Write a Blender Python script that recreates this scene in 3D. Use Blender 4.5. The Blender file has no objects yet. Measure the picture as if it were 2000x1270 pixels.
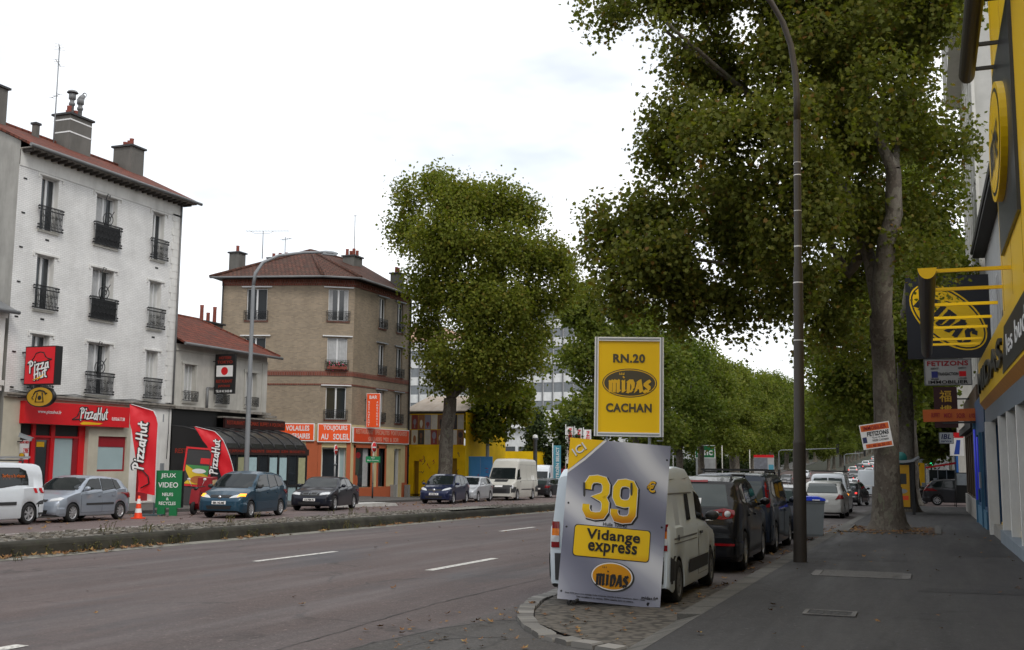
import bpy, bmesh, math, random
import numpy as np
from mathutils import Matrix, Vector, noise
from mathutils.bvhtree import BVHTree
random.seed(7); RNG = np.random.default_rng(11)
R = math.radians; PI = math.pi
scene = bpy.context.scene
COL = scene.collection

# ---------------------------------------------------------------- camera
CAM_H, SLOPE = 1.68, 0.0133
cam_data = bpy.data.cameras.new('camera'); cam = bpy.data.objects.new('camera', cam_data); COL.objects.link(cam)
cam_data.sensor_width = 36.0; cam_data.lens = 37.8; cam_data.clip_start = 0.1; cam_data.clip_end = 4000
cam.matrix_world = Matrix.Translation((0, 0, CAM_H)) @ (Matrix.Rotation(R(21.0), 4, 'Z') @ Matrix.Rotation(R(90 + 7.15), 4, 'X') @ Matrix.Rotation(0.008, 4, 'Z'))
scene.camera = cam

# ---------------------------------------------------------------- sky, sun, exposure
SUN_EL, SUN_AZ = R(46), R(135)          # azimuth measured from +Y (street direction) clockwise
world = bpy.data.worlds.new('World'); scene.world = world; world.use_nodes = True
wn = world.node_tree; wn.nodes.clear()
def wnode(t): return wn.nodes.new(t)
sky = wnode('ShaderNodeTexSky'); sky.sky_type = 'NISHITA'; sky.sun_disc = False
sky.sun_elevation = SUN_EL; sky.sun_rotation = SUN_AZ; sky.dust_density = 3.0
bg1 = wnode('ShaderNodeBackground'); bg1.inputs['Strength'].default_value = 0.15
wn.links.new(sky.outputs[0], bg1.inputs['Color'])
bg2 = wnode('ShaderNodeBackground'); bg2.inputs['Color'].default_value = (0.97, 0.985, 1.0, 1); bg2.inputs['Strength'].default_value = 1.42
tc = wnode('ShaderNodeTexCoord'); mp = wnode('ShaderNodeMapping'); mp.inputs['Scale'].default_value = (1.0, 1.0, 2.6)
wn.links.new(tc.outputs['Generated'], mp.inputs['Vector'])
nz = wnode('ShaderNodeTexNoise'); nz.inputs['Scale'].default_value = 2.3; nz.inputs['Detail'].default_value = 5; nz.inputs['Roughness'].default_value = 0.55
wn.links.new(mp.outputs[0], nz.inputs['Vector'])
cr = wnode('ShaderNodeValToRGB'); cr.color_ramp.elements[0].position = 0.37; cr.color_ramp.elements[0].color = (0.50, 0.50, 0.50, 1)
cr.color_ramp.elements[1].position = 0.56; cr.color_ramp.elements[1].color = (1, 1, 1, 1)
wn.links.new(nz.outputs['Fac'], cr.inputs['Fac'])
mx = wnode('ShaderNodeMixShader'); out = wnode('ShaderNodeOutputWorld')
wn.links.new(cr.outputs[0], mx.inputs['Fac']); wn.links.new(bg1.outputs[0], mx.inputs[1]); wn.links.new(bg2.outputs[0], mx.inputs[2])
wn.links.new(mx.outputs[0], out.inputs['Surface'])
sd = bpy.data.lights.new('sun', 'SUN'); sd.energy = 1.1; sd.angle = R(16); sd.color = (1.0, 0.95, 0.87)
sun = bpy.data.objects.new('sun', sd); COL.objects.link(sun)
_d = Vector((math.sin(SUN_AZ) * math.cos(SUN_EL), math.cos(SUN_AZ) * math.cos(SUN_EL), math.sin(SUN_EL)))
sun.rotation_euler = (-_d).to_track_quat('-Z', 'Y').to_euler()
vs = scene.view_settings; vs.view_transform = 'Standard'; vs.look = 'None'; vs.exposure = 0.0; vs.gamma = 1.0
scene.render.engine = 'CYCLES'
try:
    scene.cycles.max_bounces = 6; scene.cycles.diffuse_bounces = 3; scene.cycles.glossy_bounces = 3
    scene.cycles.transmission_bounces = 3; scene.cycles.transparent_max_bounces = 6; scene.cycles.use_denoising = True
except Exception: pass

# ---------------------------------------------------------------- materials
MATS = {}
class NT:
    def __init__(s, name):
        s.m = bpy.data.materials.new(name); s.m.use_nodes = True; s.t = s.m.node_tree
        s.b = s.t.nodes['Principled BSDF']; MATS[name] = s.m
    def n(s, t, **k):
        o = s.t.nodes.new(t)
        for a, v in k.items():
            if a in o.inputs.keys(): o.inputs[a].default_value = v
            else: setattr(o, a, v)
        return o
    def l(s, a, b): s.t.links.new(a, b)
    def coord(s, kind='Object', scale=(1, 1, 1)):
        c = s.n('ShaderNodeTexCoord'); m = s.n('ShaderNodeMapping'); m.inputs['Scale'].default_value = scale
        s.l(c.outputs[kind], m.inputs['Vector']); return m.outputs[0]
    def noise(s, vec, scale, detail=4, rough=0.6):
        o = s.n('ShaderNodeTexNoise'); o.inputs['Scale'].default_value = scale; o.inputs['Detail'].default_value = detail
        o.inputs['Roughness'].default_value = rough; s.l(vec, o.inputs['Vector']); return o.outputs['Fac']
    def ramp(s, fac, stops):
        o = s.n('ShaderNodeValToRGB'); e = o.color_ramp.elements
        while len(e) < len(stops): e.new(0.5)
        for i, (p, c) in enumerate(stops):
            e[i].position = p; e[i].color = (c[0], c[1], c[2], 1) if hasattr(c, '__len__') else (c, c, c, 1)
        s.l(fac, o.inputs['Fac']); return o.outputs[0]
    def mix(s, fac, a, b, mode='MIX'):
        o = s.n('ShaderNodeMix'); o.data_type = 'RGBA'; o.blend_type = mode
        if isinstance(fac, (int, float)): o.inputs[0].default_value = fac
        else: s.l(fac, o.inputs[0])
        for v, i in ((a, 6), (b, 7)):
            if hasattr(v, 'is_linked'): s.l(v, o.inputs[i])
            else: o.inputs[i].default_value = (v[0], v[1], v[2], 1)
        return o.outputs[2]
    def bump(s, h, strength=0.3, dist=0.02):
        o = s.n('ShaderNodeBump'); o.inputs['Strength'].default_value = strength; o.inputs['Distance'].default_value = dist
        s.l(h, o.inputs['Height']); s.l(o.outputs[0], s.b.inputs['Normal'])
    def fin(s, color=None, rough=0.6, spec=0.5, metal=0.0):
        if color is not None:
            if hasattr(color, 'is_linked'): s.l(color, s.b.inputs['Base Color'])
            else: s.b.inputs['Base Color'].default_value = (color[0], color[1], color[2], 1)
        if hasattr(rough, 'is_linked'): s.l(rough, s.b.inputs['Roughness'])
        else: s.b.inputs['Roughness'].default_value = rough
        s.b.inputs['Specular IOR Level'].default_value = spec; s.b.inputs['Metallic'].default_value = metal
        return s.m

def rgb(h):                                   # sRGB hex -> linear
    v = [int(h[i:i + 2], 16) / 255 for i in (0, 2, 4)]
    return tuple(c / 12.92 if c <= 0.04045 else ((c + 0.055) / 1.055) ** 2.4 for c in v)
def sc(c, k): return tuple(min(1, x * k) for x in c)

def plain(name, color, rough=0.55, var=0.12, scale=3.0, metal=0.0, spec=0.5, bump=0.0):
    """painted / metal / plastic surface with soft dirt variation"""
    s = NT(name); v = s.coord(); f = s.noise(v, scale)
    c = s.mix(f, sc(color, 1 - var), sc(color, 1 + var))
    if bump: s.bump(s.noise(v, scale * 12, 3), bump, 0.01)
    return s.fin(c, rough, spec, metal)

def paint(name, color, metal=0.0, coat=0.55, rough=0.35):
    s = NT(name); v = s.coord(scale=(1, 1, 1.4)); f = s.noise(v, 2.2, 5)
    c = s.mix(s.ramp(f, [(0.4, 0.0), (0.75, 0.35)]), color, sc(color, 0.8) if sum(color) > 0.9 else sc(color, 1.25))
    s.b.inputs['Coat Weight'].default_value = coat; s.b.inputs['Coat Roughness'].default_value = 0.06
    return s.fin(c, rough, 0.5 if sum(color) > .3 else .15, metal)

def brick(name, c1, c2, mortar, bw=0.24, bh=0.075, stain=0.25, stain_col=(0.2, 0.19, 0.17), bump=0.35, patch=None):
    s = NT(name); uv = s.n('ShaderNodeTexCoord').outputs['UV']
    b = s.n('ShaderNodeTexBrick'); s.l(uv, b.inputs['Vector'])
    b.inputs['Color1'].default_value = (*c1, 1); b.inputs['Color2'].default_value = (*c2, 1); b.inputs['Mortar'].default_value = (*mortar, 1)
    b.inputs['Scale'].default_value = 1.0; b.inputs['Mortar Size'].default_value = 0.008; b.inputs['Mortar Smooth'].default_value = 0.2
    b.inputs['Bias'].default_value = 0.0; b.inputs['Brick Width'].default_value = bw; b.inputs['Row Height'].default_value = bh
    m = s.n('ShaderNodeMapping'); m.inputs['Scale'].default_value = (1.3, 0.22, 1); s.l(uv, m.inputs['Vector'])
    st = s.ramp(s.noise(m.outputs[0], 1.2, 6, 0.65), [(0.45, 0.0), (0.8, stain)])
    c = s.mix(st, b.outputs['Color'], stain_col)
    blot = s.ramp(s.noise(uv, 0.55, 4), [(0.35, 0.86), (0.7, 1.06)])
    c = s.mix(1.0, c, blot, 'MULTIPLY')
    s.bump(b.outputs['Fac'], -bump, 0.01)
    return s.fin(c, 0.85, 0.25)

def render_wall(name, col, stain=0.4, stain_col=(0.13, 0.125, 0.11), scale=1.0, rough=0.9):
    s = NT(name); uv = s.n('ShaderNodeTexCoord').outputs['UV']
    m = s.n('ShaderNodeMapping'); m.inputs['Scale'].default_value = (1.6, 0.3, 1); s.l(uv, m.inputs['Vector'])
    st = s.ramp(s.noise(m.outputs[0], 1.1 * scale, 7, 0.68), [(0.44, 0.0), (0.78, stain)])
    c = s.mix(st, col, stain_col)
    blot = s.ramp(s.noise(uv, 0.9, 5), [(0.3, 0.85), (0.7, 1.08)])
    c = s.mix(1.0, c, blot, 'MULTIPLY'); s.bump(s.noise(uv, 40, 3), 0.15, 0.01)
    return s.fin(c, rough, 0.2)

def glass(name, col=(0.03, 0.035, 0.04), rough=0.05, spec=0.7, alpha=1.0):
    s = NT(name); v = s.coord(); f = s.noise(v, 1.7, 3)
    c = s.mix(f, sc(col, 0.75), sc(col, 1.3)); s.bump(s.noise(v, 0.8, 2), 0.03, 0.05)
    if alpha < 1: s.b.inputs['Alpha'].default_value = alpha
    return s.fin(c, rough, spec)

def emis(name, col, strength=1.0):
    s = NT(name); s.b.inputs['Emission Color'].default_value = (*col, 1); s.b.inputs['Emission Strength'].default_value = strength
    return s.fin(col, 0.4)

def tiles(name, c1, c2):
    s = NT(name); uv = s.n('ShaderNodeTexCoord').outputs['UV']
    b = s.n('ShaderNodeTexBrick'); s.l(uv, b.inputs['Vector'])
    b.inputs['Color1'].default_value = (*c1, 1); b.inputs['Color2'].default_value = (*c2, 1); b.inputs['Mortar'].default_value = (*sc(c2, 0.35), 1)
    b.inputs['Scale'].default_value = 1.0; b.inputs['Mortar Size'].default_value = 0.03; b.inputs['Brick Width'].default_value = 0.26; b.inputs['Row Height'].default_value = 0.36
    c = s.mix(s.ramp(s.noise(uv, 1.5, 6, 0.7), [(0.36, 0.0), (0.7, 0.7)]), b.outputs['Color'], (0.055, 0.045, 0.036))
    c = s.mix(1.0, c, s.ramp(s.noise(uv, 6, 3, .7), [(.3, .6), (.7, 1.3)]), 'MULTIPLY'); s.bump(b.outputs['Fac'], -0.8, 0.05)
    return s.fin(c, 0.85, 0.2)

M = {}
M['white'] = plain('white_paint', (0.72, 0.73, 0.73), 0.5)
M['offwhite'] = plain('off_white_paint', (0.55, 0.54, 0.50), 0.6, 0.2)
M['pvc'] = plain('white_window_frame', (0.66, 0.67, 0.68), 0.45, 0.08)
M['black'] = plain('black_paint', (0.012, 0.012, 0.013), 0.45)
M['iron'] = plain('black_wrought_iron', (0.014, 0.015, 0.017), 0.5)
M['darkgrey'] = plain('dark_grey_plastic', (0.03, 0.031, 0.033), 0.6)
M['grey'] = plain('grey_metal', (0.25, 0.27, 0.29), 0.5, 0.15)
M['zinc'] = plain('zinc_gutter', (0.16, 0.165, 0.17), 0.5, 0.25)
M['rubber'] = plain('tyre_rubber', (0.012, 0.012, 0.013), 0.85, 0.3, 8)
M['alloy'] = plain('wheel_silver', (0.5, 0.51, 0.53), 0.32, 0.1, 6, 0.6)
M['chrome'] = plain('chrome', (0.62, 0.63, 0.65), 0.15, 0.05, 4, 1.0)
M['red'] = plain('red_paint', rgb('d0151f'), 0.45, 0.08)
M['darkred'] = plain('dark_red_paint', rgb('8e1420'), 0.5, 0.15)
M['yellow'] = plain('yellow_panel', rgb('efc208'), 0.35, 0.07, 1.2)
M['goldyellow'] = plain('golden_yellow', rgb('e8b410'), 0.45, 0.06)
M['orange'] = plain('orange_sign', rgb('f0561a'), 0.45, 0.06)
M['orangered'] = plain('faded_orange_sign', rgb('d9481f'), 0.5, 0.1)
M['green'] = plain('green_board', rgb('137040'), 0.5, 0.1)
M['streetgreen'] = plain('street_plate_green', rgb('0f7a4a'), 0.4)
M['blue'] = plain('blue_paint', rgb('2f7fc0'), 0.6, 0.15)
M['teal'] = plain('teal_banner', rgb('4f93a8'), 0.6)
M['signwhite'] = plain('sign_white', (0.78, 0.78, 0.78), 0.4, 0.05)
M['glass'] = glass('window_glass', (0.025, 0.03, 0.035))
M['carglass'] = glass('car_glass', (0.012, 0.016, 0.017), 0.03, 0.38)
M['rearglass'] = glass('tinted_rear_glass', (0.045, 0.06, 0.06), 0.04, 0.5)
M['frost'] = plain('frosted_glass', rgb('9fb4b8'), 0.2, 0.12, 1.0)
M['curtain'] = plain('pale_curtain', (0.40, 0.41, 0.42), 0.7, 0.35, 5)
M['shutter'] = plain('closed_white_shutter', (0.5, 0.51, 0.5), 0.6, 0.2)
M['lampred'] = plain('red_lamp_glass', (0.22, 0.006, 0.009), 0.12, 0.3, 20)
M['lampamber'] = plain('amber_lamp_glass', (0.75, 0.2, 0.015), 0.12, 0.2, 20)
M['lampclear'] = plain('clear_lamp_glass', (0.6, 0.62, 0.64), 0.08, 0.3, 14)
M['amberlit'] = emis('lit_amber_indicator', (1.0, 0.33, 0.02), 1.6)
M['redlit'] = emis('lit_red_lamp', (1.0, 0.05, 0.04), 1.2)
M['greenlit'] = emis('lit_green_lamp', (0.05, 0.95, 0.35), 1.1)
M['blueneon'] = emis('blue_neon_tube', (0.04, 0.05, 0.6), 0.22)
M['tile'] = tiles('red_roof_tiles', rgb('8c4a38'), rgb('6d352a'))
M['tilebrown'] = tiles('brown_roof_tiles', rgb('6b463a'), rgb('54352d'))
M['chimney'] = render_wall('grey_chimney_render', (0.15, 0.145, 0.135), 0.5, (0.05, 0.05, 0.045))
M['pot'] = plain('terracotta_pot', rgb('7d4034'), 0.8, 0.25)
M['concrete'] = plain('concrete', (0.30, 0.29, 0.27), 0.9, 0.25, 2.0, bump=0.2)

# ---------------------------------------------------------------- mesh builder
class MB:
    def __init__(s): s.v = []; s.f = []; s.mi = []; s.uv = []; s.sm = []; s.M = Matrix(); s.cur = 0; s.smooth = False
    def face(s, pts, uv=None, mi=None):
        i0 = len(s.v); pts = [Vector(p) for p in pts]
        if uv is None:
            n = (pts[1] - pts[0]).cross(pts[2] - pts[0]) if len(pts) > 2 else Vector((0, 0, 1))
            if len(pts) == 4: n = (pts[2] - pts[0]).cross(pts[3] - pts[1])
            a = [abs(x) for x in n]
            if a[2] > max(a[0], a[1]): uv = [(p.x, p.y) for p in pts]
            elif a[1] >= a[0]: uv = [(p.x, p.z) for p in pts]
            else: uv = [(p.y, p.z) for p in pts]
        s.v += [tuple(s.M @ p) for p in pts]; s.f.append(tuple(range(i0, i0 + len(pts))))
        s.uv += list(uv); s.mi.append(s.cur if mi is None else mi); s.sm.append(s.smooth)
    def box(s, x0, x1, y0, y1, z0, z1, mi=None, skip=''):
        P = lambda a, b, c: (x1 if a else x0, y1 if b else y0, z1 if c else z0)
        for k, q in (('f', ((0,0,0),(1,0,0),(1,0,1),(0,0,1))), ('k', ((1,1,0),(0,1,0),(0,1,1),(1,1,1))), ('l', ((0,1,0),(0,0,0),(0,0,1),(0,1,1))),
                     ('r', ((1,0,0),(1,1,0),(1,1,1),(1,0,1))), ('t', ((0,0,1),(1,0,1),(1,1,1),(0,1,1))), ('b', ((0,1,0),(1,1,0),(1,0,0),(0,0,0)))):
            if k not in skip: s.face([P(*c) for c in q], mi=mi)
    def prism(s, poly, y0, y1, mi=None):      # poly in local (x, z), extruded along y; front at y0
        s.face([(x, y0, z) for x, z in poly], mi=mi); s.face([(x, y1, z) for x, z in reversed(poly)], mi=mi)
        n = len(poly)
        for i in range(n):
            (a, b), (c, d) = poly[i], poly[(i + 1) % n]
            s.face([(a, y0, b), (a, y1, b), (c, y1, d), (c, y0, d)], mi=mi)
    def tube(s, path, rad, n=8, mi=None, caps=True):
        path = [Vector(p) for p in path]; rings = []
        if not hasattr(rad, '__len__'): rad = [rad] * len(path)
        up = None
        for i, p in enumerate(path):
            d = (path[min(i + 1, len(path) - 1)] - path[max(i - 1, 0)]).normalized()
            if up is None: up = Vector((0, 0, 1)) if abs(d.z) < 0.9 else Vector((1, 0, 0))
            a = d.cross(up).normalized(); b = a.cross(d).normalized(); up = b
            rings.append([p + (a * math.cos(2 * PI * k / n) + b * math.sin(2 * PI * k / n)) * rad[i] for k in range(n)])
        old = s.smooth; s.smooth = True
        L = 0
        for i in range(len(path) - 1):
            dL = (path[i + 1] - path[i]).length
            for k in range(n):
                k2 = (k + 1) % n
                s.face([rings[i][k], rings[i][k2], rings[i + 1][k2], rings[i + 1][k]], mi=mi,
                       uv=[(k / n, L), ((k + 1) / n, L), ((k + 1) / n, L + dL), (k / n, L + dL)])
            L += dL
        s.smooth = old
        if caps: s.face(list(reversed(rings[0])), mi=mi); s.face(rings[-1], mi=mi)
    def lathe(s, prof, n=16, axis='z', mi=None, c=(0, 0, 0), smooth=True):   # prof: (radius, height)
        def P(r, h, k):
            a = 2 * PI * k / n; u, w = r * math.cos(a), r * math.sin(a)
            q = (u, w, h) if axis == 'z' else ((u, h, w) if axis == 'y' else (h, u, w))
            return Vector(q) + Vector(c)
        old = s.smooth; s.smooth = smooth
        for i in range(len(prof) - 1):
            (r0, h0), (r1, h1) = prof[i], prof[i + 1]
            for k in range(n):
                q = [P(r0, h0, k), P(r0, h0, k + 1), P(r1, h1, k + 1), P(r1, h1, k)]
                if r0 < 1e-5: q = q[1:]
                elif r1 < 1e-5: q = q[:3]
                if axis == 'y': q = list(reversed(q))
                s.face(q, mi=mi)
        s.smooth = old
    def ell(s, c, r, n=12, m=8, mi=None):
        pr = [(math.sin(PI * i / m), -math.cos(PI * i / m)) for i in range(m + 1)]; old = s.M
        s.M = s.M @ Matrix.Translation(c) @ Matrix.Diagonal((r[0], r[1], r[2], 1)); s.lathe(pr, n, mi=mi); s.M = old
    def wall(s, u0, u1, z0, z1, ops=(), depth=0.2, y=0.0, mi=None, rmi=None):
        us = sorted({u0, u1, *[o[0] for o in ops], *[o[1] for o in ops]}); zs = sorted({z0, z1, *[o[2] for o in ops], *[o[3] for o in ops]})
        for a, b in zip(us, us[1:]):
            for c, d in zip(zs, zs[1:]):
                cu, cz = (a + b) / 2, (c + d) / 2
                if any(o[0] < cu < o[1] and o[2] < cz < o[3] for o in ops): continue
                s.face([(a, y, c), (b, y, c), (b, y, d), (a, y, d)], mi=mi)
        for a, b, c, d in [o[:4] for o in ops]:
            r = rmi if rmi is not None else mi; e = y + depth
            s.face([(a, y, c), (a, y, d), (a, e, d), (a, e, c)], mi=r); s.face([(b, y, d), (b, y, c), (b, e, c), (b, e, d)], mi=r)
            s.face([(a, y, d), (b, y, d), (b, e, d), (a, e, d)], mi=r); s.face([(b, y, c), (a, y, c), (a, e, c), (b, e, c)], mi=r)
    def build(s, name, mats, parent=None, loc=None, rot=None, merge=True, **tags):
        me = bpy.data.meshes.new(name); me.from_pydata(s.v, [], s.f)
        mats = mats if isinstance(mats, (list, tuple)) else [mats]
        for m in mats: me.materials.append(m)
        if len(mats) > 1: me.polygons.foreach_set('material_index', s.mi)
        uvl = me.uv_layers.new(name='UVMap'); uvl.data.foreach_set('uv', np.array(s.uv, dtype=np.float32).ravel())
        me.polygons.foreach_set('use_smooth', s.sm)
        if merge and any(s.sm):
            bm = bmesh.new(); bm.from_mesh(me); bmesh.ops.remove_doubles(bm, verts=bm.verts, dist=1e-4); bm.to_mesh(me); bm.free()
        me.update()
        o = bpy.data.objects.new(name, me); COL.objects.link(o)
        if parent is not None: o.parent = parent
        if loc is not None: o.location = loc
        if rot is not None: o.rotation_euler = rot
        tag(o, **tags)
        return o

def tag(o, label=None, cat=None, group=None, kind=None):
    if label: o['label'] = label
    if cat: o['category'] = cat
    if group: o['group'] = group
    if kind: o['kind'] = kind
    return o
def thing(name, label, cat, loc=(0, 0, 0), rz=0.0, group=None):
    o = bpy.data.objects.new(name, None); COL.objects.link(o); o.empty_display_size = 0.2
    o.location = loc; o.rotation_euler = (0, 0, rz)
    return tag(o, label, cat, group)
def rebase(root, z):                          # move the root to its base height, keep the parts where they are
    root.location.z = z
    for c in root.children: c.location.z -= z
def copy_tree(o, parent=None):
    c = o.copy(); COL.objects.link(c)
    if parent is not None: c.parent = parent
    for ch in list(o.children): copy_tree(ch, c)
    return c
def gz(y):                                    # street falls gently, then climbs beyond the junction
    if y < 120: return -SLOPE * y
    b = -SLOPE * 120
    if y < 200: t = (y - 120); return b - SLOPE * t + (SLOPE + 0.026) * t * t / 160
    return b - SLOPE * 80 + (SLOPE + 0.026) * 40 + 0.026 * (min(y, 900) - 200)

TXT_ROT = Matrix.Rotation(PI / 2, 4, 'X')
def text(body, w, h, x, z, y, mat, parent, bold=0.0, ext=0.004, rot=0.0, shear=0.0, base=None, align='CENTER', name='lettering', vertical=False, frame=None, label=None):
    """lettering in the local XZ plane facing -y, fitted to width w and height h (either may be None)"""
    cu = bpy.data.curves.new(name, 'FONT'); cu.body = body; cu.size = 1.0; cu.align_x = 'CENTER'; cu.align_y = 'CENTER'
    cu.offset = bold; cu.extrude = ext; cu.space_character = 1 + bold * 2.2; cu.shear = shear; cu.resolution_u = 3
    if vertical: cu.space_line = 0.95
    cu.materials.append(mat)
    o = bpy.data.objects.new(name, cu); COL.objects.link(o)
    bpy.context.view_layer.update()
    bb = [Vector(b) for b in o.bound_box]; x0 = min(b.x for b in bb); x1 = max(b.x for b in bb); y0 = min(b.y for b in bb); y1 = max(b.y for b in bb)
    W, H = max(x1 - x0, 1e-4), max(y1 - y0, 1e-4)
    sx = w / W if w else h / H; sy = h / H if h else w / W
    if not w: sx = sy
    m = Matrix.Translation((x, y, z)) @ TXT_ROT @ Matrix.Rotation(rot, 4, 'Z') @ Matrix.Diagonal((sx, sy, 1, 1)) @ Matrix.Translation((-(x0 + x1) / 2, -(y0 + y1) / 2, 0))
    if frame is not None: m = frame @ m
    me = bpy.data.meshes.new_from_object(o); me.name = name
    bpy.data.objects.remove(o); bpy.data.curves.remove(cu)
    o = bpy.data.objects.new(name, me); COL.objects.link(o)
    o.parent = parent; o.matrix_basis = m
    if label: o['label'] = label
    return o

# brush lettering for logos: every letter is a set of pen strokes in a unit box
GLY = {
 'P': (0.62, [[(0.10, -0.08), (0.24, 1.0)], [(0.0, 0.93), (0.35, 1.04), (0.58, 0.88), (0.5, 0.62), (0.18, 0.5)]]),
 'i': (0.26, [[(0.08, 0.02), (0.16, 0.6)], [(0.19, 0.8), (0.22, 0.9)]]),
 'z': (0.5, [[(0.0, 0.58), (0.42, 0.62), (0.04, 0.06), (0.46, 0.1)]]),
 'a': (0.52, [[(0.42, 0.55), (0.16, 0.52), (0.05, 0.2), (0.16, 0.04), (0.36, 0.16), (0.44, 0.58), (0.4, 0.06), (0.5, 0.06)]]),
 'H': (0.72, [[(0.06, -0.06), (0.2, 1.02)], [(0.5, -0.04), (0.64, 1.06)], [(0.06, 0.46), (0.62, 0.54)]]),
 'u': (0.52, [[(0.06, 0.58), (0.06, 0.12), (0.2, 0.04), (0.36, 0.2), (0.44, 0.6), (0.42, 0.06)]]),
 't': (0.4, [[(0.2, 0.95), (0.12, 0.12), (0.3, 0.04)], [(0.0, 0.64), (0.38, 0.68)]]),
 'm': (0.95, [[(0.0, 0.58), (0.12, 0.66), (0.12, 0.0), (0.22, 0.06)], [(0.14, 0.55), (0.34, 0.68), (0.42, 0.6), (0.42, 0.0), (0.52, 0.06)], [(0.44, 0.55), (0.64, 0.68), (0.74, 0.6), (0.74, 0.06), (0.86, 0.02)]]),
 'I': (0.36, [[(0.0, 0.6), (0.14, 0.66), (0.14, 0.04), (0.28, 0.06)], [(0.12, 0.84), (0.2, 0.9)]]),
 'D': (0.62, [[(0.0, 0.62), (0.14, 0.66), (0.12, 0.06), (0.0, 0.02)], [(0.06, 0.66), (0.36, 0.66), (0.5, 0.44), (0.46, 0.16), (0.26, 0.0), (0.06, 0.04)]]),
 'A': (0.62, [[(0.0, 0.0), (0.26, 0.66), (0.34, 0.66), (0.46, 0.04), (0.58, 0.06)], [(0.1, 0.24), (0.42, 0.26)], [(0.12, 0.62), (0.36, 0.7)]]),
 'S': (0.5, [[(0.44, 0.54), (0.3, 0.67), (0.1, 0.6), (0.08, 0.46), (0.4, 0.26), (0.38, 0.1), (0.2, 0.0), (0.0, 0.1)]]),
}
def brush(mb, word, x, z, w, h, pen, y, mi, rot=0.0, nib=None, gap=0.06, vary=0.0):
    """strokes drawn with a broad pen; every stroke lies a little in front of the last"""
    tot = sum(GLY[c][0] + gap for c in word) - gap; ca, sa = math.cos(rot), math.sin(rot); k = 0; cx = 0.0; kk = w / tot
    for ci, c in enumerate(word):
        wd, paths = GLY[c]
        for p in paths:
            q = [((cx + a) * kk - w / 2, (b - 0.45) * h + (vary * h * (ci % 2))) for a, b in p]
            for (a, b), (c2, d) in zip(q, q[1:]):
                dx, dz = c2 - a, d - b; L = math.hypot(dx, dz) or 1e-6
                if nib is None: nx, nz = -dz / L * pen / 2, dx / L * pen / 2; ex, ez = dx / L * pen * 0.4, dz / L * pen * 0.4
                else: nx, nz = math.cos(nib) * pen / 2, math.sin(nib) * pen / 2; ex = ez = 0; 
                if nib is not None and abs(dx * nz - dz * nx) < 0.25 * L * pen / 2: nx, nz = -dz / L * pen / 4, dx / L * pen / 4
                pts = [(a - ex + nx, b - ez + nz), (a - ex - nx, b - ez - nz), (c2 + ex - nx, d + ez - nz), (c2 + ex + nx, d + ez + nz)]
                if nib is None:   # rounded stroke ends
                    pts = [(a + nx, b + nz), (a - ex + nx * .5, b - ez + nz * .5), (a - ex - nx * .5, b - ez - nz * .5), (a - nx, b - nz),
                           (c2 - nx, d - nz), (c2 + ex - nx * .5, d + ez - nz * .5), (c2 + ex + nx * .5, d + ez + nz * .5), (c2 + nx, d + nz)]
                area = sum(pts[i][0] * pts[(i + 1) % len(pts)][1] - pts[(i + 1) % len(pts)][0] * pts[i][1] for i in range(len(pts)))
                if area < 0: pts.reverse()
                k += 1
                mb.face([(x + u * ca - v * sa, y - 0.0004 * k, z + u * sa + v * ca) for u, v in pts], mi=mi)
        cx += wd + gap
def ellipse(mb, x, z, rx, rz, y, mi, n=40, y1=None, rot=0.0):
    P = [(x + rx * math.cos(t) * math.cos(rot) - rz * math.sin(t) * math.sin(rot), z + rx * math.cos(t) * math.sin(rot) + rz * math.sin(t) * math.cos(rot)) for t in [2 * PI * i / n for i in range(n)]]
    if y1 is None: mb.face([(a, y, b) for a, b in P], mi=mi)
    else: mb.prism(P, y, y1, mi=mi)

def ribbon(mb, pts, w, y, mi, closed=False):
    """flat stroke of constant width with mitred joints, facing -y"""
    n = len(pts); Lp, Rp = [], []
    for i in range(n):
        a = pts[(i - 1) % n] if (closed or i > 0) else pts[i]; b = pts[(i + 1) % n] if (closed or i < n - 1) else pts[i]; p = pts[i]
        def nrm(u, v): d = math.hypot(v[0] - u[0], v[1] - u[1]) or 1e-9; return (-(v[1] - u[1]) / d, (v[0] - u[0]) / d)
        n1 = nrm(a, p) if a != p else nrm(p, b); n2 = nrm(p, b) if b != p else n1
        mx_, mz = n1[0] + n2[0], n1[1] + n2[1]; q = math.hypot(mx_, mz) or 1e-9; k = min(1.6, 2 / q); k = w / 2 * k / 1 
        Lp.append((p[0] + mx_ / q * k, p[1] + mz / q * k)); Rp.append((p[0] - mx_ / q * k, p[1] - mz / q * k))
    for i in range(n if closed else n - 1):
        j = (i + 1) % n; mb.face([(Lp[i][0], y, Lp[i][1]), (Rp[i][0], y, Rp[i][1]), (Rp[j][0], y, Rp[j][1]), (Lp[j][0], y, Lp[j][1])], mi=mi)
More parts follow.
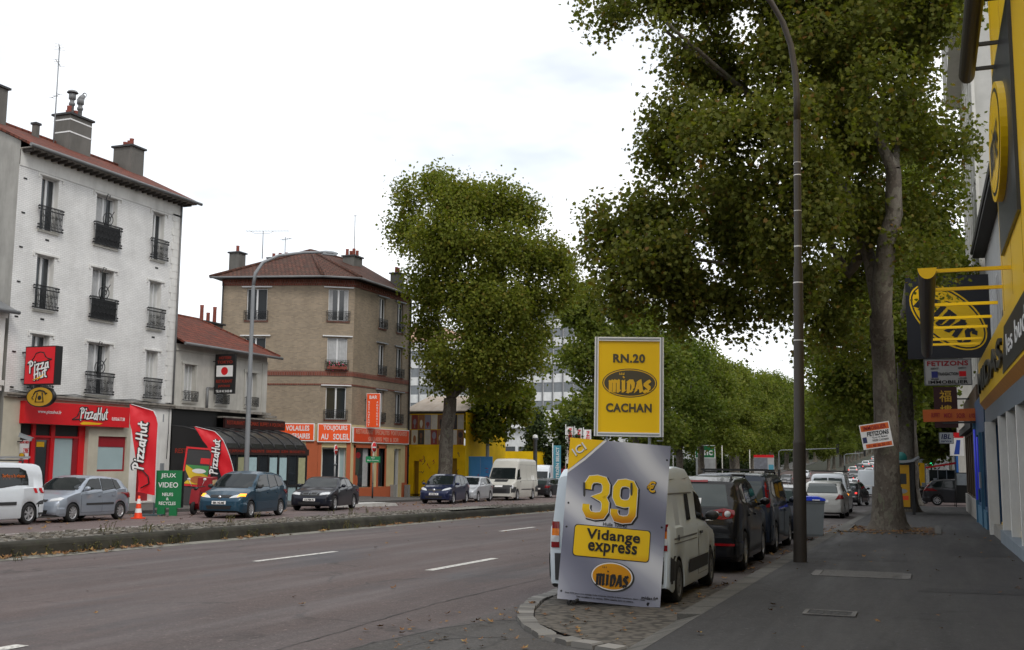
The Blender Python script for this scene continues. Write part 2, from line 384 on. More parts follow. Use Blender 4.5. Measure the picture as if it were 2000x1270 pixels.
# ================================================================ the ground and the street
def asphalt(name, base, dark, light, streak=0.5, speck=0.35, patches=0.5):
    s = NT(name); v = s.coord(); vs_ = s.coord(scale=(0.75, 0.075, 1))
    f = s.ramp(s.noise(vs_, 0.9, 6, 0.62), [(0.40, 0.0), (0.78, 0.8)])
    c = s.mix(f, base, dark)
    big = s.ramp(s.noise(v, 0.16, 5, 0.6), [(0.35, 0.0), (0.65, patches)]); c = s.mix(big, c, light)
    vo = s.n('ShaderNodeTexVoronoi'); vo.feature = 'DISTANCE_TO_EDGE'; vo.inputs['Scale'].default_value = 0.22; vo.inputs['Randomness'].default_value = 1.0
    wob = s.n('ShaderNodeVectorMath', operation='ADD'); nn = s.n('ShaderNodeTexNoise'); nn.inputs['Scale'].default_value = 1.3; nn.inputs['Detail'].default_value = 6
    s.l(v, nn.inputs['Vector']); s.l(v, wob.inputs[0]); s.l(nn.outputs['Color'], wob.inputs[1]); s.l(wob.outputs[0], vo.inputs['Vector'])
    crack = s.ramp(vo.outputs['Distance'], [(0.002, 0.6), (0.009, 0.0)])
    msk = s.ramp(s.noise(v, 0.35, 3), [(0.42, 0.0), (0.52, 1.0)])
    cm = s.n('ShaderNodeMath', operation='MULTIPLY'); s.l(crack, cm.inputs[0]); s.l(msk, cm.inputs[1])
    c = s.mix(cm.outputs[0], c, (0.02, 0.02, 0.02))
    sp = s.ramp(s.noise(v, 38, 4, 0.85), [(0.32, 1 - speck * 1.3), (0.68, 1 + speck * 1.3)]); c = s.mix(1.0, c, sp, 'MULTIPLY'); mid = s.ramp(s.noise(v, 9, 5, .8), [(.3, .80), (.7, 1.2)]); c = s.mix(1.0, c, mid, 'MULTIPLY'); bits = s.ramp(s.noise(v, 20, 1, .5), [(.69, 1.0), (.75, 2.0)]); c = s.mix(1.0, c, bits, 'MULTIPLY')
    wear = s.ramp(s.noise(s.coord(scale=(.55, .11, 1)), .8, 6, .66), [(.56, 0.0), (.68, .65)]); c = s.mix(wear, c, (dark[0] * .98, dark[1] * 1.06, dark[2] * 1.14))
    oil = s.ramp(s.noise(v, 0.8, 5, 0.7), [(0.6, 0.0), (0.72, streak)]); c = s.mix(oil, c, sc(dark, 0.7))
    s.bump(s.noise(v, 70, 3, 0.8), 0.35, 0.006)
    return s.fin(c, s.ramp(s.noise(vs_, 1.7, 4), [(0.35, 0.62), (0.6, 0.9)]), 0.4)
M['road'] = asphalt('main_road_asphalt', (0.092, 0.070, 0.067), (0.063, 0.060, 0.063), (0.108, 0.080, 0.076))
M['parkasph'] = asphalt('parking_lane_asphalt', (0.078, 0.067, 0.065), (0.060, 0.055, 0.056), (0.09, 0.078, 0.075))
M['redroad'] = asphalt('reddish_side_road_asphalt', (0.135, 0.098, 0.092), (0.10, 0.079, 0.076), (0.15, 0.112, 0.105))
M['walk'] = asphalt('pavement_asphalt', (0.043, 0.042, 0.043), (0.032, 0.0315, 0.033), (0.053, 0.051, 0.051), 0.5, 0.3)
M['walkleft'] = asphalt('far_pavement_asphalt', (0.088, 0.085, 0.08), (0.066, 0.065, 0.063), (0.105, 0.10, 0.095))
M['patch'] = asphalt('repair_patch_asphalt', (0.058, 0.054, 0.052), (0.038, 0.036, 0.036), (0.07, 0.066, 0.062), 0.6, 0.45)
def stone(name, c1, c2, joint=None):
    s = NT(name); v = s.coord()
    c = s.mix(s.ramp(s.noise(v, 2.5, 6, 0.7), [(0.35, 0.0), (0.7, 1.0)]), c1, c2)
    sp = s.ramp(s.noise(v, 60, 2), [(0.35, 0.8), (0.7, 1.2)]); c = s.mix(1.0, c, sp, 'MULTIPLY')
    if joint:
        w = s.n('ShaderNodeTexWave'); w.wave_type = 'BANDS'; w.bands_direction = 'Y'; w.inputs['Scale'].default_value = joint; s.l(v, w.inputs['Vector'])
        c = s.mix(s.ramp(w.outputs['Fac'], [(0.0, 0.8), (0.012, 0.0)]), c, (0.03, 0.03, 0.03))
    s.bump(s.noise(v, 30, 4), 0.3, 0.01)
    return s.fin(c, 0.85, 0.3)
M['kerb'] = stone('kerb_granite', (0.135, 0.13, 0.12), (0.08, 0.078, 0.072), 0.31)
M['sett'] = stone('granite_sett', (0.17, 0.165, 0.16), (0.10, 0.097, 0.094))
M['gutter'] = stone('gutter_concrete', (0.25, 0.24, 0.21), (0.15, 0.145, 0.12), 0.2)
M['island'] = stone('white_island_concrete', (0.55, 0.55, 0.53), (0.38, 0.37, 0.35))
s = NT('stained_median_wall'); v = s.coord(scale=(1, 0.5, 0.35))
c = s.mix(s.ramp(s.noise(v, 2.0, 7, 0.7), [(0.35, 0.0), (0.68, 1.0)]), (0.02, 0.019, 0.015), (0.055, 0.052, 0.042))
c = s.mix(s.ramp(s.noise(s.coord(), 5, 4), [(0.55, 0.0), (0.7, 0.6)]), c, (0.05, 0.06, 0.03)); s.bump(s.noise(v, 20, 4), 0.4, 0.02); M['medwall'] = s.fin(c, 0.95, 0.2)
def pebbles(name, cols, scale, jut):
    s = NT(name); v = s.coord(); vo = s.n('ShaderNodeTexVoronoi'); vo.inputs['Scale'].default_value = scale; s.l(v, vo.inputs['Vector'])
    c = s.ramp(vo.outputs['Color'], [(0.1, cols[0]), (0.5, cols[1]), (0.9, cols[2])])
    c = s.mix(s.ramp(vo.outputs['Distance'], [(0.45, 0.0), (0.75, 1.0)]), c, (0.05, 0.047, 0.042))
    s.bump(vo.outputs['Distance'], -jut, 0.06); return s.fin(c, 0.9, 0.25)
M['cobble'] = pebbles('rough_cobble_top', ((0.10, 0.092, 0.08), (0.16, 0.148, 0.13), (0.22, 0.205, 0.18)), 9.5, 1.0)
M['oldpave'] = pebbles('worn_paving', ((0.095, 0.085, 0.074), (0.115, 0.104, 0.09), (0.135, 0.122, 0.106)), 10, 0.7)
M['patchdark'] = asphalt('dark_pavement_patch', (0.034, 0.033, 0.0345), (0.025, 0.025, 0.027), (0.040, 0.039, 0.040))
s = NT('worn_white_road_paint'); v = s.coord(); f = s.ramp(s.noise(v, 14, 5, 0.75), [(0.36, 0.0), (0.52, 1.0)])
M['paintline'] = s.fin(s.mix(f, (0.2, 0.19, 0.18), (0.62, 0.61, 0.58)), 0.75, 0.3)

def ysteps(y0, y1):
    out = [y0]; y = y0
    while y < y1 - 1e-6:
        y = min(y1, y + (2.0 if y < 60 else 6.0 if y < 260 else 30.0)); out.append(y)
    return out
def strip(name, x0, x1, y0, y1, dz0, dz1, mat, kind='structure', nx=1, drop=None):
    mb = MB(); ys = ysteps(y0, y1)
    for a, b in zip(ys, ys[1:]):
        for i in range(nx):
            xa = x0 + (x1 - x0) * i / nx; xb = x0 + (x1 - x0) * (i + 1) / nx
            za = dz0 + (dz1 - dz0) * i / nx; zb = dz0 + (dz1 - dz0) * (i + 1) / nx
            mb.face([(xa, a, gz(a) + za), (xb, a, gz(a) + zb), (xb, b, gz(b) + zb), (xa, b, gz(b) + za)])
        if drop:
            for xx, zz, sgn in drop:
                q = [(xx, a, gz(a) - 0.05), (xx, b, gz(b) - 0.05), (xx, b, gz(b) + zz), (xx, a, gz(a) + zz)]
                mb.face(q if sgn > 0 else q[::-1])
    return mb.build(name, mat, kind=kind)
M['soil'] = plain('open_ground', (0.045, 0.048, 0.032), 0.95, 0.3, 0.2)
mb = MB(); ys = [-60, -20] + ysteps(0, 900) + [1600, 3000]
for a, b in zip(ys, ys[1:]):
    for x0, x1 in ((-900, -200), (-200, -60), (-60, 20), (20, 120), (120, 900)):
        mb.face([(x0, a, gz(a)), (x1, a, gz(a)), (x1, b, gz(b)), (x0, b, gz(b))])
mb.build('ground', M['soil'], kind='structure')
strip('main_road', -15.60, -5.0, -12, 880, 0.004, 0.004, M['road'])
strip('parking_lane', -5.0, -2.6, 12.2, 880, 0.006, 0.006, M['parkasph'])
strip('road_apron', -5.0, -2.6, -12, 12.2, 0.0065, 0.0065, M['parkasph'])
strip('side_road', -27.6, -17.6, -12, 236, 0.008, 0.008, M['redroad'])
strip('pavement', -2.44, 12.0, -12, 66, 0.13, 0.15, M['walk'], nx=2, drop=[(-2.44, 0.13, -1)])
strip('kerb', -2.72, -2.44, 12.4, 66, 0.125, 0.132, M['kerb'], drop=[(-2.72, 0.125, -1)])
strip('far_pavement_right', -2.72, 12.0, 84, 400, 0.13, 0.13, M['walk'], drop=[(-2.72, 0.13, -1)])
strip('crossing_road', -2.6, 30.0, 66, 84, 0.012, 0.012, M['redroad'])
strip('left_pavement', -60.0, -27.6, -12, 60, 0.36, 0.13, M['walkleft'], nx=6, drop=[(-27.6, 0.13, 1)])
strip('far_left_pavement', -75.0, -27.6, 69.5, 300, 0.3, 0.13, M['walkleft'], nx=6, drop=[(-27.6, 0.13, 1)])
# dropped driveway kerb in the foreground
strip('dropped_kerb', -2.72, -2.44, -12, 12.4, 0.05, 0.132, M['kerb'], drop=[(-2.72, 0.05, -1)])
# median: gutter, low wall, cobbled top
strip('median_gutter', -15.98, -15.52, -12, 236, 0.018, 0.010, M['gutter'])
mb = MB(); ys = ysteps(-12, 236)
for a, b in zip(ys, ys[1:]):
    prof = [(-15.98, 0.015), (-16.04, 0.20), (-16.08, 0.25), (-16.14, 0.28), (-16.30, 0.285)]
    for (x0, z0), (x1, z1) in zip(prof, prof[1:]):
        mb.face([(x0, a, gz(a) + z0), (x0, b, gz(b) + z0), (x1, b, gz(b) + z1), (x1, a, gz(a) + z1)])
mb.build('median_wall', M['medwall'], kind='structure')
mb = MB(); ys = [ -12 + 0.5 * k for k in range(0, 150)] + ysteps(63, 236)
for a, b in zip(ys, ys[1:]):
    def bk(y): return -17.55 + 0.12 * math.sin(y * 0.9) + 0.1 * math.sin(y * 2.3)
    for i in range(4):
        def P(y, t): return (-16.30 + (bk(y) + 16.30) * t, y, gz(y) + 0.285 + (0.035 * math.sin(y * 3.1 + t * 7) + 0.02 * math.sin(y * 7.3 - t * 11)) * (1 if 0 < t < 1 else 0))
        mb.face([P(a, i / 4), P(b, i / 4), P(b, (i + 1) / 4), P(a, (i + 1) / 4)])
    mb.face([(bk(a), a, gz(a) + 0.285), (bk(b), b, gz(b) + 0.285), (bk(b) - 0.1, b, gz(b)), (bk(a) - 0.1, a, gz(a))])
mb.build('median_cobbles', M['cobble'], kind='structure')
mb = MB()
for a, b in ((36.5, 38), (38, 39.5), (39.5, 41)): mb.face([(-16.2, a, gz(a) + 0.335), (-17.3, a, gz(a) + 0.335), (-17.3, b, gz(b) + 0.335), (-16.2, b, gz(b) + 0.335)][::-1])
mb.build('median_slab', M['gutter'], kind='structure')
# loose stones on the median top
mb = MB(); rs = random.Random(3)
for k in range(1500):
    y = 12 + 34 * rs.random() ** 1.2; x = -16.35 - 1.35 * rs.random(); r = rs.uniform(0.018, 0.038)
    mb.M = Matrix.Translation((x, y, gz(y) + 0.30 + r * 0.2)) @ Matrix.Rotation(rs.uniform(0, 6), 4, 'Z') @ Matrix.Rotation(rs.uniform(-.4, .4), 4, 'X')
    mb.box(-r * 1.3, r * 1.3, -r, r, -r * .6, r * .6)
s = NT('loose_stone'); g = s.n('ShaderNodeNewGeometry'); M['loosestone'] = s.fin(s.ramp(g.outputs['Random Per Island'], [(0, (0.10, 0.092, 0.08)), (0.6, (0.17, 0.155, 0.135)), (1, (0.25, 0.23, 0.20))]), 0.9, 0.2)
mb.build('loose_stones', M['loosestone'], kind='stuff')
# road markings and tar seams
def dash(x, y0, y1, w=0.075):
    mb = MB(); n = 4
    for i in range(n):
        a = y0 + (y1 - y0) * i / n; b = y0 + (y1 - y0) * (i + 1) / n
        mb.face([(x - w, a, gz(a) + 0.010), (x + w, a, gz(a) + 0.010), (x + w, b, gz(b) + 0.010), (x - w, b, gz(b) + 0.010)])
    mb.build('road_marking', M['paintline'], kind='structure')
for k in range(10): dash(-8.08, 5.1 + 12.05 * k, 8.15 + 12.05 * k, 0.085)
for k in range(10): dash(-11.68, 17.25 + 12.35 * k, 20.2 + 12.35 * k, 0.075)
dash(-21.6, 17.5, 28.5, 0.05)
def seam(name, pts, w, mat, dz=0.009, jag=0.05):
    mb = MB(); rs = random.Random(len(pts)); P = []
    for (x0, y0), (x1, y1) in zip(pts, pts[1:]):
        n = max(2, int(math.hypot(x1 - x0, y1 - y0) / 0.25))
        for i in range(n): t = i / n; P.append((x0 + (x1 - x0) * t + rs.uniform(-jag, jag), y0 + (y1 - y0) * t + rs.uniform(-jag, jag)))
    P.append(pts[-1])
    for i in range(len(P) - 1):
        (x0, y0), (x1, y1) = P[i], P[i + 1]; d = math.hypot(x1 - x0, y1 - y0) or 1; nx, ny = -(y1 - y0) / d, (x1 - x0) / d; a = w * rs.uniform(.4, 1.2); b = a
        q = [(x0 + nx * a, y0 + ny * a, gz(y0) + dz), (x0 - nx * a, y0 - ny * a, gz(y0) + dz), (x1 - nx * b, y1 - ny * b, gz(y1) + dz), (x1 + nx * b, y1 + ny * b, gz(y1) + dz)]
        mb.face(q); 
    return mb.build(name, mat, kind='structure')
M['tar'] = plain('tar_seam', (0.028, 0.026, 0.026), 0.7, 0.3)
seam('road_seam', [(-5.85, 17.2), (-5.99, 12.9), (-5.8, 9.5), (-5.7, 4)], 0.010, M['tar'], jag=0.02)
seam('road_seam', [(-3.5, 12.3), (-4.2, 11.95), (-4.73, 11.7), (-5.05, 10.6), (-5.18, 9.44), (-5.3, 7)], 0.016, M['tar'], dz=0.012, jag=0.04)
seam('road_seam', [(-4.1, 10.6), (-4.6, 10.3), (-4.75, 9.6)], 0.014, M['tar'], dz=0.012)
seam('road_seam', [(-13.2, 24.5), (-10.5, 26.5), (-8.3, 26.6)], 0.016, M['tar'], jag=0.02)
mb = MB(); A = [(-2.72, 10.2), (-3.4, 10.45), (-4.0, 11.2), (-4.45, 12.0), (-4.73, 11.7), (-5.05, 10.6), (-5.18, 9.44), (-5.3, 7), (-5.3, 2), (-2.72, 2)]
mb.face([(x, y, gz(y) + 0.0095) for x, y in reversed(A)]); mb.build('driveway_asphalt', M['patch'], kind='structure')
mb = MB(); A = [(-2.70, 10.3), (-3.1, 10.5), (-3.6, 10.9), (-4.15, 11.6), (-4.47, 12.5), (-4.7, 13.5), (-4.8, 14.4), (-4.85, 16.0), (-2.70, 16.0)]
mb.face([(x, y, gz(y) + 0.045) for x, y in reversed(A)]); mb.build('paved_kerb_bay', M['oldpave'], kind='structure')
arc = [(-4.92, 16.2), (-4.93, 14.9), (-4.86, 13.63), (-4.66, 12.72), (-4.40, 11.96), (-4.05, 11.25), (-3.69, 10.72), (-3.3, 10.42), (-2.75, 10.2)]
mb = MB(); rs = random.Random(5); d = 0
for (x0, y0), (x1, y1) in zip(arc, arc[1:]):
    L = math.hypot(x1 - x0, y1 - y0); n = max(1, round(L / 0.26)); ang = math.atan2(y1 - y0, x1 - x0)
    for i in range(n):
        t = (i + .5) / n; x, y = x0 + (x1 - x0) * t, y0 + (y1 - y0) * t
        mb.M = Matrix.Translation((x, y, gz(y) + rs.uniform(0.035, 0.05))) @ Matrix.Rotation(ang + rs.uniform(-.05, .05), 4, 'Z') @ Matrix.Rotation(rs.uniform(-.04, .04), 4, 'X')
        l = L / n / 2 * 0.88; mb.prism([(-l, -0.1), (l, -0.1), (l, 0.0), (l - .02, 0.015), (-l + .02, 0.015), (-l, 0.0)], -0.095, 0.095)
s = NT('granite_sett_mixed'); g = s.n('ShaderNodeNewGeometry'); cc = s.ramp(g.outputs['Random Per Island'], [(0, (.11, .105, .10)), (.5, (.17, .165, .155)), (1, (.25, .24, .225))]); s.bump(s.noise(s.coord(), 30, 4), .4, .01); mb.build('sett_edging', s.fin(cc, .85, .25), kind='structure')
mb = MB(); y = 12.4; mb.face([(-2.72, y, gz(y) - .05), (-2.44, y, gz(y) - .05), (-2.44, y, gz(y) + .132), (-2.72, y, gz(y) + .125)]); mb.build('kerb_end', M['kerb'], kind='structure')
for k, (x0, x1, y0, y1) in enumerate(((-.2, 1.7, 16.2, 17.0), (-2.4, -.4, 21.6, 24.0), (.3, 1.7, 24, 29))):
    mb = MB(); pz = lambda x, y: (x, y, gz(y) + .13 + (x + 2.44) * .02 / 14.44 + .0035); mb.face([pz(x0, y0), pz(x1, y0 + .2), pz(x1 - .1, y1), pz(x0 + .15, y1 - .2)]); mb.build('pavement_patch', M['patchdark'], kind='structure')
# tree pit
mb = MB(); y0, y1, x0, x1 = 33.0, 36.6, -2.2, 0.15
for a, b, c_, d_ in ((x0, x1, y0 - .16, y0), (x0, x1, y1, y1 + .16), (x0 - .16, x0, y0 - .16, y1 + .16), (x1, x1 + .16, y0 - .16, y1 + .16)):
    mb.box(a, b, c_, d_, gz(c_) + 0.05, gz(c_) + 0.165)
mb.build('tree_pit_kerb', M['kerb'], kind='structure')
mb = MB(); mb.face([(x0, y0, gz(y0) + .155), (x1, y0, gz(y0) + .155), (x1, y1, gz(y1) + .155), (x0, y1, gz(y1) + .155)])
M['leafsoil'] = pebbles('leafy_soil', ((0.07, 0.035, 0.022), (0.10, 0.05, 0.03), (0.12, 0.075, 0.045)), 14, 0.8)
mb.build('tree_pit_soil', M['leafsoil'], kind='structure')
mb = MB(); y = 46.3
mb.prism([(-1.6, 0), (1.9, 0), (1.7, .14), (1.2, .17), (-1.2, .17), (-1.55, .12)], -0.55, 0.55)
mb.build('traffic_island', M['island'], loc=(-25.6, 46.8, gz(46.8)), rot=(0, 0, R(75)), kind='structure')
# manhole covers
t = thing('manhole_cover', 'rectangular cast iron cover set in the near pavement asphalt', 'manhole cover', (-1.1, 13.1, gz(13.1) + 0.1385))
mb = MB(); mb.box(-0.24, 0.24, -0.16, 0.16, 0.002, 0.006)
for i in range(5): mb.box(-0.2 + i * .085, -0.15 + i * .085, -0.12, 0.12, 0.006, 0.010)
mb.build('lid', plain('cast_iron', (0.03, 0.03, 0.031), 0.6, 0.3, 9), t)
mb = MB()
for a in ((-0.29, 0.29, -0.21, -0.16), (-0.29, 0.29, 0.16, 0.21), (-0.29, -0.24, -0.16, 0.16), (0.24, 0.29, -0.16, 0.16)): mb.box(*a, 0.001, 0.012)
mb.build('frame', M['sett'], t)
t = thing('manhole_cover', 'wide asphalt filled cover with pale stone border beside the dark lamp post', 'manhole cover', (-1.05, 18.6, gz(18.6) + 0.139))
mb = MB(); mb.box(-0.62, 0.62, -0.5, 0.5, 0.002, 0.005); mb.build('lid', M['walkleft'], t)
mb = MB(); mb.box(-0.72, 0.72, -0.57, -0.5, 0.001, 0.013); mb.box(-0.75, -0.62, -0.5, 0.3, 0.001, 0.013); mb.box(0.62, 0.75, -0.5, 0.3, 0.001, 0.013); mb.build('frame', M['sett'], t)

# fallen leaves and weeds
def leaf_pts(r, rs):
    out = []
    for k, (a, q) in enumerate(((-90, .35), (-50, .75), (-20, .45), (10, 1.0), (40, .5), (90, 1.1), (140, .5), (170, 1.0), (200, .45), (230, .75))):
        out.append((math.cos(R(a)) * r * q, math.sin(R(a)) * r * q))
    return out
mb = MB(); rs = random.Random(21)
def drop_leaf(x, y, z, r):
    m = Matrix.Translation((x, y, z)) @ Matrix.Rotation(rs.uniform(0, 6.28), 4, 'Z') @ Matrix.Rotation(rs.uniform(-.35, .35), 4, 'X') @ Matrix.Rotation(rs.uniform(-.35, .35), 4, 'Y')
    pts = leaf_pts(r, rs); curl = rs.uniform(0.2, 0.9)
    c0 = m @ Vector((0, 0, r * .12))
    P = [m @ Vector((a, b, r * .12 + curl * (a * a + b * b) / r * .5)) for a, b in pts]
    for i in range(len(P)): mb.face([c0, P[i], P[(i + 1) % len(P)]])
for k in range(520):
    y = 9 + 40 * rs.random() ** 1.4; x = -15.95 + abs(rs.gauss(0, .22)); 
    if noise.noise((y * .45, 3, 1)) > -0.12: drop_leaf(x, y, gz(y) + .03, rs.uniform(.05, .10))
for k in range(150): y = rs.uniform(33, 36.6); drop_leaf(rs.uniform(-2.2, .15), y, gz(y) + .17, rs.uniform(.04, .09))
for k in range(110): y = rs.gauss(32.5, .5); drop_leaf(rs.uniform(-2.6, .4), y, gz(y) + .15, rs.uniform(.03, .07))
for k in range(90): y = rs.uniform(8, 40); drop_leaf(rs.uniform(-2.3, 1.6), y, gz(y) + .15, rs.uniform(.02, .06))
for k in range(90): y = rs.uniform(9.3, 15.5); drop_leaf(rs.uniform(-4.8, -2.8), y, gz(y) + .055, rs.uniform(.02, .055))
for k in range(60): y = rs.uniform(8.2, 12.6); drop_leaf(rs.uniform(-5.6, -3.6), y, gz(y) + .02, rs.uniform(.02, .06))
for k in range(40): y = rs.uniform(8, 40); drop_leaf(rs.uniform(-15, -5), y, gz(y) + .015, rs.uniform(.02, .07))
for k in range(90): y = rs.uniform(14, 40); drop_leaf(-2.8 - abs(rs.gauss(0, .25)), y, gz(y) + .015, rs.uniform(.04, .09))
for k in range(260): y = rs.uniform(22, 68); drop_leaf(-25.2 + rs.gauss(0, 1.3), y, gz(y) + .02, rs.uniform(.05, .11))
s = NT('dead_leaf'); g = s.n('ShaderNodeNewGeometry'); M['deadleaf'] = s.fin(s.ramp(g.outputs['Random Per Island'], [(0, (0.10, 0.045, 0.02)), (0.5, (0.17, 0.08, 0.035)), (0.8, (0.26, 0.15, 0.06)), (1, (0.30, 0.22, 0.07))]), 0.8, 0.2)
mb.build('fallen_leaves', M['deadleaf'], kind='stuff', merge=False)
mb = MB()
for k in range(44):
    y = 13 + 22 * rs.random() ** 1.3; x = -15.98 + rs.gauss(0.05, .05) if rs.random() < .75 else -17.2 + rs.gauss(0, .5)
    z0 = gz(y) + (0.02 if x > -16.1 else 0.29); n = rs.randint(4, 11); hh = rs.uniform(.08, .30)
    for i in range(n):
        a = rs.uniform(0, 6.28); ln = hh * rs.uniform(.5, 1.1); dx, dy = math.cos(a) * ln * .4, math.sin(a) * ln * .4; w = .008
        bx, by = x + rs.gauss(0, .05), y + rs.gauss(0, .08)
        mb.face([(bx - w, by, z0), (bx + w, by, z0), (bx + dx * .5 + w, by + dy * .5, z0 + ln * .65), (bx + dx * .5 - w, by + dy * .5, z0 + ln * .65)])
        mb.face([(bx + dx * .5 - w, by + dy * .5, z0 + ln * .65), (bx + dx * .5 + w, by + dy * .5, z0 + ln * .65), (bx + dx, by + dy, z0 + ln)])
        if rs.random() < .6: drop = (bx + dx * .7, by + dy * .7, z0 + ln * .8); mb.face([(drop[0] - .04, drop[1], drop[2]), (drop[0], drop[1] - .03, drop[2] + .02), (drop[0] + .04, drop[1] + .01, drop[2] + .03), (drop[0], drop[1] + .02, drop[2] + .04)])
s = NT('weed_green'); g = s.n('ShaderNodeNewGeometry'); M['weed'] = s.fin(s.ramp(g.outputs['Random Per Island'], [(0, (0.045, 0.05, 0.02)), (0.7, (0.085, 0.08, 0.03)), (1, (0.17, 0.13, 0.05))]), 0.7, 0.2)
mb.build('weeds', M['weed'], kind='stuff', merge=False)
# ================================================================ buildings along the left of the street
def window(parent, u0, u1, z0, z1, M0=Matrix(), y=0.16, fr='pvc', pane='glass', leaves=2, fw=0.055, curtain=None, transom=None, shutters=None, sill='offwhite', sill_out=0.06, lintel=None):
    """a casement window: frame with its pane, curtain and sill as sub-parts; sits in an opening of a wall"""
    mb = MB(); mb.M = M0
    mb.box(u0, u0 + fw, y, y + .06, z0, z1); mb.box(u1 - fw, u1, y, y + .06, z0, z1)
    mb.box(u0 + fw, u1 - fw, y, y + .06, z1 - fw, z1); mb.box(u0 + fw, u1 - fw, y, y + .06, z0, z0 + fw * 1.3)
    for k in range(1, leaves):
        c = u0 + (u1 - u0) * k / leaves; mb.box(c - fw * .9, c + fw * .9, y - .012, y + .05, z0 + fw * 1.3, z1 - fw)
    if transom: mb.box(u0 + fw, u1 - fw, y + .003, y + .05, z0 + transom, z0 + transom + .05)
    f = mb.build('window', M[fr], parent)
    mb = MB(); mb.M = M0; mb.face([(u0 + fw * .5, y + .035, z0 + fw * .5), (u1 - fw * .5, y + .035, z0 + fw * .5), (u1 - fw * .5, y + .035, z1 - fw * .5), (u0 + fw * .5, y + .035, z1 - fw * .5)])
    mb.build('pane', M[pane], f)
    if curtain:
        mb = MB(); mb.M = M0; n = 10
        for a, b in curtain:
            ua, ub = u0 + (u1 - u0) * a, u0 + (u1 - u0) * b
            for i in range(n):
                p, q = ua + (ub - ua) * i / n, ua + (ub - ua) * (i + 1) / n; d0 = .012 * (i % 2); d1 = .012 * ((i + 1) % 2)
                mb.face([(p, y + .028 - d0, z0 + .08), (q, y + .028 - d1, z0 + .08), (q, y + .028 - d1, z1 - .08), (p, y + .028 - d0, z1 - .08)])
        mb.build('curtain', M['curtain'], f)
    if sill:
        mb = MB(); mb.M = M0; mb.box(u0 - .1, u1 + .1, -sill_out, y, z0 - .1, z0 - .004); mb.build('sill', M[sill], f)
    if lintel:
        mb = MB(); mb.M = M0; mb.box(u0 - .22, u1 + .22, -.055, -.003, z1 + .02, z1 + .1); mb.box(u0 - .22, u0 - .16, -.05, -.004, z1 - .1, z1 + .02); mb.box(u1 + .16, u1 + .22, -.05, -.004, z1 - .1, z1 + .02)
        mb.build('lintel', M[lintel], f)
    return f
def guard(parent, u0, u1, z0, z1, M0=Matrix(), y=-0.12, dense=1.0, planter=False, knobs=True, mat='iron', step=.1):
    """wrought iron window guard with scrolls"""
    mb = MB(); mb.M = M0; r = 0.011
    for z in (z0, z0 + (z1 - z0) * .82, z1): mb.box(u0, u1, y - .012, y + .012, z - .012, z + .012)
    n = max(3, int((u1 - u0) / step))
    for i in range(n + 1):
        u = u0 + (u1 - u0) * i / n; mb.box(u - r, u + r, y - r * .8, y + r * .8, z0, z1)
    m = max(2, int(2 + dense * (u1 - u0) / .35)); h = (z1 - z0) * .82
    for i in range(m):
        cu = u0 + (u1 - u0) * (i + .5) / m; rr = (u1 - u0) / m * .42
        for cz, s_ in ((z0 + h * .3, 1), (z0 + h * .68, -1)):
            pts = [(cu + s_ * rr * (1 - t / 14) * math.cos(t * .75), y - .014, cz + rr * (1 - t / 14) * math.sin(t * .75)) for t in range(12)]
            mb.tube(pts, 0.011, 4, caps=False)
    if knobs:
        for z in (z0 + .03, z1 - .03, z0 + .14, z1 - .14):
            for u in (u0 - .07, u1 + .07): mb.ell((u, y + .02, z), (.045, .045, .045), 6, 4)
            mb.box(u0 - .07, u1 + .07, y + .012, y + .03, z - .01, z + .01)
    for u in (u0, u1): mb.box(u - .012, u + .012, y, .0, z1 - .05, z1 - .025); mb.box(u - .012, u + .012, y, .0, z0 + .02, z0 + .045)
    g = mb.build('window_guard', M[mat], parent)
    if planter:
        mb = MB(); mb.M = M0; mb.box(u0 + .02, u1 - .02, y + .02, y + .03, z0 + .05, z1 - .08); mb.build('screen', M['darkgrey'], g)
    return g
def chimney(parent, c, sx, sy, z0, z1, pots, M0=Matrix(), cap=.09, cowls=(), bands=False):
    mb = MB(); mb.M = M0; x, y = c
    mb.box(x - sx / 2, x + sx / 2, y - sy / 2, y + sy / 2, z0, z1, mi=0)
    mb.box(x - sx / 2 - cap, x + sx / 2 + cap, y - sy / 2 - cap, y + sy / 2 + cap, z1, z1 + .09, mi=2)
    for px, py, h in pots: mb.lathe([(.11, z1 + .09), (.10, z1 + .09 + h * .8), (.115, z1 + .09 + h), (.07, z1 + .09 + h)], 10, mi=1, c=(x + px, y + py, 0))
    for px, py, h, kind in cowls:
        b = z1 + .09
        mb.lathe([(.10, b), (.10, b + h * .4), (.14, b + h * .42), (.14, b + h * .5), (.10, b + h * .52), (.10, b + h * .62), (.16, b + h * .64), (.16, b + h * .84), (.10, b + h * .86)], 10, mi=3, c=(x + px, y + py, 0))
        if kind == 'cap': mb.lathe([(.26, b + h * .88), (.2, b + h * .95), (0.02, b + h)], 12, mi=3, c=(x + px, y + py, 0))
        else: mb.tube([(x + px, y + py, b + h * .8), (x + px + .05, y + py, b + h * .9), (x + px + .16, y + py, b + h * 1.02)], [.15, .14, .1], 8, mi=3); mb.lathe([(.13, 0), (.13, .03), (.09, .03)], 10, mi=3, axis='x', c=(x + px + .2, y + py, b + h * 1.06))
    if bands:
        for z in bands: mb.box(x - sx / 2 - .012, x + sx / 2 + .012, y - sy / 2 - .012, y + sy / 2 + .012, z - .03, z + .03, mi=4)
    return mb.build('chimney', [M['chimney'], M['pot'], M['darkgrey'], M['zinc'], M['white']], parent)

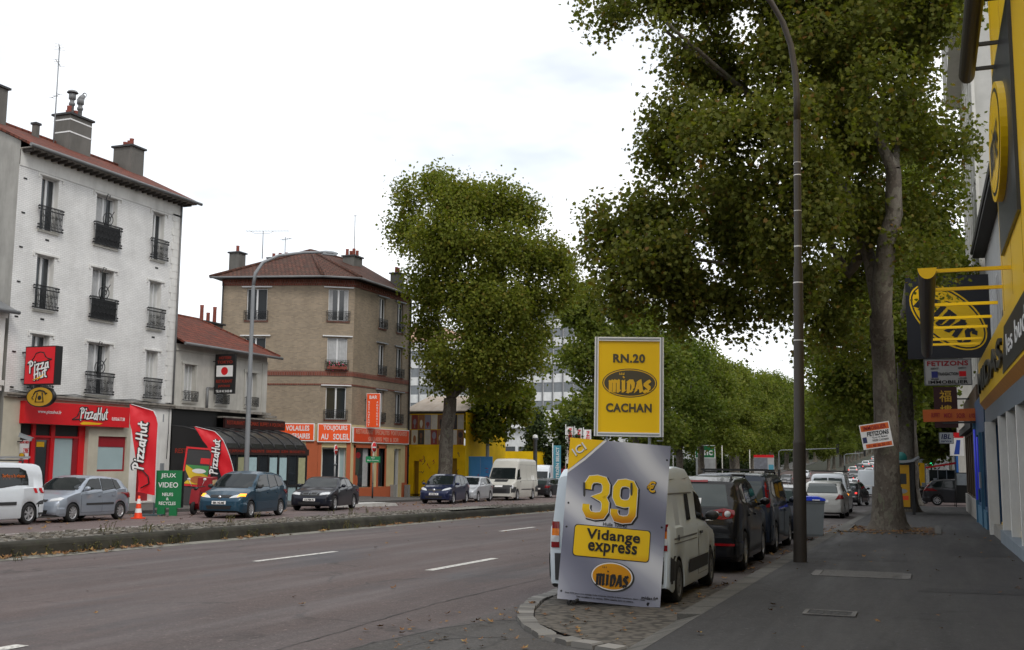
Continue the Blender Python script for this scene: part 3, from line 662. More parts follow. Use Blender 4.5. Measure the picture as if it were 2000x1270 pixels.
M['wbrick'] = brick('white_painted_brick', (0.80, 0.805, 0.80), (0.74, 0.745, 0.74), (0.56, 0.56, 0.555), 0.22, 0.075, 0.24, (0.36, 0.345, 0.32), 0.5)
M['wrend'] = render_wall('white_render', (0.74, 0.74, 0.72), 0.35, (0.25, 0.24, 0.22))
M['greygable'] = render_wall('grey_weathered_gable', (0.34, 0.335, 0.315), 0.65, (0.15, 0.145, 0.135))
M['cream'] = render_wall('cream_render', (0.52, 0.49, 0.40), 0.25, (0.25, 0.22, 0.17))
M['dirtyledge'] = render_wall('dirty_ledge', (0.30, 0.28, 0.25), 0.9, (0.05, 0.048, 0.045), 2.0)
M['logored'] = plain('logo_red', rgb('d81f2c'), 0.4, 0.05)

# ---------------------------------------------------------------- tall white painted brick house
wb = thing('apartment_house', 'tall white painted brick house with red pizza shop at street level', 'house', (-33, 31.6, 0), PI / 2)
rows = (12.95, 9.72, 6.5); cols = ((1.2, 2.12), (4.3, 5.6), (7.95, 8.75))
ops = [(a, b, r - 2.2, r) for r in rows for a, b in cols]
mb = MB(); mb.wall(0, 9.9, 4.12, 13.1, ops, 0.3, mi=0, rmi=1)
mb.wall(0, 9.9, 13.1, 13.75, (), 0, y=-.03, mi=1); mb.box(0, 9.9, -.03, 0, 13.08, 13.1, mi=1)
shop = [(0.92, 4.62, -.3, 2.95), (5.2, 6.95, 1.05, 2.55), (7.7, 8.85, -.3, 2.92)]
mb.wall(0, 7.2, -.6, 3.95, shop[:2], 0.35, mi=2, rmi=2); mb.wall(7.2, 9.9, -.6, 3.95, shop[2:], 0.35, mi=1, rmi=1)
mb.face([(0, 8, -.6), (0, 0, -.6), (0, 0, 14.06), (0, 3.28, 15.6), (0, 8, 13.78)], mi=3)       # left gable
mb.face([(9.9, 0, -.6), (9.9, 8, -.6), (9.9, 8, 13.78), (9.9, 3.28, 15.6), (9.9, 0, 14.06)], mi=1)
mb.face([(9.9, 8, -.6), (0, 8, -.6), (0, 8, 13.75), (9.9, 8, 13.75)], mi=1)
for k in range(26):                                                                               # zigzag quoins
    z = 4.2 + k * .345
    mb.box(9.3 if k % 2 else 9.42, 9.9, -.03, -.002, z, z + .335, mi=1)
    if k % 4 == 0: mb.box(.25, .42, -.02, -.002, z + .1, z + .16, mi=4)
for r in rows[:2]:
    for a, b in (cols[0], cols[2]): mb.box((a + b) / 2 - .1, (a + b) / 2 + .1, -.01, -.002, r - 2.62, r - 2.54, mi=4)
mb.build('wall', [M['wbrick'], M['wrend'], M['cream'], M['greygable'], M['black']], wb)
mb = MB(); mb.box(-.02, 9.92, -.14, -.002, 3.95, 4.12); mb.box(-.02, 9.92, -.2, -.14, 4.04, 4.12); mb.build('ledge', M['dirtyledge'], wb)
for ri, r in enumerate(rows):
    for ci, (a, b) in enumerate(cols):
        z0 = r - 2.2
        if ci == 0: window(wb, a, b, z0, r, y=.24, curtain=((0.02, .3),), lintel='wrend')
        elif ci == 1: window(wb, a, b, z0, r, y=.24, curtain=((.04, .47), (.53, .66), (.86, .98)), leaves=2, lintel='wrend', transom=.7)
        else: window(wb, a, b, z0, r, y=.24, pane='glass' if ri == 0 else 'shutter', curtain=((0.05, .3),) if ri == 0 else None, leaves=2 if ri == 0 else 3, lintel='wrend', fw=.04 if ri else .055)
        guard(wb, a - .12, b + .12, z0 + .02, z0 + .95, dense=1.2, planter=(ci == 1 and ri < 2), y=-.16, step=.075)
        if ci == 1:
            mb = MB(); cu, cz = (a + b) / 2 - .05, z0 + 1.15; P = []
            for t in range(34):
                an = -PI / 2 + t * .36; rr = .06 + .0092 * t; P.append((cu + rr * math.cos(an), -.17, cz + rr * math.sin(an)))
            P += [(cu - .12, -.17, cz + .62), (cu - .22, -.17, cz + .9), (cu - .12, -.17, cz + 1.12), (cu + .02, -.17, cz + 1.08), (cu - .02, -.17, cz + .98)]
            mb.tube(P, .02, 5); mb.tube([(cu + .1, -.17, cz + .1), (cu + .32, -.17, cz + .42)], .02, 5); mb.build('iron_scroll', M['iron'], wb)
# roof with gutter, rafters and chimneys
mb = MB(); th = .09
def slab(mb, a, b, c, d, th, mi=0):
    a, b, c, d = [Vector(p) for p in (a, b, c, d)]; n = (b - a).cross(d - a).normalized()
    L = (b - a).length; H = (d - a).length
    uv = [(0, 0), (L, 0), (L, H), (0, H)]
    mb.face([a + n * th, b + n * th, c + n * th, d + n * th], uv=uv, mi=mi); mb.face([d, c, b, a], uv=uv, mi=mi)
    for p, q in ((a, b), (b, c), (c, d), (d, a)): mb.face([p, q, q + n * th, p + n * th], mi=mi)
slab(mb, (-.12, -.62, 13.80), (10.5, -.62, 13.80), (10.4, 3.3, 15.66), (-.12, 3.3, 15.66), th, 0); mb.box(0, 10.3, -.6, .0, 13.74, 13.79, mi=1)
slab(mb, (10.4, 8.3, 13.7), (-.12, 8.3, 13.7), (-.12, 3.3, 15.66), (10.4, 3.3, 15.66), th, 0)
mb.tube([(-.15, 3.3, 15.76), (10.45, 3.3, 15.76)], .1, 8, mi=0)
for k in range(28): mb.box(.1 + k * .365, .18 + k * .365, -.5, -.035, 13.62, 13.74, mi=2)
rf = mb.build('roof', [M['tile'], M['dirtyledge'], plain('eave_shade_rafter', (.05, .042, .036), .8)], wb)  # rafter colour darkened to paint in the shade under the eave
mb = MB(); mb.tube([(-.15, -.68, 13.82), (10.55, -.68, 13.82)], .075, 8); mb.tube([(7.0, -.66, 13.78), (6.8, -.3, 13.7), (6.6, -.06, 13.62)], .045, 7)
mb.tube([(9.83, -.1, 13.7), (9.83, -.1, 3.9)], .045, 7); mb.build('gutter', M['zinc'], wb)
chimney(rf, (5.75, 2.95), 1.35, .95, 13.9, 17.0, [(-.55, -.25, .34), (.0, -.1, .3), (-.15, .2, .3)], cowls=[(-.2, -.05, 1.25, 'cap'), (.42, .05, 1.2, 'bend')], bands=(16.78, 16.2))
chimney(rf, (9.55, 3.0), .9, 1.1, 13.9, 16.65, [(-.25, -.35, .34), (0, 0, .34), (.1, .35, .34)])
chimney(rf, (1.35, 3.2), .85, .9, 13.9, 17.05, [(-.1, -.1, .45)])
chimney(rf, (3.25, 2.6), .22, .22, 15.3, 15.95, [], cap=.05)
mb = MB(); rs = random.Random(2)
for z, sag in ((4.16, .05), (4.22, .1)): mb.tube([(.1 + 9.7 * i / 14, -.16, z - sag * math.sin(PI * (i % 5) / 5)) for i in range(15)], .016, 5)
mb.tube([(9.6, -.1, 4.2), (9.62, -.1, 3.0), (9.6, -.08, 1.6)], .016, 5); mb.build('cable', M['black'], wb)
# red shop front
mb = MB(); mb.box(.82, 6.75, -.26, -.003, 2.95, 3.83); fa = mb.build('shop_fascia', M['red'], wb)
text('www.pizzahut.fr', 1.25, .17, 2.1, 3.42, -.265, M['signwhite'], fa, .01)
text('0.810.66.77.88', .8, .15, 6.05, 3.3, -.265, M['signwhite'], fa, .01)
def pizza_logo(parent, x, z, w, y, rot=0.0, hat=True, word=('PizzaHut',), black=True):
    mb = MB(); k = w
    def T(p): return [(x + a * k, z + b * k) for a, b in p]
    if hat:
        H = [(-.72, -.13), (-.50, -.02), (-.44, .12), (-.33, .24), (-.20, .27), (-.10, .26), (-.02, .12), (.06, .0), (.0, -.08), (-.25, -.1)]
        ed = [(a + (.0), b) for a, b in H]
        mb.face([(a, y, b) for a, b in reversed(T(H))], mi=1)
        mb.cur = 0
        PP = T(H)
        for (a, b), (c, d) in zip(PP, PP[1:] + PP[:1]): mb.tube([(a, y - .004, b), (c, y - .004, d)], .018 * k, 5, mi=0)
    return mb, T
mb, T = pizza_logo(fa, 4.3, 3.36, 1.35, -.265)
brush(mb, 'PizzaHut', 4.55, 3.42, 1.6, .46, .13, -.268, 0, vary=.08); brush(mb, 'PizzaHut', 4.55, 3.42, 1.6, .46, .065, -.285, 2, vary=.08)
mb.face([(p, -.272, q) for p, q in [(3.75, 3.02), (3.9, 2.99), (4.9, 3.02), (5.1, 3.08), (4.6, 3.1), (3.95, 3.12)]], mi=3)
mb.build('logo', [M['black'], M['logored'], M['signwhite'], M['goldyellow']], fa)
sf = MB(); y = .28
for a, b in ((.92, 1.06), (1.72, 1.9), (2.72, 2.93), (4.28, 4.62)): sf.box(a, b, y - .08, y + .03, -.3, 2.95, mi=0)
sf.box(1.06, 4.28, y - .07, y + .02, 2.42, 2.5, mi=0)
sf.box(1.06, 4.28, y, y + .02, 2.5, 2.95, mi=2); sf.box(1.06, 1.72, y, y + .02, -.3, 2.42, mi=2); sf.box(4.0, 4.28, y - .05, y + .02, -.3, 2.42, mi=1)
sfo = sf.build('shop_front', [M['red'], M['darkred'], M['black']], wb)
mb = MB(); mb.box(2.93, 4.0, y, y + .02, -.3, 2.42); mb.build('frosted_window', M['frost'], sfo)
mb = MB(); mb.box(1.9, 2.72, y, y + .02, -.3, 2.42); dr = mb.build('shop_door', M['glass'], wb)
mb = MB(); mb.box(1.9, 2.0, y - .03, y, -.3, 2.42); mb.box(2.0, 2.72, y - .03, y, 2.33, 2.42); mb.box(2.6, 2.72, y - .03, y, -.3, 2.33); mb.box(2.0, 2.6, y - .03, y, -.3, -.1)
mb.build('door_frame', M['darkred'], dr)
mb = MB(); mb.box(2.05, 2.45, y - .01, y - .004, 2.05, 2.25); mb.build('door_sticker', M['goldyellow'], dr)
mb = MB(); mb.box(1.14, 1.66, y - .02, y - .004, 1.2, 2.3, mi=0); mb.box(1.14, 1.66, y - .024, y - .02, 1.22, 1.55, mi=1); ellipse(mb, 1.3, 1.68, .17, .12, y - .026, 2); ellipse(mb, 1.3, 1.72, .12, .07, y - .028, 3)
mb.box(1.16, 1.64, y - .02, y - .004, .5, .95, mi=4)
ps = mb.build('poster', [M['signwhite'], M['red'], plain('pizza_brown', rgb('7a3d22'), .6, .4, 20), M['goldyellow'], M['yellow']], sfo)
mb = MB(); mb.box(0, 0, 0, 0, 0, 0)
for a, b, c_, d_ in ((5.2, 5.28, 1.05, 2.55), (6.87, 6.95, 1.05, 2.55), (5.28, 6.87, 1.05, 1.13), (5.28, 6.87, 2.1, 2.18)): mb.box(a, b, .08, .15, c_, d_)
mb.box(5.28, 6.87, .08, .14, 2.18, 2.55)
w2 = mb.build('shop_window', M['darkred'], wb)
mb = MB(); mb.box(5.28, 6.87, .1, .13, 1.13, 2.1); mb.build('pane', M['frost'], w2)
mb = MB(); mb.box(7.7, 8.85, .3, .33, -.3, 1.75, mi=0); mb.box(7.7, 8.85, .3, .33, 1.75, 2.92, mi=1); mb.build('hall_door', [M['darkred'], M['grey']], wb)
mb = MB(); mb.box(9.25, 9.5, -.04, -.003, .9, 1.4); mb.box(9.3, 9.36, -.02, -.003, 3.3, 3.65); mb.build('letter_plate', M['grey'], wb)
rebase(wb, -.6)
text('MENU MIDI', .44, .1, 1.4, 2.22, y - .03, M['red'], ps, .01).location.z += 0
text('7,90€', .26, .24, 1.5, 1.88, y - .03, M['red'], ps, .02)

# ---------------------------------------------------------------- low pink neighbour at the left edge
nb = thing('low_house', 'low pinkish house with white banded ground floor at the left edge of the photo', 'house', (-33, 25.0, 0), PI / 2)
M['pinkwall'] = render_wall('dusty_pink_render', (0.36, 0.32, 0.30), 0.3, (0.2, 0.18, 0.17))
mb = MB(); mb.wall(0, 6.38, 4.55, 6.95, (), 0, mi=0); mb.box(0, 6.45, -.12, 6, 4.35, 4.55, mi=1); mb.box(-.01, 6.4, -.06, 6, 4.15, 4.35, mi=1)
for k in range(8): mb.box(0, 6.34, -.05 if k % 2 else -.045, 6, -.6 + k * .59, -.6 + k * .59 + .57, mi=1); mb.box(0, 6.33, -.01, 5.9, -.6 + k * .59 + .57, -.6 + k * .59 + .59, mi=2)
mb.box(0, 6.36, .01, 6, 4.55, 6.95, mi=0); mb.box(0, 6.45, -.1, -.003, 6.95, 7.12, mi=1); mb.box(5.95, 6.38, -.05, -.003, 4.55, 6.95, mi=1)
mb.build('wall', [M['pinkwall'], M['wrend'], M['dirtyledge']], nb)
mb = MB(); slab(mb, (-.1, -.45, 7.14), (6.5, -.45, 7.14), (6.5, 3.2, 8.9), (-.1, 3.2, 8.9), .1); mb.tube([(-.1, -.5, 7.16), (6.6, -.5, 7.16)], .08, 7)
mb.build('roof', M['zinc'], nb)
rebase(nb, -.6)

# ---------------------------------------------------------------- low restaurant house with red tiled roof
M['greyrend'] = render_wall('pale_grey_render', (0.54, 0.53, 0.49), 0.5, (0.2, 0.19, 0.175))
rh = thing('restaurant_house', 'low pale house with red tiled roof between white brick house and tan corner house', 'house', (-33, 41.55, 0), PI / 2)
rops = [(.72, 1.58, 4.35, 6.1), (3.25, 4.1, 4.35, 6.1), (5.75, 6.68, 4.35, 6.1)]
mb = MB(); mb.wall(0, 7.65, 4.0, 7.05, rops, .28, mi=0); mb.box(0, 7.65, -.05, -.003, 6.72, 6.8, mi=0); mb.box(7.2, 7.65, -.04, -.003, 4.0, 6.72, mi=0)
mb.face([(7.65, 0, -.7), (7.65, 7, -.7), (7.65, 7, 7.05), (7.65, 0, 7.05)], mi=0); mb.box(0, 7.65, .4, 7, -.7, 4.0, mi=1)
mb.face([(7.65, 7, -.7), (0, 7, -.7), (0, 7, 7.05), (7.65, 7, 7.05)], mi=0)
for a, b, c_, d_ in rops: 
    for p, q in ((a - .14, a - .02), (b + .02, b + .14)): mb.box(p, q, -.05, -.003, c_, d_ + .02, mi=0)
    mb.box(a - .2, b + .2, -.07, -.003, d_ + .02, d_ + .16, mi=0)
mb.build('wall', [M['greyrend'], M['black']], rh)
mb = MB(); mb.box(-.02, 7.9, -.2, -.003, 3.95, 4.08); mb.box(3.5, 8.9, -.35, .3, 3.66, 3.74); mb.box(7.2, 8.3, -.3, .2, 3.8, 3.92); mb.build('ledge', M['dirtyledge'], rh)
for a, b, c_, d_ in rops:
    window(rh, a, b, c_, d_, y=.2, pane='shutter', leaves=3, fw=.035); guard(rh, a - .1, b + .1, c_ + .02, c_ + .48, y=-.15, knobs=False)
mb = MB()
slab(mb, (-.05, -.55, 7.02), (8.1, -.55, 7.02), (6.2, 3.5, 9.0), (-.05, 3.5, 9.0), .08)
mb.face([(8.1, -.55, 7.1), (8.1, 7.5, 7.1), (6.2, 3.5, 9.08)], uv=[(0, 0), (8, 0), (4, 4)]); slab(mb, (8.1, 7.5, 7.02), (-.05, 7.5, 7.02), (-.05, 3.5, 9.0), (6.2, 3.5, 9.0), .08)
mb.tube([(-.05, 3.5, 9.08), (6.2, 3.5, 9.08), (8.1, -.5, 7.12)], .09, 7)
rr_ = mb.build('roof', M['tile'], rh)
mb = MB(); mb.tube([(-.05, -.6, 7.02), (8.2, -.6, 7.02)], .075, 7); mb.tube([(2.5, -.06, 4.1), (2.5, -.06, 5.1)], .07, 7); mb.tube([(2.5, -.06, 5.1), (4.2, -.06, 5.15)], .03, 6); mb.build('gutter', M['zinc'], rh)
chimney(rr_, (7.55, 3.9), 1.7, .8, 6.5, 9.0, [(-.55, 0, .9), (.02, 0, .55), (.6, 0, .95)], cap=.12)
mb = MB(); mb.box(0, 3.4, -.02, -.003, 2.85, 3.95); mb.box(0, .35, -.03, -.003, -.7, 2.85); mb.build('black_panel', M['black'], rh)
mb = MB(); mb.box(3.55, 8.95, -.42, -.3, 3.15, 3.66, mi=0); sg = mb.build('name_board', [plain('dark_red_board', rgb('2c0e0c'), .5, .2)], rh)
text('RESTAURANT  JAPONAIS  BUFFET A VOLONTE', 5.1, .26, 6.25, 3.4, -.43, plain('dull_red_letter', rgb('8e3220'), .5), sg, .015)
# glazed veranda
V0, V1, VX = .0, 7.95, 2.45
mb = MB(); arcp = [(0, 3.12), (-.7, 3.08), (-1.35, 2.93), (-1.95, 2.66), (-2.32, 2.36), (-VX, 2.12)]
for (y0, z0), (y1, z1) in zip(arcp, arcp[1:]): mb.face([(V0, y1, z1), (V1, y1, z1), (V1, y0, z0), (V0, y0, z0)], mi=1)
for k in range(9):
    u = V0 + (V1 - V0) * k / 8
    for (y0, z0), (y1, z1) in zip(arcp, arcp[1:]): mb.tube([(u, y0, z0 + .02), (u, y1, z1 + .02)], .035, 5, mi=2)
mb.box(V0 - .05, V1 + .15, -VX - .05, -VX + .05, 1.82, 2.14, mi=3)
nn = 9
for k in range(nn + 1): u = V0 + (V1 - V0) * k / nn; mb.box(u - .05, u + .05, -VX - .02, -VX + .06, -.7, 1.82, mi=0)
mb.box(V0, V1, -VX - .015, -VX + .055, .2, .32, mi=0)
mb.face([(V0, 0, -.7), (V0, -VX, -.7)] + [(V0, y, z) for y, z in reversed(arcp)][0:] , mi=0)
mb.face([(V1, -VX, -.7), (V1, 0, -.7)] + [(V1, y, z) for y, z in arcp], mi=4)
ve = mb.build('veranda', [M['black'], glass('smoked_roof_panel', (0.02, .02, .021), .18), M['darkgrey'], plain('veranda_beam', rgb('2a1512'), .5, .2), M['glass']], rh)
mb = MB(); mb.face([(V0 + .03, -VX + .02, .32), (V1 - .03, -VX + .02, .32), (V1 - .03, -VX + .02, 1.82), (V0 + .03, -VX + .02, 1.82)]); mb.build('pane', M['glass'], ve)
mb = MB(); mb.face([(V0 + .03, -VX + .02, -.7), (V1 - .03, -VX + .02, -.7), (V1 - .03, -VX + .02, .2), (V0 + .03, -VX + .02, .2)]); mb.build('lower_panel', M['frost'], ve)
L = (V1 - V0) / nn; nm_ = [plain('pale_blue_notice', rgb('a9c3c8'), .5, .2, 6), plain('cream_notice', rgb('a8a884'), .5, .25, 5)]
for k, m_ in ((2, 1), (3, 0), (5, 0), (6, 0), (8, 1)):
    mb = MB(); u = V0 + L * k + .12; mb.box(u, u + L - .24, -VX - .004, -VX + .01, .55 if m_ == 0 else .35, 1.7); mb.build('window_notice', nm_[m_], ve)
mb = MB(); mb.M = Matrix.Translation((V0, 0, 0)) @ Matrix.Rotation(PI / 2, 4, 'Z'); mb.M = Matrix()
rd = plain('veranda_red_letter', rgb('8c2a18'), .5)
text('RESTAURANT', 1.9, .22, -VX / 2 + .0, 1.98, 0, rd, ve, .02, frame=Matrix.Translation((V0 - .012, 0, 0)) @ Matrix.Rotation(-PI / 2, 4, 'Z') @ Matrix.Translation((VX, 0, 0)))
text('CUISINE JAPONAISE  A VOLONTE  GRILLADES  SUSHI  BROCHETTES', 7.4, .17, 4.0, 1.98, -VX - .056, rd, ve, .02)
rebase(rh, -.7)

# ---------------------------------------------------------------- tan brick corner house
M['tanbrick'] = brick('tan_brick', (0.355, 0.282, 0.198), (0.265, 0.212, 0.152), (0.29, 0.26, 0.22), .22, .075, .25, (0.10, 0.085, 0.07), .45)
M['redbrick'] = brick('red_brick_band', rgb('86493a'), rgb('6d3c30'), (0.25, 0.22, 0.19), .11, .24, .2, (.08, .06, .05), .4)
M['tanbase'] = plain('terracotta_paint', rgb('b05a36'), .75, .12)
M['paleshop'] = render_wall('pale_yellow_shop_wall', rgb('cdbd92'), .12, (.3, .26, .18))
th_ = thing('corner_house', 'three storey tan brick corner house with orange shop signs and brown hipped roof', 'house', (-33, 58.5, 0), 0)
P1 = Vector((-34.6 + 33, 57.35 - 58.5, 0)); P2 = Vector((0, 0, 0)); P0 = Vector((-40.65 + 33, 55.45 - 58.5, 0)); P3 = Vector((0, 7.8, 0)); P4 = Vector((-9.5, 9.5, 0))
def fframe(a, b):
    d = (b - a).normalized(); n = Vector((d.y, -d.x, 0))          # outward for a left-to-right wall
    return Matrix(((d.x, -n.x, 0, a.x), (d.y, -n.y, 0, a.y), (0, 0, 1, 0), (0, 0, 0, 1))), (b - a).length
FA, LA = fframe(P0, P1); FB, LB = fframe(P1, P2); FC, LC = fframe(P2, P3); FD, LD = fframe(P3, P4); FE, LE = fframe(P4, P0)
TOP = 12.75; rw = (12.15, 9.1, 6.05)
wA = [(1.55, 2.85, rw[0] - 2.0, rw[0]), (1.55, 2.85, rw[1] - 2.0, rw[1])]
wB = [(LB / 2 - .62, LB / 2 + .62, r - 2.0, r) for r in rw]
wC = [(a, b, r - 2.0, r) for r in rw for a, b in ((3.3, 4.2), (5.85, 6.75))]
mb = MB()
for F, L_, ops, in ((FA, LA, wA), (FB, LB, wB), (FC, LC, wC), (FD, LD, []), (FE, LE, [])):
    mb.M = F; mb.wall(0, L_, 3.75, TOP, ops, .22, mi=0)
    mb.box(0.0, L_, -.05, -.002, TOP - .42, TOP, mi=1)
    for k in range(int(L_ / .3)): mb.box(.06 + k * .3, .2 + k * .3, -.1, -.05, TOP - .3, TOP - .08, mi=1)
    mb.box(0.0, L_, -.045, -.002, 6.72, 7.02, mi=1); mb.box(0.0, L_, -.04, -.002, 6.15, 6.24, mi=1)
mb.build('wall', [M['tanbrick'], M['redbrick']], th_)
for F, ops in ((FA, wA), (FB, wB), (FC, wC)):
    for i, (a, b, c_, d_) in enumerate(ops):
        dark = F is FC
        window(th_, a, b, c_, d_, F, y=.12, curtain=((0, .22), (.78, 1)) if (F is FB and i == 0) else ((.05, .48), (.52, .95)) if (F is FB and i == 1) else ((.0, .3),) if dark else None, sill='redbrick', pane='glass')
        guard(th_, a - .1, b + .1, c_ + .02, c_ + .6, F, knobs=False, dense=.5)
        mb = MB(); mb.M = F; mb.box(a - .3, b + .3, -.12, -.003, d_ + .06, d_ + .13); mb.build('lintel', M['pvc' if not dark else 'grey'], th_)
fl = MB(); fl.M = FB; rs = random.Random(9)
for k in range(90): fl.ell((rs.uniform(LB / 2 - .6, LB / 2 + .6), -.2 + rs.gauss(0, .06), 7.1 + .28 + rs.gauss(0, .13)), (.05, .05, .05), 5, 3, mi=0 if rs.random() < .7 else 1)
fl.box(LB / 2 - .6, LB / 2 + .6, -.3, -.1, 7.13, 7.3, mi=2)
tag(fl.build('flower_box', [plain('box_leaves', (.03, .06, .02), .7, .3), plain('pink_flowers', rgb('c2506a'), .6), M['pot']], th_))
# roof
ap = Vector((-4.9, 2.6, 15.45)); ap2 = Vector((-2.6, 5.0, 14.9))
ce = (P0 + P1 + P2 + P3 + P4) / 5
ring = [p + (p - ce).normalized() * .85 + Vector((0, 0, TOP + .02)) for p in (P0, P1, P2, P3, P4)]
mb = MB()
def tri(mb, *pts):
    pts = [Vector(p) for p in pts]; d = (pts[1] - pts[0]).normalized(); n = d.cross(pts[2] - pts[0]).normalized(); e = n.cross(d)
    mb.face(pts, uv=[((p - pts[0]).dot(d), (p - pts[0]).dot(e)) for p in pts], mi=0)
tri(mb, ring[0], ring[1], ap); tri(mb, ring[1], ring[2], ap); tri(mb, ring[2], ring[3], ap2, ap); tri(mb, ring[3], ring[4], ap2); tri(mb, ring[4], ring[0], ap, ap2)
mb.face(list(reversed(ring)), mi=1)
for q in (ring[0], ring[1], ring[2]): mb.tube([ap, q + Vector((0, 0, .05))], .11, 7, mi=0)
mb.tube([ap, ap2], .11, 7, mi=0)
for p, q in zip(ring[:3], ring[1:4]): mb.tube([p, q], .07, 6, mi=2)
rt = mb.build('roof', [M['tilebrown'], M['black'], M['zinc']], th_)
def cpos(x, y): return (x + 33, y - 58.5)
chimney(rt, cpos(-41.9, 58.6), .75, .75, 12.6, 15.0, [(0, 0, .45)])
chimney(rt, cpos(-40.2, 61.0), 1.5, .6, 13.0, 15.0, [(-.5, 0, .3), (0, 0, .3), (.5, 0, .3)])
chimney(rt, cpos(-35.2, 62.0), .85, 1.1, 12.9, 14.95, [(-.25, -.3, .45), (.25, -.3, .45), (-.2, .1, .4), (.25, .15, .4)])
chimney(rt, cpos(-33.5, 65.2), .65, .75, 12.6, 14.25, [(0, -.15, .4), (0, .15, .4)])
mb = MB(); mb.M = FC; mb.tube([(LC - .05, -.08, 12.6), (LC - .05, -.08, 0)], .06, 7); mb.build('drainpipe', M['darkgrey'], th_); mb = MB(); mb.M = FA; mb.tube([(.05, -.08, 12.5), (.05, -.08, 3)], .05, 7); mb.build('drainpipe', M['darkgrey'], th_)
# ground floor
mb = MB()
dA = [(.0, .0, 0, 0)]
mb.M = FA; mb.wall(0, LA, -1.2, 3.75, [(2.2, 5.2, -.3, 2.5)], .3, mi=0, rmi=1); mb.box(LA - .75, LA, -.04, -.003, -1.2, 2.75, mi=1)
mb.face([(2.2, .3, -.3), (5.2, .3, -.3), (5.2, .3, 2.5), (2.2, .3, 2.5)], mi=2)
dB = (LB / 2 - .75, LB / 2 + .72, -1.2, 2.35)
mb.M = FB; mb.wall(0, LB, -1.2, 3.75, [dB], .5, mi=0, rmi=0); mb.box(0, .2, -.04, -.003, -1.2, 2.75, mi=1); mb.box(LB - .25, LB, -.04, -.003, -1.2, 2.75, mi=1)
sw = [(.55, 2.6, -.1, 2.35), (3.55, 4.5, -.1, 2.35), (5.85, 6.85, -1.2, 2.35)]
mb.M = FC; mb.wall(0, LC, -1.2, 3.75, sw, .4, mi=0, rmi=0)
mb.box(0, 5.3, -.05, -.003, -1.2, -.1, mi=1); mb.box(7.0, LC, -.05, -.003, -1.2, .1, mi=1); mb.box(7.45, LC, -.045, -.003, .1, 2.6, mi=1)
for a, b in ((.38, .55), (2.6, 2.85), (3.4, 3.55), (4.5, 4.65)): mb.box(a, b, -.055, .2, -.1, 2.5, mi=1)
for a, b in ((.38, 2.85), (3.4, 4.65)): mb.box(a, b, -.055, .2, 2.35, 2.6, mi=1)
mb.M = FD; mb.wall(0, LD, -1.2, 3.75, [], 0, mi=0); mb.M = FE; mb.wall(0, LE, -1.2, 3.75, [], 0, mi=0)
gf = mb.build('shop_floor', [M['paleshop'], M['tanbase'], M['darkgrey']], th_)
mb = MB(); mb.M = FB; a, b, c_, d_ = dB
mb.box(a, a + .08, .4, .46, -1.2, d_); mb.box(b - .42, b - .34, .4, .46, -1.2, d_); mb.box(b - .1, b, .4, .46, -1.2, d_); mb.box(a + .08, b - .1, .4, .46, d_ - .1, d_)
dd = mb.build('bar_door', M['pvc'], th_)
mb = MB(); mb.M = FB; mb.face([(a, .43, -1.2), (b - .38, .43, -1.2), (b - .38, .43, d_), (a, .43, d_)]); mb.build('pane', M['glass'], dd)
mb = MB(); mb.M = FB; mb.face([(b - .38, .44, -1.2), (b, .44, -1.2), (b, .44, d_), (b - .38, .44, d_)]); mb.build('side_pane', M['frost'], dd)
for a, b, c_, d_ in sw[:2]:
    mb = MB(); mb.M = FC; mb.box(a, a + .05, .15, .2, c_, d_); mb.box(b - .05, b, .15, .2, c_, d_); mb.box(a + .05, b - .05, .15, .2, c_, c_ + .05); f = mb.build('shop_window', M['darkgrey'], th_)
    mb = MB(); mb.M = FC; mb.face([(a, .18, c_), (b, .18, c_), (b, .18, d_), (a, .18, d_)]); mb.build('pane', M['glass'], f)
    if b - a > 1.5:
        mb = MB(); mb.M = FC; mb.box(b - .75, b - .1, .16, .17, c_, d_, mi=0); ellipse(mb, a + .6, c_ + 1.5, .28, .8, .16, 1); ellipse(mb, a + .5, c_ + .4, .22, .38, .158, 2); ellipse(mb, a + .7, c_ + 2.0, .3, .2, .157, 3)
        mb.build('window_display', [M['curtain'], plain('dark_foliage_display', (.04, .06, .045), .6, .4, 8), M['tanbase'], M['darkred']], f)
mb = MB(); mb.M = FC; mb.box(5.85, 6.05, .3, .36, -1.2, 2.35); mb.box(6.65, 6.85, .2, .38, -1.2, 2.35); mb.box(6.05, 6.65, .3, .36, 2.2, 2.35); do = mb.build('side_door', M['pvc'], th_)
mb = MB(); mb.M = FC; mb.face([(6.05, .34, -1.2), (6.65, .34, -1.2), (6.65, .34, 2.2), (6.05, .34, 2.2)]); mb.build('pane', M['glass'], do)
mb = MB(); mb.M = FC; mb.box(5.3, 5.75, -.3, -.003, -1.2, .0); mb.box(5.85, 6.85, -.35, .3, -1.2, -.85); mb.box(7.3, 7.6, -.35, -.06, -1.2, -.05); mb.build('meter_box', M['concrete'], th_)
# shop signs
def signbox(F, a, b, z0, z1, mat, lines, out=.16, edge='signwhite', tcol='signwhite', name='shop_sign', parent=th_):
    mb = MB(); mb.M = F; mb.box(a, b, -out, -.06, z0, z1, mi=1); mb.box(a + .06, b - .06, -out - .012, -out, z0 + .06, z1 - .06, mi=0)
    o = mb.build(name, [M[mat], M[edge]], parent)
    for body, cu, cz, w, h in lines: text(body, w, h, cu, cz, -out - .018, M[tcol], o, .025, frame=F)
    return o
signbox(FA, 2.35, LA - .22, 2.72, 3.8, 'orange', [('GRILLADES - VOLAILLES', 4.2, 3.5, 3.2, .32), ('ANNIVERSAIRES', 4.9, 3.02, 1.9, .32)])
signbox(FB, -.08, LB - .02, 2.66, 3.8, 'orange', [('TOUJOURS', LB / 2, 3.5, 1.45, .36), ('AU   SOLEIL', LB / 2, 3.0, 1.7, .36)], out=.2)
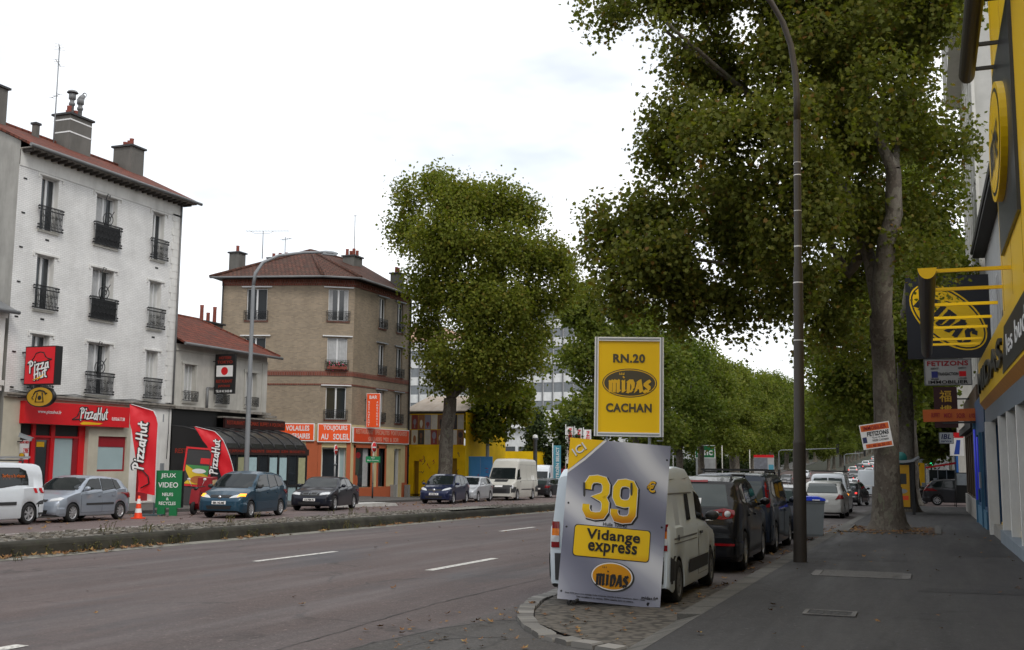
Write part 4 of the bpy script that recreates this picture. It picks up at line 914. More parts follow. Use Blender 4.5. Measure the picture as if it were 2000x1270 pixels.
M['fadedpink'] = plain('faded_pink_letter', rgb('d99a86'), .6, .2)
signbox(FC, .02, LC - .12, 2.66, 3.62, 'orangered', [('RESTAURANT  SPECIALITES  PORTUGAISES', 3.8, 3.36, 7.0, .30), ('GRILLADES  MIDI  &  SOIR', 4.0, 2.92, 4.2, .28)], tcol='fadedpink')
rebase(th_, -1.2)
vs_ = thing('projecting_sign', 'tall orange bar restaurant sign on the shaded side of the tan corner house', 'sign', (-32.45, 60.3, 3.65))
mb = MB(); mb.box(-.42, .42, -.1, .1, 0, 2.1, mi=0); mb.box(-.45, .45, -.08, .08, -.03, 2.13, mi=1); mb.box(-.75, -.42, -.03, .03, .4, .46, mi=2); mb.box(-.75, -.42, -.03, .03, 1.7, 1.76, mi=2); mb.build('box', [M['orange'], M['signwhite'], M['iron']], vs_)
text('BAR', .5, .22, 0, 1.88, -.105, M['signwhite'], vs_, .03)
text('\n'.join('RESTAURANT'), .13, 1.55, -.27, .86, -.105, M['signwhite'], vs_, .02); text('\n'.join('PORTUGAIS'), .13, 1.5, .27, .86, -.105, M['signwhite'], vs_, .02)
vs_.rotation_euler.z = R(12)

# ---------------------------------------------------------------- projecting signs on the left
ph = thing('projecting_sign', 'square red illuminated pizza sign on brackets above the red shop', 'sign', (-31.95, 32.25, 4.42))
mb = MB(); mb.box(-.76, .76, -.02, .33, 0, 1.5, mi=0); mb.box(-.72, .72, -.03, -.02, .04, 1.46, mi=1); mb.box(-1.1, -.76, .1, .16, .2, .26, mi=2); mb.box(-1.1, -.76, .1, .16, 1.25, 1.31, mi=2); mb.build('box', [M['black'], M['logored'], M['iron']], ph)
mb = MB(); H = [(-.62, .78), (-.42, .92), (-.3, 1.05), (-.2, 1.22), (0, 1.27), (.18, 1.24), (.28, 1.08), (.42, 1.0), (.6, .98), (.3, .9), (-.2, .86)]
mb.face([(a, -.034, b) for a, b in reversed(H)], mi=1)
for (a, b), (c_, d_) in zip(H, H[1:] + H[:1]): mb.tube([(a, -.036, b), (c_, -.036, d_)], .022, 5, mi=0)
for word, cx, cz, w in (('Pizza', -.02, .74, 1.0), ('Hut', .08, .42, .66)):
    brush(mb, word, cx, cz, w, .40, .125, -.04, 0, rot=.16); brush(mb, word, cx, cz, w, .40, .062, -.06, 2, rot=.16)
mb.tube([(-.28, -.05, .18), (0, -.05, .24), (.26, -.05, .4)], [.02, .04, .015], 6, mi=3)
mb.build('logo', [M['black'], M['logored'], M['signwhite'], M['goldyellow']], ph)
ov = thing('projecting_sign', 'small yellow oval telephone sign below the square red sign', 'sign', (-31.85, 32.3, 3.95))
mb = MB(); ellipse(mb, 0, 0, .68, .4, -.08, 1, y1=.08); ellipse(mb, 0, 0, .63, .36, -.085, 0); mb.box(-1.15, -.6, -.02, .02, -.03, .03, mi=1); mb.build('box', [plain('old_gold', rgb('b98f24'), .5, .1), M['black']], ov)
mb = MB()
mb.tube([(-.3, -.09, .08), (-.22, -.09, .2), (0, -.09, .25), (.22, -.09, .2), (.3, -.09, .1), (.36, -.09, .14)], .03, 5); mb.tube([(-.12, -.09, .16), (-.2, -.09, -.2), (.2, -.09, -.2), (.12, -.09, .16)], .026, 5); ellipse(mb, 0, -.04, .09, .09, -.09, 0); mb.tube([(-.3, -.09, .05), (-.38, -.09, -.04), (-.3, -.09, -.1)], .02, 5)
mb.build('telephone_mark', M['black'], ov)
jp = thing('projecting_sign', 'black vertical sign with red disc on white over the restaurant veranda', 'sign', (-32.25, 44.5, 4.8))
mb = MB(); mb.box(-.58, .58, -.07, .07, 0, 1.97, mi=0); mb.box(-.48, .48, -.08, -.07, .85, 1.4, mi=1); ellipse(mb, 0, 1.125, .2, .2, -.084, 2); mb.box(-.78, -.58, -.02, .02, .3, .34, mi=0); mb.box(-.78, -.58, -.02, .02, 1.6, 1.64, mi=0)
mb.build('box', [M['black'], M['signwhite'], M['red']], jp)
text('HOTEKI', .7, .14, 0, 1.78, -.08, rd, jp, .02); text('TOKYO', .9, .15, 0, 1.57, -.08, rd, jp, .02); text('RESTAURANT', .95, .16, 0, .62, -.08, rd, jp, .02); text('JAPONAIS', .7, .15, 0, .37, -.08, rd, jp, .02); text('TEL 01 41 24 02 88', .95, .12, 0, .13, -.08, M['signwhite'], jp, .02)
cm = thing('security_camera', 'small white security camera on bracket beside the red shop front', 'camera', (-32.95, 32.35, 2.35))
mb = MB(); mb.tube([(0, 0, -.12), (.25, 0, -.1), (.25, 0, 0)], .025, 6, mi=1); mb.M = Matrix.Translation((.3, .05, .05)) @ Matrix.Rotation(R(35), 4, 'Z') @ Matrix.Rotation(R(20), 4, 'Y'); mb.box(-.22, .28, -.07, .07, -.06, .08, mi=0); mb.box(-.24, .32, -.08, .08, .08, .1, mi=0); mb.build('body', [M['grey'], M['darkgrey']], cm)

# ---------------------------------------------------------------- roof aerials
def aerial(name, label, loc, h, booms, r=.022):
    t = thing(name, label, 'aerial', loc, 0, None)
    mb = MB(); mb.tube([(0, 0, 0), (0, 0, h)], r, 6); mb.build('mast', M['grey'], t)
    for z, L, az, n, el in booms:
        mb = MB(); d = Vector((math.cos(R(az)), math.sin(R(az)), 0)); p = Vector((-d.y, d.x, 0)); c = Vector((0, 0, z))
        mb.tube([c - d * L * .4, c + d * L * .6], .016, 5)
        for i in range(n):
            q = c + d * L * (-.38 + .96 * i / max(1, n - 1)); e = el * (1 - .4 * i / n); mb.tube([q - p * e, q + p * e], .009, 4, caps=False)
        if n > 6: mb.tube([c - d * L * .3, c - Vector((0, 0, .16)) - d * L * .2, c - Vector((0, 0, .16)) + d * L * .15, c + d * L * .25], .012, 4)
        mb.build('antenna', M['grey'], t)
aerial('roof_aerial', 'tall television aerial strapped to the chimney of the white brick house', (-36.0, 36.3, 15.2), 4.9, [(4.85, .8, -50, 5, .25), (4.1, .9, -60, 4, .2), (2.6, .8, 160, 3, .2)], .03)
aerial('roof_aerial', 'wide horizontal aerial on the left of the tan corner house roof', (-41.0, 60.1, 14.9), 1.9, [(1.88, 2.9, 18, 14, .16)], .03)
aerial('roof_aerial', 'small tilted aerial beside the wide one on the tan corner house', (-39.5, 60.5, 14.4), 1.95, [(1.8, .9, -15, 5, .2)], .025)
aerial('roof_aerial', 'thin bare mast on the brick chimney of the tan corner house', (-35.1, 62.0, 14.95), 2.9, [(2.85, .25, 30, 2, .08)], .025)

# ---------------------------------------------------------------- yellow shed with posters, blue gate, yellow hut
M['yelwall'] = render_wall('yellow_painted_wall', rgb('e0b80e'), .3, rgb('b98512'), .7, .7)
ys_ = thing('yellow_shed', 'yellow painted building with posters and sloping roof behind the plane tree', 'shed', (-35.0, 69.6, 0), R(3))
dops = [(.85, 1.25, -1.0, 1.55), (3.65, 4.15, -1.0, 1.75)]
mb = MB(); mb.wall(0, 4.75, -1.2, 2.55, dops, .25, mi=0); mb.box(0, 4.8, -.06, -.003, 2.5, 2.66, mi=0)
mb.wall(0, 4.6, 2.66, 5.0, (), 0, y=.12, mi=0); mb.box(0, 4.6, .1, 9, 4.9, 5.05, mi=2)
mb.face([(4.75, 0, -1.2), (4.75, 9, -1.2), (4.75, 9, 5), (4.75, 0, 5)], mi=0)
for a, b, c_, d_ in dops: mb.face([(a, .24, c_), (b, .24, c_), (b, .24, d_), (a, .24, d_)], mi=1)  # door openings closed with a flat brown face
mb.build('wall', [M['yelwall'], plain('ochre_door_brown', rgb('8a6a14'), .8), M['black']], ys_)
mb = MB(); slab(mb, (-.1, .0, 5.05), (4.75, .0, 5.05), (4.75, 5, 6.4), (-.1, 5, 6.4), .06); mb.build('roof', render_wall('rusty_sheet_roof', rgb('b0a598'), .55, rgb('84644a'), 1.5), ys_)
rs = random.Random(4); pcols = ['6b4a38', 'b9b9b6', '2c2c30', 'a8a6a2', '7a3134', '8a5a3c', '77768a', 'b7b4b0']
for r_ in range(2):
    for k in range(9):
        mb = MB(); u = .1 + k * .5; z = 2.72 + r_ * 1.08
        mb.box(u, u + .47, .09, .117, z, z + 1.03, mi=0)
        ellipse(mb, u + .24, z + rs.uniform(.35, .7), rs.uniform(.08, .17), rs.uniform(.1, .3), .086, 1, 14); mb.box(u + .2, u + .27, .083, .088, z + .1, z + rs.uniform(.3, .6), mi=1)
        c1 = rgb(pcols[(k + r_ * 3) % 8]); c2 = rgb(pcols[(k * 3 + r_ + 2) % 8])
        key = f'poster_paper_{(k + r_ * 3) % 8}_{(k * 3 + r_ + 2) % 8}'
        m1 = MATS.get(key + 'a') or plain(key + 'a', c1, .5, .3, 4); m2 = MATS.get(key + 'b') or plain(key + 'b', c2, .5, .3, 6)
        mb.build('poster', [m1, m2], ys_)
mb = MB(); rs = random.Random(8)
for k in range(16):
    u, z = rs.choice([.25, 1.7, 2.3, 3.3, 4.35]) + rs.uniform(-.2, .2), rs.uniform(.2, 2.0); P = [(u, z)]
    for i in range(5): P.append((P[-1][0] + rs.uniform(-.15, .15), P[-1][1] + rs.uniform(-.2, .2)))
    for (a, b), (c_, d_) in zip(P, P[1:]): mb.tube([(a, -.005, b), (c_, -.005, d_)], .018, 4, mi=k % 2, caps=False)
mb.build('graffiti', [M['darkgrey'], plain('red_graffiti', rgb('a8452a'), .7)], ys_)
rebase(ys_, -1.2)
bg_ = thing('sliding_gate', 'faded blue steel gate between the two yellow buildings', 'gate', (-30.35, 70.6, -1.0), R(8))
mb = MB(); mb.box(0, .88, 0, .06, 0, 2.9); mb.box(.9, 1.78, 0, .06, 0, 2.9); mb.box(0, 1.78, -.03, 0, 1.4, 1.46); mb.box(0, 1.78, -.03, 0, 2.8, 2.9); mb.build('leaf', plain('faded_blue_steel', rgb('3f86c4'), .6, .2, 1.5), bg_)
mb = MB()
for k in range(9):
    u, z = rs.uniform(.2, 1.5), rs.uniform(.3, 2.2); mb.tube([(u, -.006, z), (u + rs.uniform(-.15, .15), -.006, z + rs.uniform(-.15, .15)), (u + .1, -.006, z)], .02, 4, caps=False)
mb.build('graffiti', plain('pink_graffiti', rgb('b05560'), .7), bg_)
yh = thing('yellow_hut', 'low yellow building with two dark square windows behind the white van', 'hut', (-35.1, 85.0, 0), R(6))
wo = [(.5, .95, 1.0, 1.45), (1.3, 1.75, 1.0, 1.45), (3.0, 3.45, 1.0, 1.45)]
mb = MB(); mb.wall(-.4, 4.3, -1.2, 2.4, wo, .2); mb.box(-.4, 4.3, .01, 5, 2.3, 2.4); mb.face([(4.3, 0, -1.2), (4.3, 5, -1.2), (4.3, 5, 2.4), (4.3, 0, 2.4)]); mb.build('wall', M['yelwall'], yh)
for a, b, c_, d_ in wo: mb = MB(); mb.face([(a, .18, c_), (b, .18, c_), (b, .18, d_), (a, .18, d_)]); mb.build('window', M['glass'], yh)
rebase(yh, -1.2)

# ---------------------------------------------------------------- pale office block behind
M['panel'] = render_wall('pale_panel', (0.62, 0.63, 0.63), .25, (.33, .33, .32)); M['ribbon'] = glass('office_glass', (.15, .165, .18), .15, .6); M['fin'] = plain('grey_fin', (.15, .155, .16), .6)
def office(label, loc, rz, W, nf, z0, fh=3.3, bay=1.9, D=14, top=None):
    o = thing('office_block', label, 'office', loc, rz); mb = MB()
    for f in range(nf):
        z = z0 + f * fh; mb.box(0, W, 0, D, z, z + 1.55, mi=0); mb.box(.05, W - .05, .12, D, z + 1.55, z + fh, mi=1)
    mb.box(-.1, W + .1, -.1, D, z0 + nf * fh, z0 + nf * fh + 1.6, mi=0); mb.box(0, W, .01, D, -3, z0, mi=0)
    mb.build('wall', [M['panel'], M['ribbon']], o)
    mb = MB()
    for k in range(int(W / bay) + 1): mb.box(k * bay - .1, k * bay + .1, -.22, -.003, z0, z0 + nf * fh)
    mb.build('mullion', M['fin'], o)
    mb = MB()
    for f in range(nf):
        for k in range(int(W / bay)): mb.box(k * bay + .1, k * bay + .16, .04, .11, z0 + f * fh + 1.55, z0 + (f + 1) * fh)
    mb.build('window_frame', M['pvc'], o)
    return o
ob = office('white office block with rows of grey windows, its tall part right of the plane tree', (-70, 183, -3), R(2), 25, 6, 12)
office('lower wing of the office block seen between the corner house and plane tree', (-101, 184, -3), R(2), 30.5, 4, 12)
mb = MB(); mb.box(-2, 34, -6, 4, -2, 11.4, mi=0); mb.box(-3, 35, -7, 4, 10.2, 10.8, mi=1); mb.build('annex', [M['panel'], M['white']], ob)
mb = MB()
for k in range(10): mb.box(k * 3.2, 2.6 + k * 3.2, -6.06, -6.003, 3.5, 7)
mb.build('annex_window', M['glass'], ob)
mb = MB(); mb.box(-34, -18, 8, 20, 26.8, 30.5); mb.build('roof_plant', plain('pinkish_render', rgb('c5a48e'), .8), ob)

# ---------------------------------------------------------------- unseen houses added out of view to darken reflections and ground
for k, (x, y0, rz, W, h, m_, lab) in enumerate(((-33, -22, PI / 2, 20, 12, 'greyrend', 'unseen grey rendered house added on the far side to darken reflections'), (-33, 0, PI / 2, 24.5, 9, 'cream', 'unseen cream house added next to the low pinkish house to darken reflections'), (1.9, -14.2, -PI / 2, 22, 15, 'tanbrick', 'unseen tan brick house added behind the viewpoint to darken reflections'), (-34, -70, PI, 1, 1, None, ''))):
    if m_ is None: continue
    o = thing('street_house', lab, 'house', (x, y0, 0), rz); ops = [(1 + j * 2.8, 2.2 + j * 2.8, 4 + f * 3, 6 + f * 3) for f in range(int((h - 5) / 3)) for j in range(int(W / 2.8))]
    mb = MB(); mb.wall(0, W, -.5, h, ops, .2); mb.box(0, W, .25, 9, -.5, h); mb.build('wall', M[m_], o)
    for a, b, c_, d_ in ops: mb = MB(); mb.box(a, b, .15, .2, c_, d_); mb.build('window', M['glass'], o)
    mb = MB(); slab(mb, (-.1, -.4, h), (W + .1, -.4, h), (W + .1, 4.5, h + 2.4), (-.1, 4.5, h + 2.4), .1); slab(mb, (W + .1, 9.2, h), (-.1, 9.2, h), (-.1, 4.5, h + 2.4), (W + .1, 4.5, h + 2.4), .1); mb.build('roof', M['tile'], o)
# ================================================================ right side of the street
NEG = -PI / 2
mg = thing('garage_building', 'yellow garage front with black and yellow signs along the near right pavement', 'garage', (1.75, 36.5, 0), NEG)
def band(mb, u0, u1, y0, y1, z0, z1, mi): mb.box(u0, u1, y0, y1, z0, z1, mi=mi)
mb = MB()
mb.box(0, 12.2, -.14, .6, 3.53, 4.77, mi=0); mb.box(12.0, 30, -.141, .6, 4.77, 12.5, mi=0); mb.box(12.2, 30, -.14, .6, 3.53, 4.77, mi=0)
for k in range(7): mb.box(12.4 + k * 2.4, 12.43 + k * 2.4, -.146, -.141, 4.8, 12.4, mi=3)
mb.face([(0, -.14, 3.53), (0, 0, 3.33), (30, 0, 3.33), (30, -.14, 3.53)], mi=1)
mb.box(-.3, 30, .0, .5, 2.87, 3.33, mi=2)
mb.box(0, 30, .45, 8, -.7, 3.4, mi=4); mb.face([(0, 8, -.7), (0, .45, -.7), (0, .45, 4.7), (0, 8, 4.7)], mi=4); mb.box(0, 12, .61, 8, 3.4, 6.4, mi=4)
mb.build('wall', [M['yellow'], plain('orange_soffit', rgb('b0741a'), .5, .3), plain('blue_grey_fascia', rgb('66717d'), .5, .2), plain('panel_joint', rgb('a88606'), .6), M['darkgrey']], mg)
for u, a, b, w in ((2.8, -.15, .12, .3), (6.9, -.04, .14, .22), (9.6, -.02, .16, .2), (12.4, -.02, .16, .2), (15.5, -.02, .16, .25), (19, -.02, .16, .25)): mb = MB(); mb.box(u - w, u, a, b, -.65 if u < 5 else .05, 2.87); mb.build('pillar', M['wrend'], mg)
gm_ = [plain('dark_brown_shutter', (.02, .016, .012), .5, .3), plain('brown_gold_rail', rgb('7a5a1e'), .4, .2), M['yellow']]
for k in range(8):
    mb = MB(); u0 = 3.2 + k * 2.9; mb.box(u0, u0 + 2.5, .36, .44, -.3, 2.8, mi=0)
    for j in range(5): mb.box(u0 + j * .6, u0 + j * .6 + .06, .30, .36, -.3, 2.8, mi=1)
    mb.box(u0 - .3, u0 + 2.5, .15, .4, -.35, .06, mi=2); mb.build('garage_door', gm_, mg)
mb = MB(); mb.box(3.0, 6.7, -.06, .2, -.62, .0, mi=1); mb.box(6.7, 30, -.1, .2, -.62, .05, mi=0); mb.build('plinth', [plain('blue_grey_plinth', rgb('828d97'), .7, .25, 1.5, bump=.2), M['concrete']], mg)
# raised dark letters on the yellow band and a small black sign
text('MIDAS', 11.0, .62, 5.9, 4.1, -.15, M['black'], mg, .03, ext=.05)
mb = MB(); mb.prism([(11.2, 3.6), (24, 3.6), (24, 4.5), (12.2, 4.5)], -.16, -.141); so = mb.build('black_sign', M['black'], mg)
text('les budgets', 7.4, .55, 16.4, 4.0, -.165, M['signwhite'], so, .01)
# black upper panel with the round emblem
mb = MB(); mb.box(13.0, 17.3, -.2, -.142, 5.85, 9.6, mi=0); up = mb.build('black_panel', [plain('blue_black_panel', (.022, .026, .034), .35, .2)], mg)
mb = MB(); ellipse(mb, 14.6, 7.75, 1.7, 1.08, -.32, 0, y1=-.2); ellipse(mb, 14.6, 7.75, 1.58, .97, -.325, 1); ellipse(mb, 14.6, 7.75, 1.5, .9, -.33, 0); brush(mb, 'mIDAS', 14.6, 7.7, 2.2, .9, .18, -.335, 1, nib=R(40)); mb.build('emblem', [M['yellow'], M['black']], up)
# floodlight troughs
def trough(name, label, x, z, y0, y1, r, bars, xb, cap, body, barmat, yb):
    t = thing(name, label, 'sign light', (x, y0, z))
    mb = MB(); n = 10; A = [(r * math.cos(PI * k / n), -r * 1.25 * math.sin(PI * k / n)) for k in range(n + 1)]
    for (a, b), (c, d) in zip(A, A[1:]): mb.face([(a, 0, b), (c, 0, d), (c, y1 - y0, d), (a, y1 - y0, b)], mi=0)
    mb.face([(a, 0, b) for a, b in reversed(A)], mi=1); mb.face([(a, y1 - y0, b) for a, b in A], mi=1); mb.face([(-r, 0, 0), (r, 0, 0), (r, y1 - y0, 0), (-r, y1 - y0, 0)], mi=1)
    mb.build('trough', [body, cap], t)
    for b in bars: mb = MB(); mb.box(r * .3, xb - x, b - y0 - .032, b - y0 + .032, -.04, .03); mb.build('bracket_bar', barmat, t)
    return t
trough('sign_light', 'yellow light trough on seven bars over the yellow garage sign band', .14, 5.36, 21.6, 38.2, .17, (22.0, 24.4, 26.8, 29.3, 31.4, 34.4, 35.9), 1.66, M['yellow'], plain('dark_olive_trough', (.035, .032, .02), .5, .2), M['yellow'], 0)
trough('sign_light', 'black light trough on bars above the black emblem panel', 1.08, 9.75, 14.5, 23.6, .16, (23.3, 21.9, 19.7, 17.6), 1.62, M['black'], plain('dark_brown_trough', (.03, .024, .02), .45, .2), M['black'], 0)
# perpendicular black sign with the slanting oval
pb = thing('projecting_sign', 'large square black sign with slanting yellow oval over the right pavement', 'sign', (.95, 44.0, 5.65))
mb = MB(); mb.box(-1.48, 1.48, -.12, .12, 0, 3.15, mi=0)
mb.box(1.48, 1.9, -.05, .05, .4, .5, mi=0); mb.box(1.48, 1.9, -.05, .05, 2.6, 2.7, mi=0)
for rx, rz, mi, y in ((1.78, .92, 1, -.125), (1.72, .86, 0, -.13), (1.66, .80, 1, -.135)): ellipse(mb, 0, 1.58, rx * .92, rz, y, mi, rot=R(-43))
brush(mb, 'mIDAS', 0, 1.58, 2.4, 1.05, .2, -.14, 0, nib=R(20), rot=R(-43)); mb.build('box', [plain('navy_black_sign', (.012, .014, .022), .4), M['yellow']], pb)
fz = thing('projecting_sign', 'white estate agency sign with dark red letters above the red Chinese sign', 'sign', (.93, 47.0, 4.83))
mb = MB(); mb.box(-.88, .88, -.09, .09, 0, 1.05, mi=0); mb.box(-.86, -.85, -.1, -.09, .02, 1.03, mi=1)
for a in ((-.88, .88, 1.02, 1.06), (-.88, .88, -.01, .03), (-.9, -.86, 0, 1.05), (.86, .9, 0, 1.05)): mb.box(a[0], a[1], -.1, .1, a[2], a[3], mi=1)
mb.box(-.62, -.38, -.095, -.09, .3, .56, mi=2); mb.box(.42, .68, -.095, -.09, .34, .55, mi=3); mb.build('box', [plain('dull_white_sign', (.36, .36, .35), .5, .1), M['zinc'], plain('navy_logo', rgb('2c3170'), .5), M['red']], fz)
text('FETIZONS', 1.55, .2, .0, .88, -.096, M['darkred'], fz, .03); text('TRANSACTION', .78, .13, .0, .45, -.096, M['black'], fz, .02); text('IMMOBILIER', 1.5, .14, 0, .12, -.096, M['black'], fz, .03)
text('EXPERT', .3, .07, .55, .68, -.096, M['black'], fz); text('AGENCE', .3, .07, -.5, .68, -.096, M['black'], fz); text('VENDRE', .3, .07, -.5, .24, -.096, M['black'], fz); text('LOUER', .3, .07, .55, .26, -.096, M['black'], fz)
ch = thing('projecting_sign', 'dark red vertical sign with two gold Chinese characters', 'sign', (.85, 50.0, 3.2))
mb = MB(); mb.box(-.47, .47, -.08, .08, 0, 1.75, mi=0); mb.box(.47, 1.1, -.03, .03, 1.2, 1.26, mi=1); mb.build('box', [plain('maroon_sign', rgb('2f1013'), .5, .2), M['iron']], ch)
gd = plain('gold_letter', rgb('b9922e'), .4)
text('福', .48, .5, 0, 1.35, -.085, gd, ch, .005); text('樓', .48, .5, 0, .72, -.085, gd, ch, .005)
ob_ = thing('projecting_sign', 'long orange horizontal sign board over the right pavement', 'sign', (1.0, 43.0, 3.2), R(-4))
mb = MB(); mb.M = Matrix.Rotation(R(-1.0), 4, 'Y'); mb.box(-1.06, 1.08, -.12, .12, .02, .47, mi=0); mb.box(-.4, 1.3, -.1, .1, -.06, .0, mi=1); mb.build('box', [plain('dull_orange', rgb('b85a22'), .55, .12), M['darkgrey']], ob_)
for k, w in enumerate(('BUFFET', 'MIDI', 'SOIR', 'A VOLONTE')): text(w, (.3, .28, .3, .46)[k], .17, -.62 + (0, .42, .86, 1.36)[k], .25 - .012 * k, -.125, M['darkred'], ob_, .02)
ib = thing('projecting_sign', 'small white sign with blue IBL letters far along the pavement', 'sign', (1.22, 75.0, 2.93))
mb = MB(); mb.box(-.44, .44, -.1, .1, 0, .74, mi=0); mb.box(-.4, .4, -.104, -.1, .04, .7, mi=1); mb.build('box', [M['zinc'], plain('pale_blue_white', (.5, .55, .6), .5)], ib)
nv = plain('navy_letter', rgb('1b2560'), .5); text('IBL', .6, .32, 0, .46, -.106, nv, ib, .03, shear=.2); text('service', .62, .15, 0, .17, -.106, nv, ib, .02)

# blue shop, brown shop, tower, far houses
def simple_house(name, label, cat, loc, rz, W, D, z0, z1, wallm, ops, depth=.2, y=.1, pane='glass', fr='pvc', roof=None, extra=None, base=-1.5):
    o = thing(name, label, cat, loc, rz); mb = MB(); mb.wall(0, W, z0, z1, ops, depth, mi=0); mb.face([(0, D, z0), (0, 0, z0), (0, 0, z1), (0, D, z1)]); mb.face([(W, 0, z0), (W, D, z0), (W, D, z1), (W, 0, z1)])
    mb.face([(W, D, z0), (0, D, z0), (0, D, z1), (W, D, z1)]); mb.face([(0, 0, z1), (W, 0, z1), (W, D, z1), (0, D, z1)])
    mb.build('wall', M[wallm], o)
    for a, b, c_, d_ in ops: window(o, a, b, c_, d_, y=y, pane=pane, fr=fr, sill=None)
    return o
M['shopblue'] = plain('shop_blue', rgb('1d4468'), .5, .2); M['shopbrown'] = plain('brown_shop_front', rgb('4a3a2a'), .5, .3)
bs = simple_house('shop', 'narrow blue painted shop front with violet neon tube beside the garage', 'shop', (1.72, 43.2, 0), NEG, 6.4, 6, -.8, 3.9, 'shopblue', [(.5, 2.6, .3, 2.7), (3.2, 4.2, -.4, 2.7), (4.8, 6.0, .3, 2.7)], fr='shopblue')
mb = MB(); mb.tube([(.8, -.08, .4), (.8, -.08, 2.9)], .035, 6); mb.tube([(2.3, -.06, .8), (2.3, -.06, 2.6)], .03, 6); mb.build('neon_tube', M['blueneon'], bs)
mb = MB(); mb.box(.2, 6.3, -.05, -.003, -.75, .2); mb.box(.0, .18, -.1, -.003, -.8, 3.4); mb.box(4.3, 4.5, -.1, -.003, -.6, 2.7); mb.build('panelling', plain('light_blue_trim', rgb('3c6a86'), .6, .2), bs)
mb = MB(); mb.box(4.9, 5.3, -.16, -.11, .9, 1.4); mb.build('menu_case', M['grey'], bs)
rebase(bs, -.8)
br = simple_house('shop', 'brown glazed shop front with stone base beyond the blue shop', 'shop', (1.8, 58.0, 0), NEG, 14.6, 6, -1.0, 4.6, 'shopbrown', [(.6 + k * 2.3, 2.5 + k * 2.3, .3, 2.9) for k in range(6)], fr='shopbrown')
mb = MB(); mb.box(0, 14.6, -.08, -.003, -1.0, .25, mi=0); mb.box(0, 14.6, -.25, -.003, 3.0, 3.3, mi=1); mb.build('base', [M['concrete'], M['darkgrey']], br); rebase(br, -1.0)
eh = thing('eaves_house', 'grey house with dark overhanging eaves behind the yellow garage', 'house', (2.75, 51.5, 0), NEG)
mb = MB(); mb.box(0, 15.5, 0, 8, 3.5, 10.9, mi=0); mb.build('wall', [render_wall('light_grey_house', (.40, .41, .41), .3, (.2, .2, .19))], eh)
mb = MB(); slab(mb, (-.2, -.55, 10.95), (15.6, -.55, 10.95), (15.6, 4, 12.5), (-.2, 4, 12.5), .12); mb.box(-.2, 15.6, -.5, .05, 10.8, 10.9); mb.build('roof', plain('dark_roof', (.03, .028, .026), .7, .3), eh)
window(eh, 3.0, 4.0, 6.8, 8.8, y=-.03, sill=None); window(eh, 7.0, 8.0, 6.8, 8.8, y=-.03, sill=None); window(eh, 11.0, 12.0, 6.8, 8.8, y=-.03, sill=None)
rebase(eh, 3.5)
tw = thing('apartment_tower', 'tall pale apartment tower with balconies rising behind the garage', 'tower', (2.7, 67.0, 0), NEG)
M['towerwall'] = render_wall('tower_panel', (.46, .455, .43), .12, (.3, .29, .27))
tops = [(.5 + k * 2.4, 2.1 + k * 2.4, 4.0 + f * 2.85, 5.6 + f * 2.85) for f in range(11) for k in range(6)]
mb = MB(); mb.wall(0, 14.6, -1, 35, tops, .35, mi=0); mb.face([(14.6, 0, -1), (14.6, 14, -1), (14.6, 14, 35), (14.6, 0, 35)], mi=0); mb.face([(0, 14, -1), (0, 0, -1), (0, 0, 35), (0, 14, 35)], mi=0)
for f in range(11): mb.box(0, 14.6, -.1, -.003, 3.55 + f * 2.85, 3.72 + f * 2.85, mi=1)
for k in range(7): mb.box(.02 + k * 2.4, .3 + k * 2.4, -.14, -.003, 3, 35, mi=1)
mb.box(0, 14.6, -.9, -.003, 22.5, 35, mi=1)
for k in range(5): mb.box(1 + k * 2.8, 1.5 + k * 2.8, -1.0, -.9, 22.5, 35, mi=0)
mb.build('wall', [M['towerwall'], M['offwhite']], tw)
for i, (a, b, c_, d_) in enumerate(tops):
    if d_ < 22:
        mb = MB(); mb.box(a, a + .06, .2, .26, c_, d_); mb.box(b - .06, b, .2, .26, c_, d_); mb.box((a + b) / 2 - .04, (a + b) / 2 + .04, .2, .26, c_, d_); mb.face([(a, .27, c_), (b, .27, c_), (b, .27, d_), (a, .27, d_)], mi=1)
        if i % 3 == 0: mb.box(a, b, .0, .03, c_, c_ + .8, mi=2)
        mb.build('window', [M['pvc'], M['glass'], plain('brown_awning', rgb('6a5244'), .7) if 'brown_awning' not in MATS else MATS['brown_awning']], tw)
rebase(tw, -1)
rs = random.Random(31); wallnames = ['greyrend', 'wrend', 'tanbrick', 'cream', 'greygable']
flab = ['grey rendered house just past the side street on the right', 'white rendered house second past the side street on the right', 'tan brick house third past the side street on the right', 'cream house fourth past the side street on the right', 'grey gabled house farthest along the right pavement']
for k in range(5):
    y1 = 97 + k * 14; h = (11, 8.5, 12, 10, 13)[k]; ops = [(.8 + j * 2.6, 1.9 + j * 2.6, 3.8 + f * 3.0, 5.6 + f * 3.0) for f in range(int((h - 4) / 3)) for j in range(5)] + [(1, 5, -1.0, 2.4), (7, 12, -1.0, 2.4)]
    o = simple_house('street_house', flab[k], 'house', (2.1 + .15 * k, y1 + 0, 0), NEG, 13.6, 9, -2.4, h, wallnames[k], ops)
    mb = MB(); slab(mb, (-.1, -.4, h), (13.7, -.4, h), (13.7, 4, h + 1.8), (-.1, 4, h + 1.8), .1); mb.build('roof', M['zinc' if k % 2 else 'tilebrown'], o)
    if k == 0: mb = MB(); mb.box(7.5, 13.6, -.12, -.003, -2.3, 3.0, mi=0); mb.box(7.6, 13.5, -.2, -.12, 2.5, 3.2, mi=0); mb.build('shop_surround', plain('bright_blue_shop', rgb('1e5fae'), .5, .15), o)
    rebase(o, -2.4)

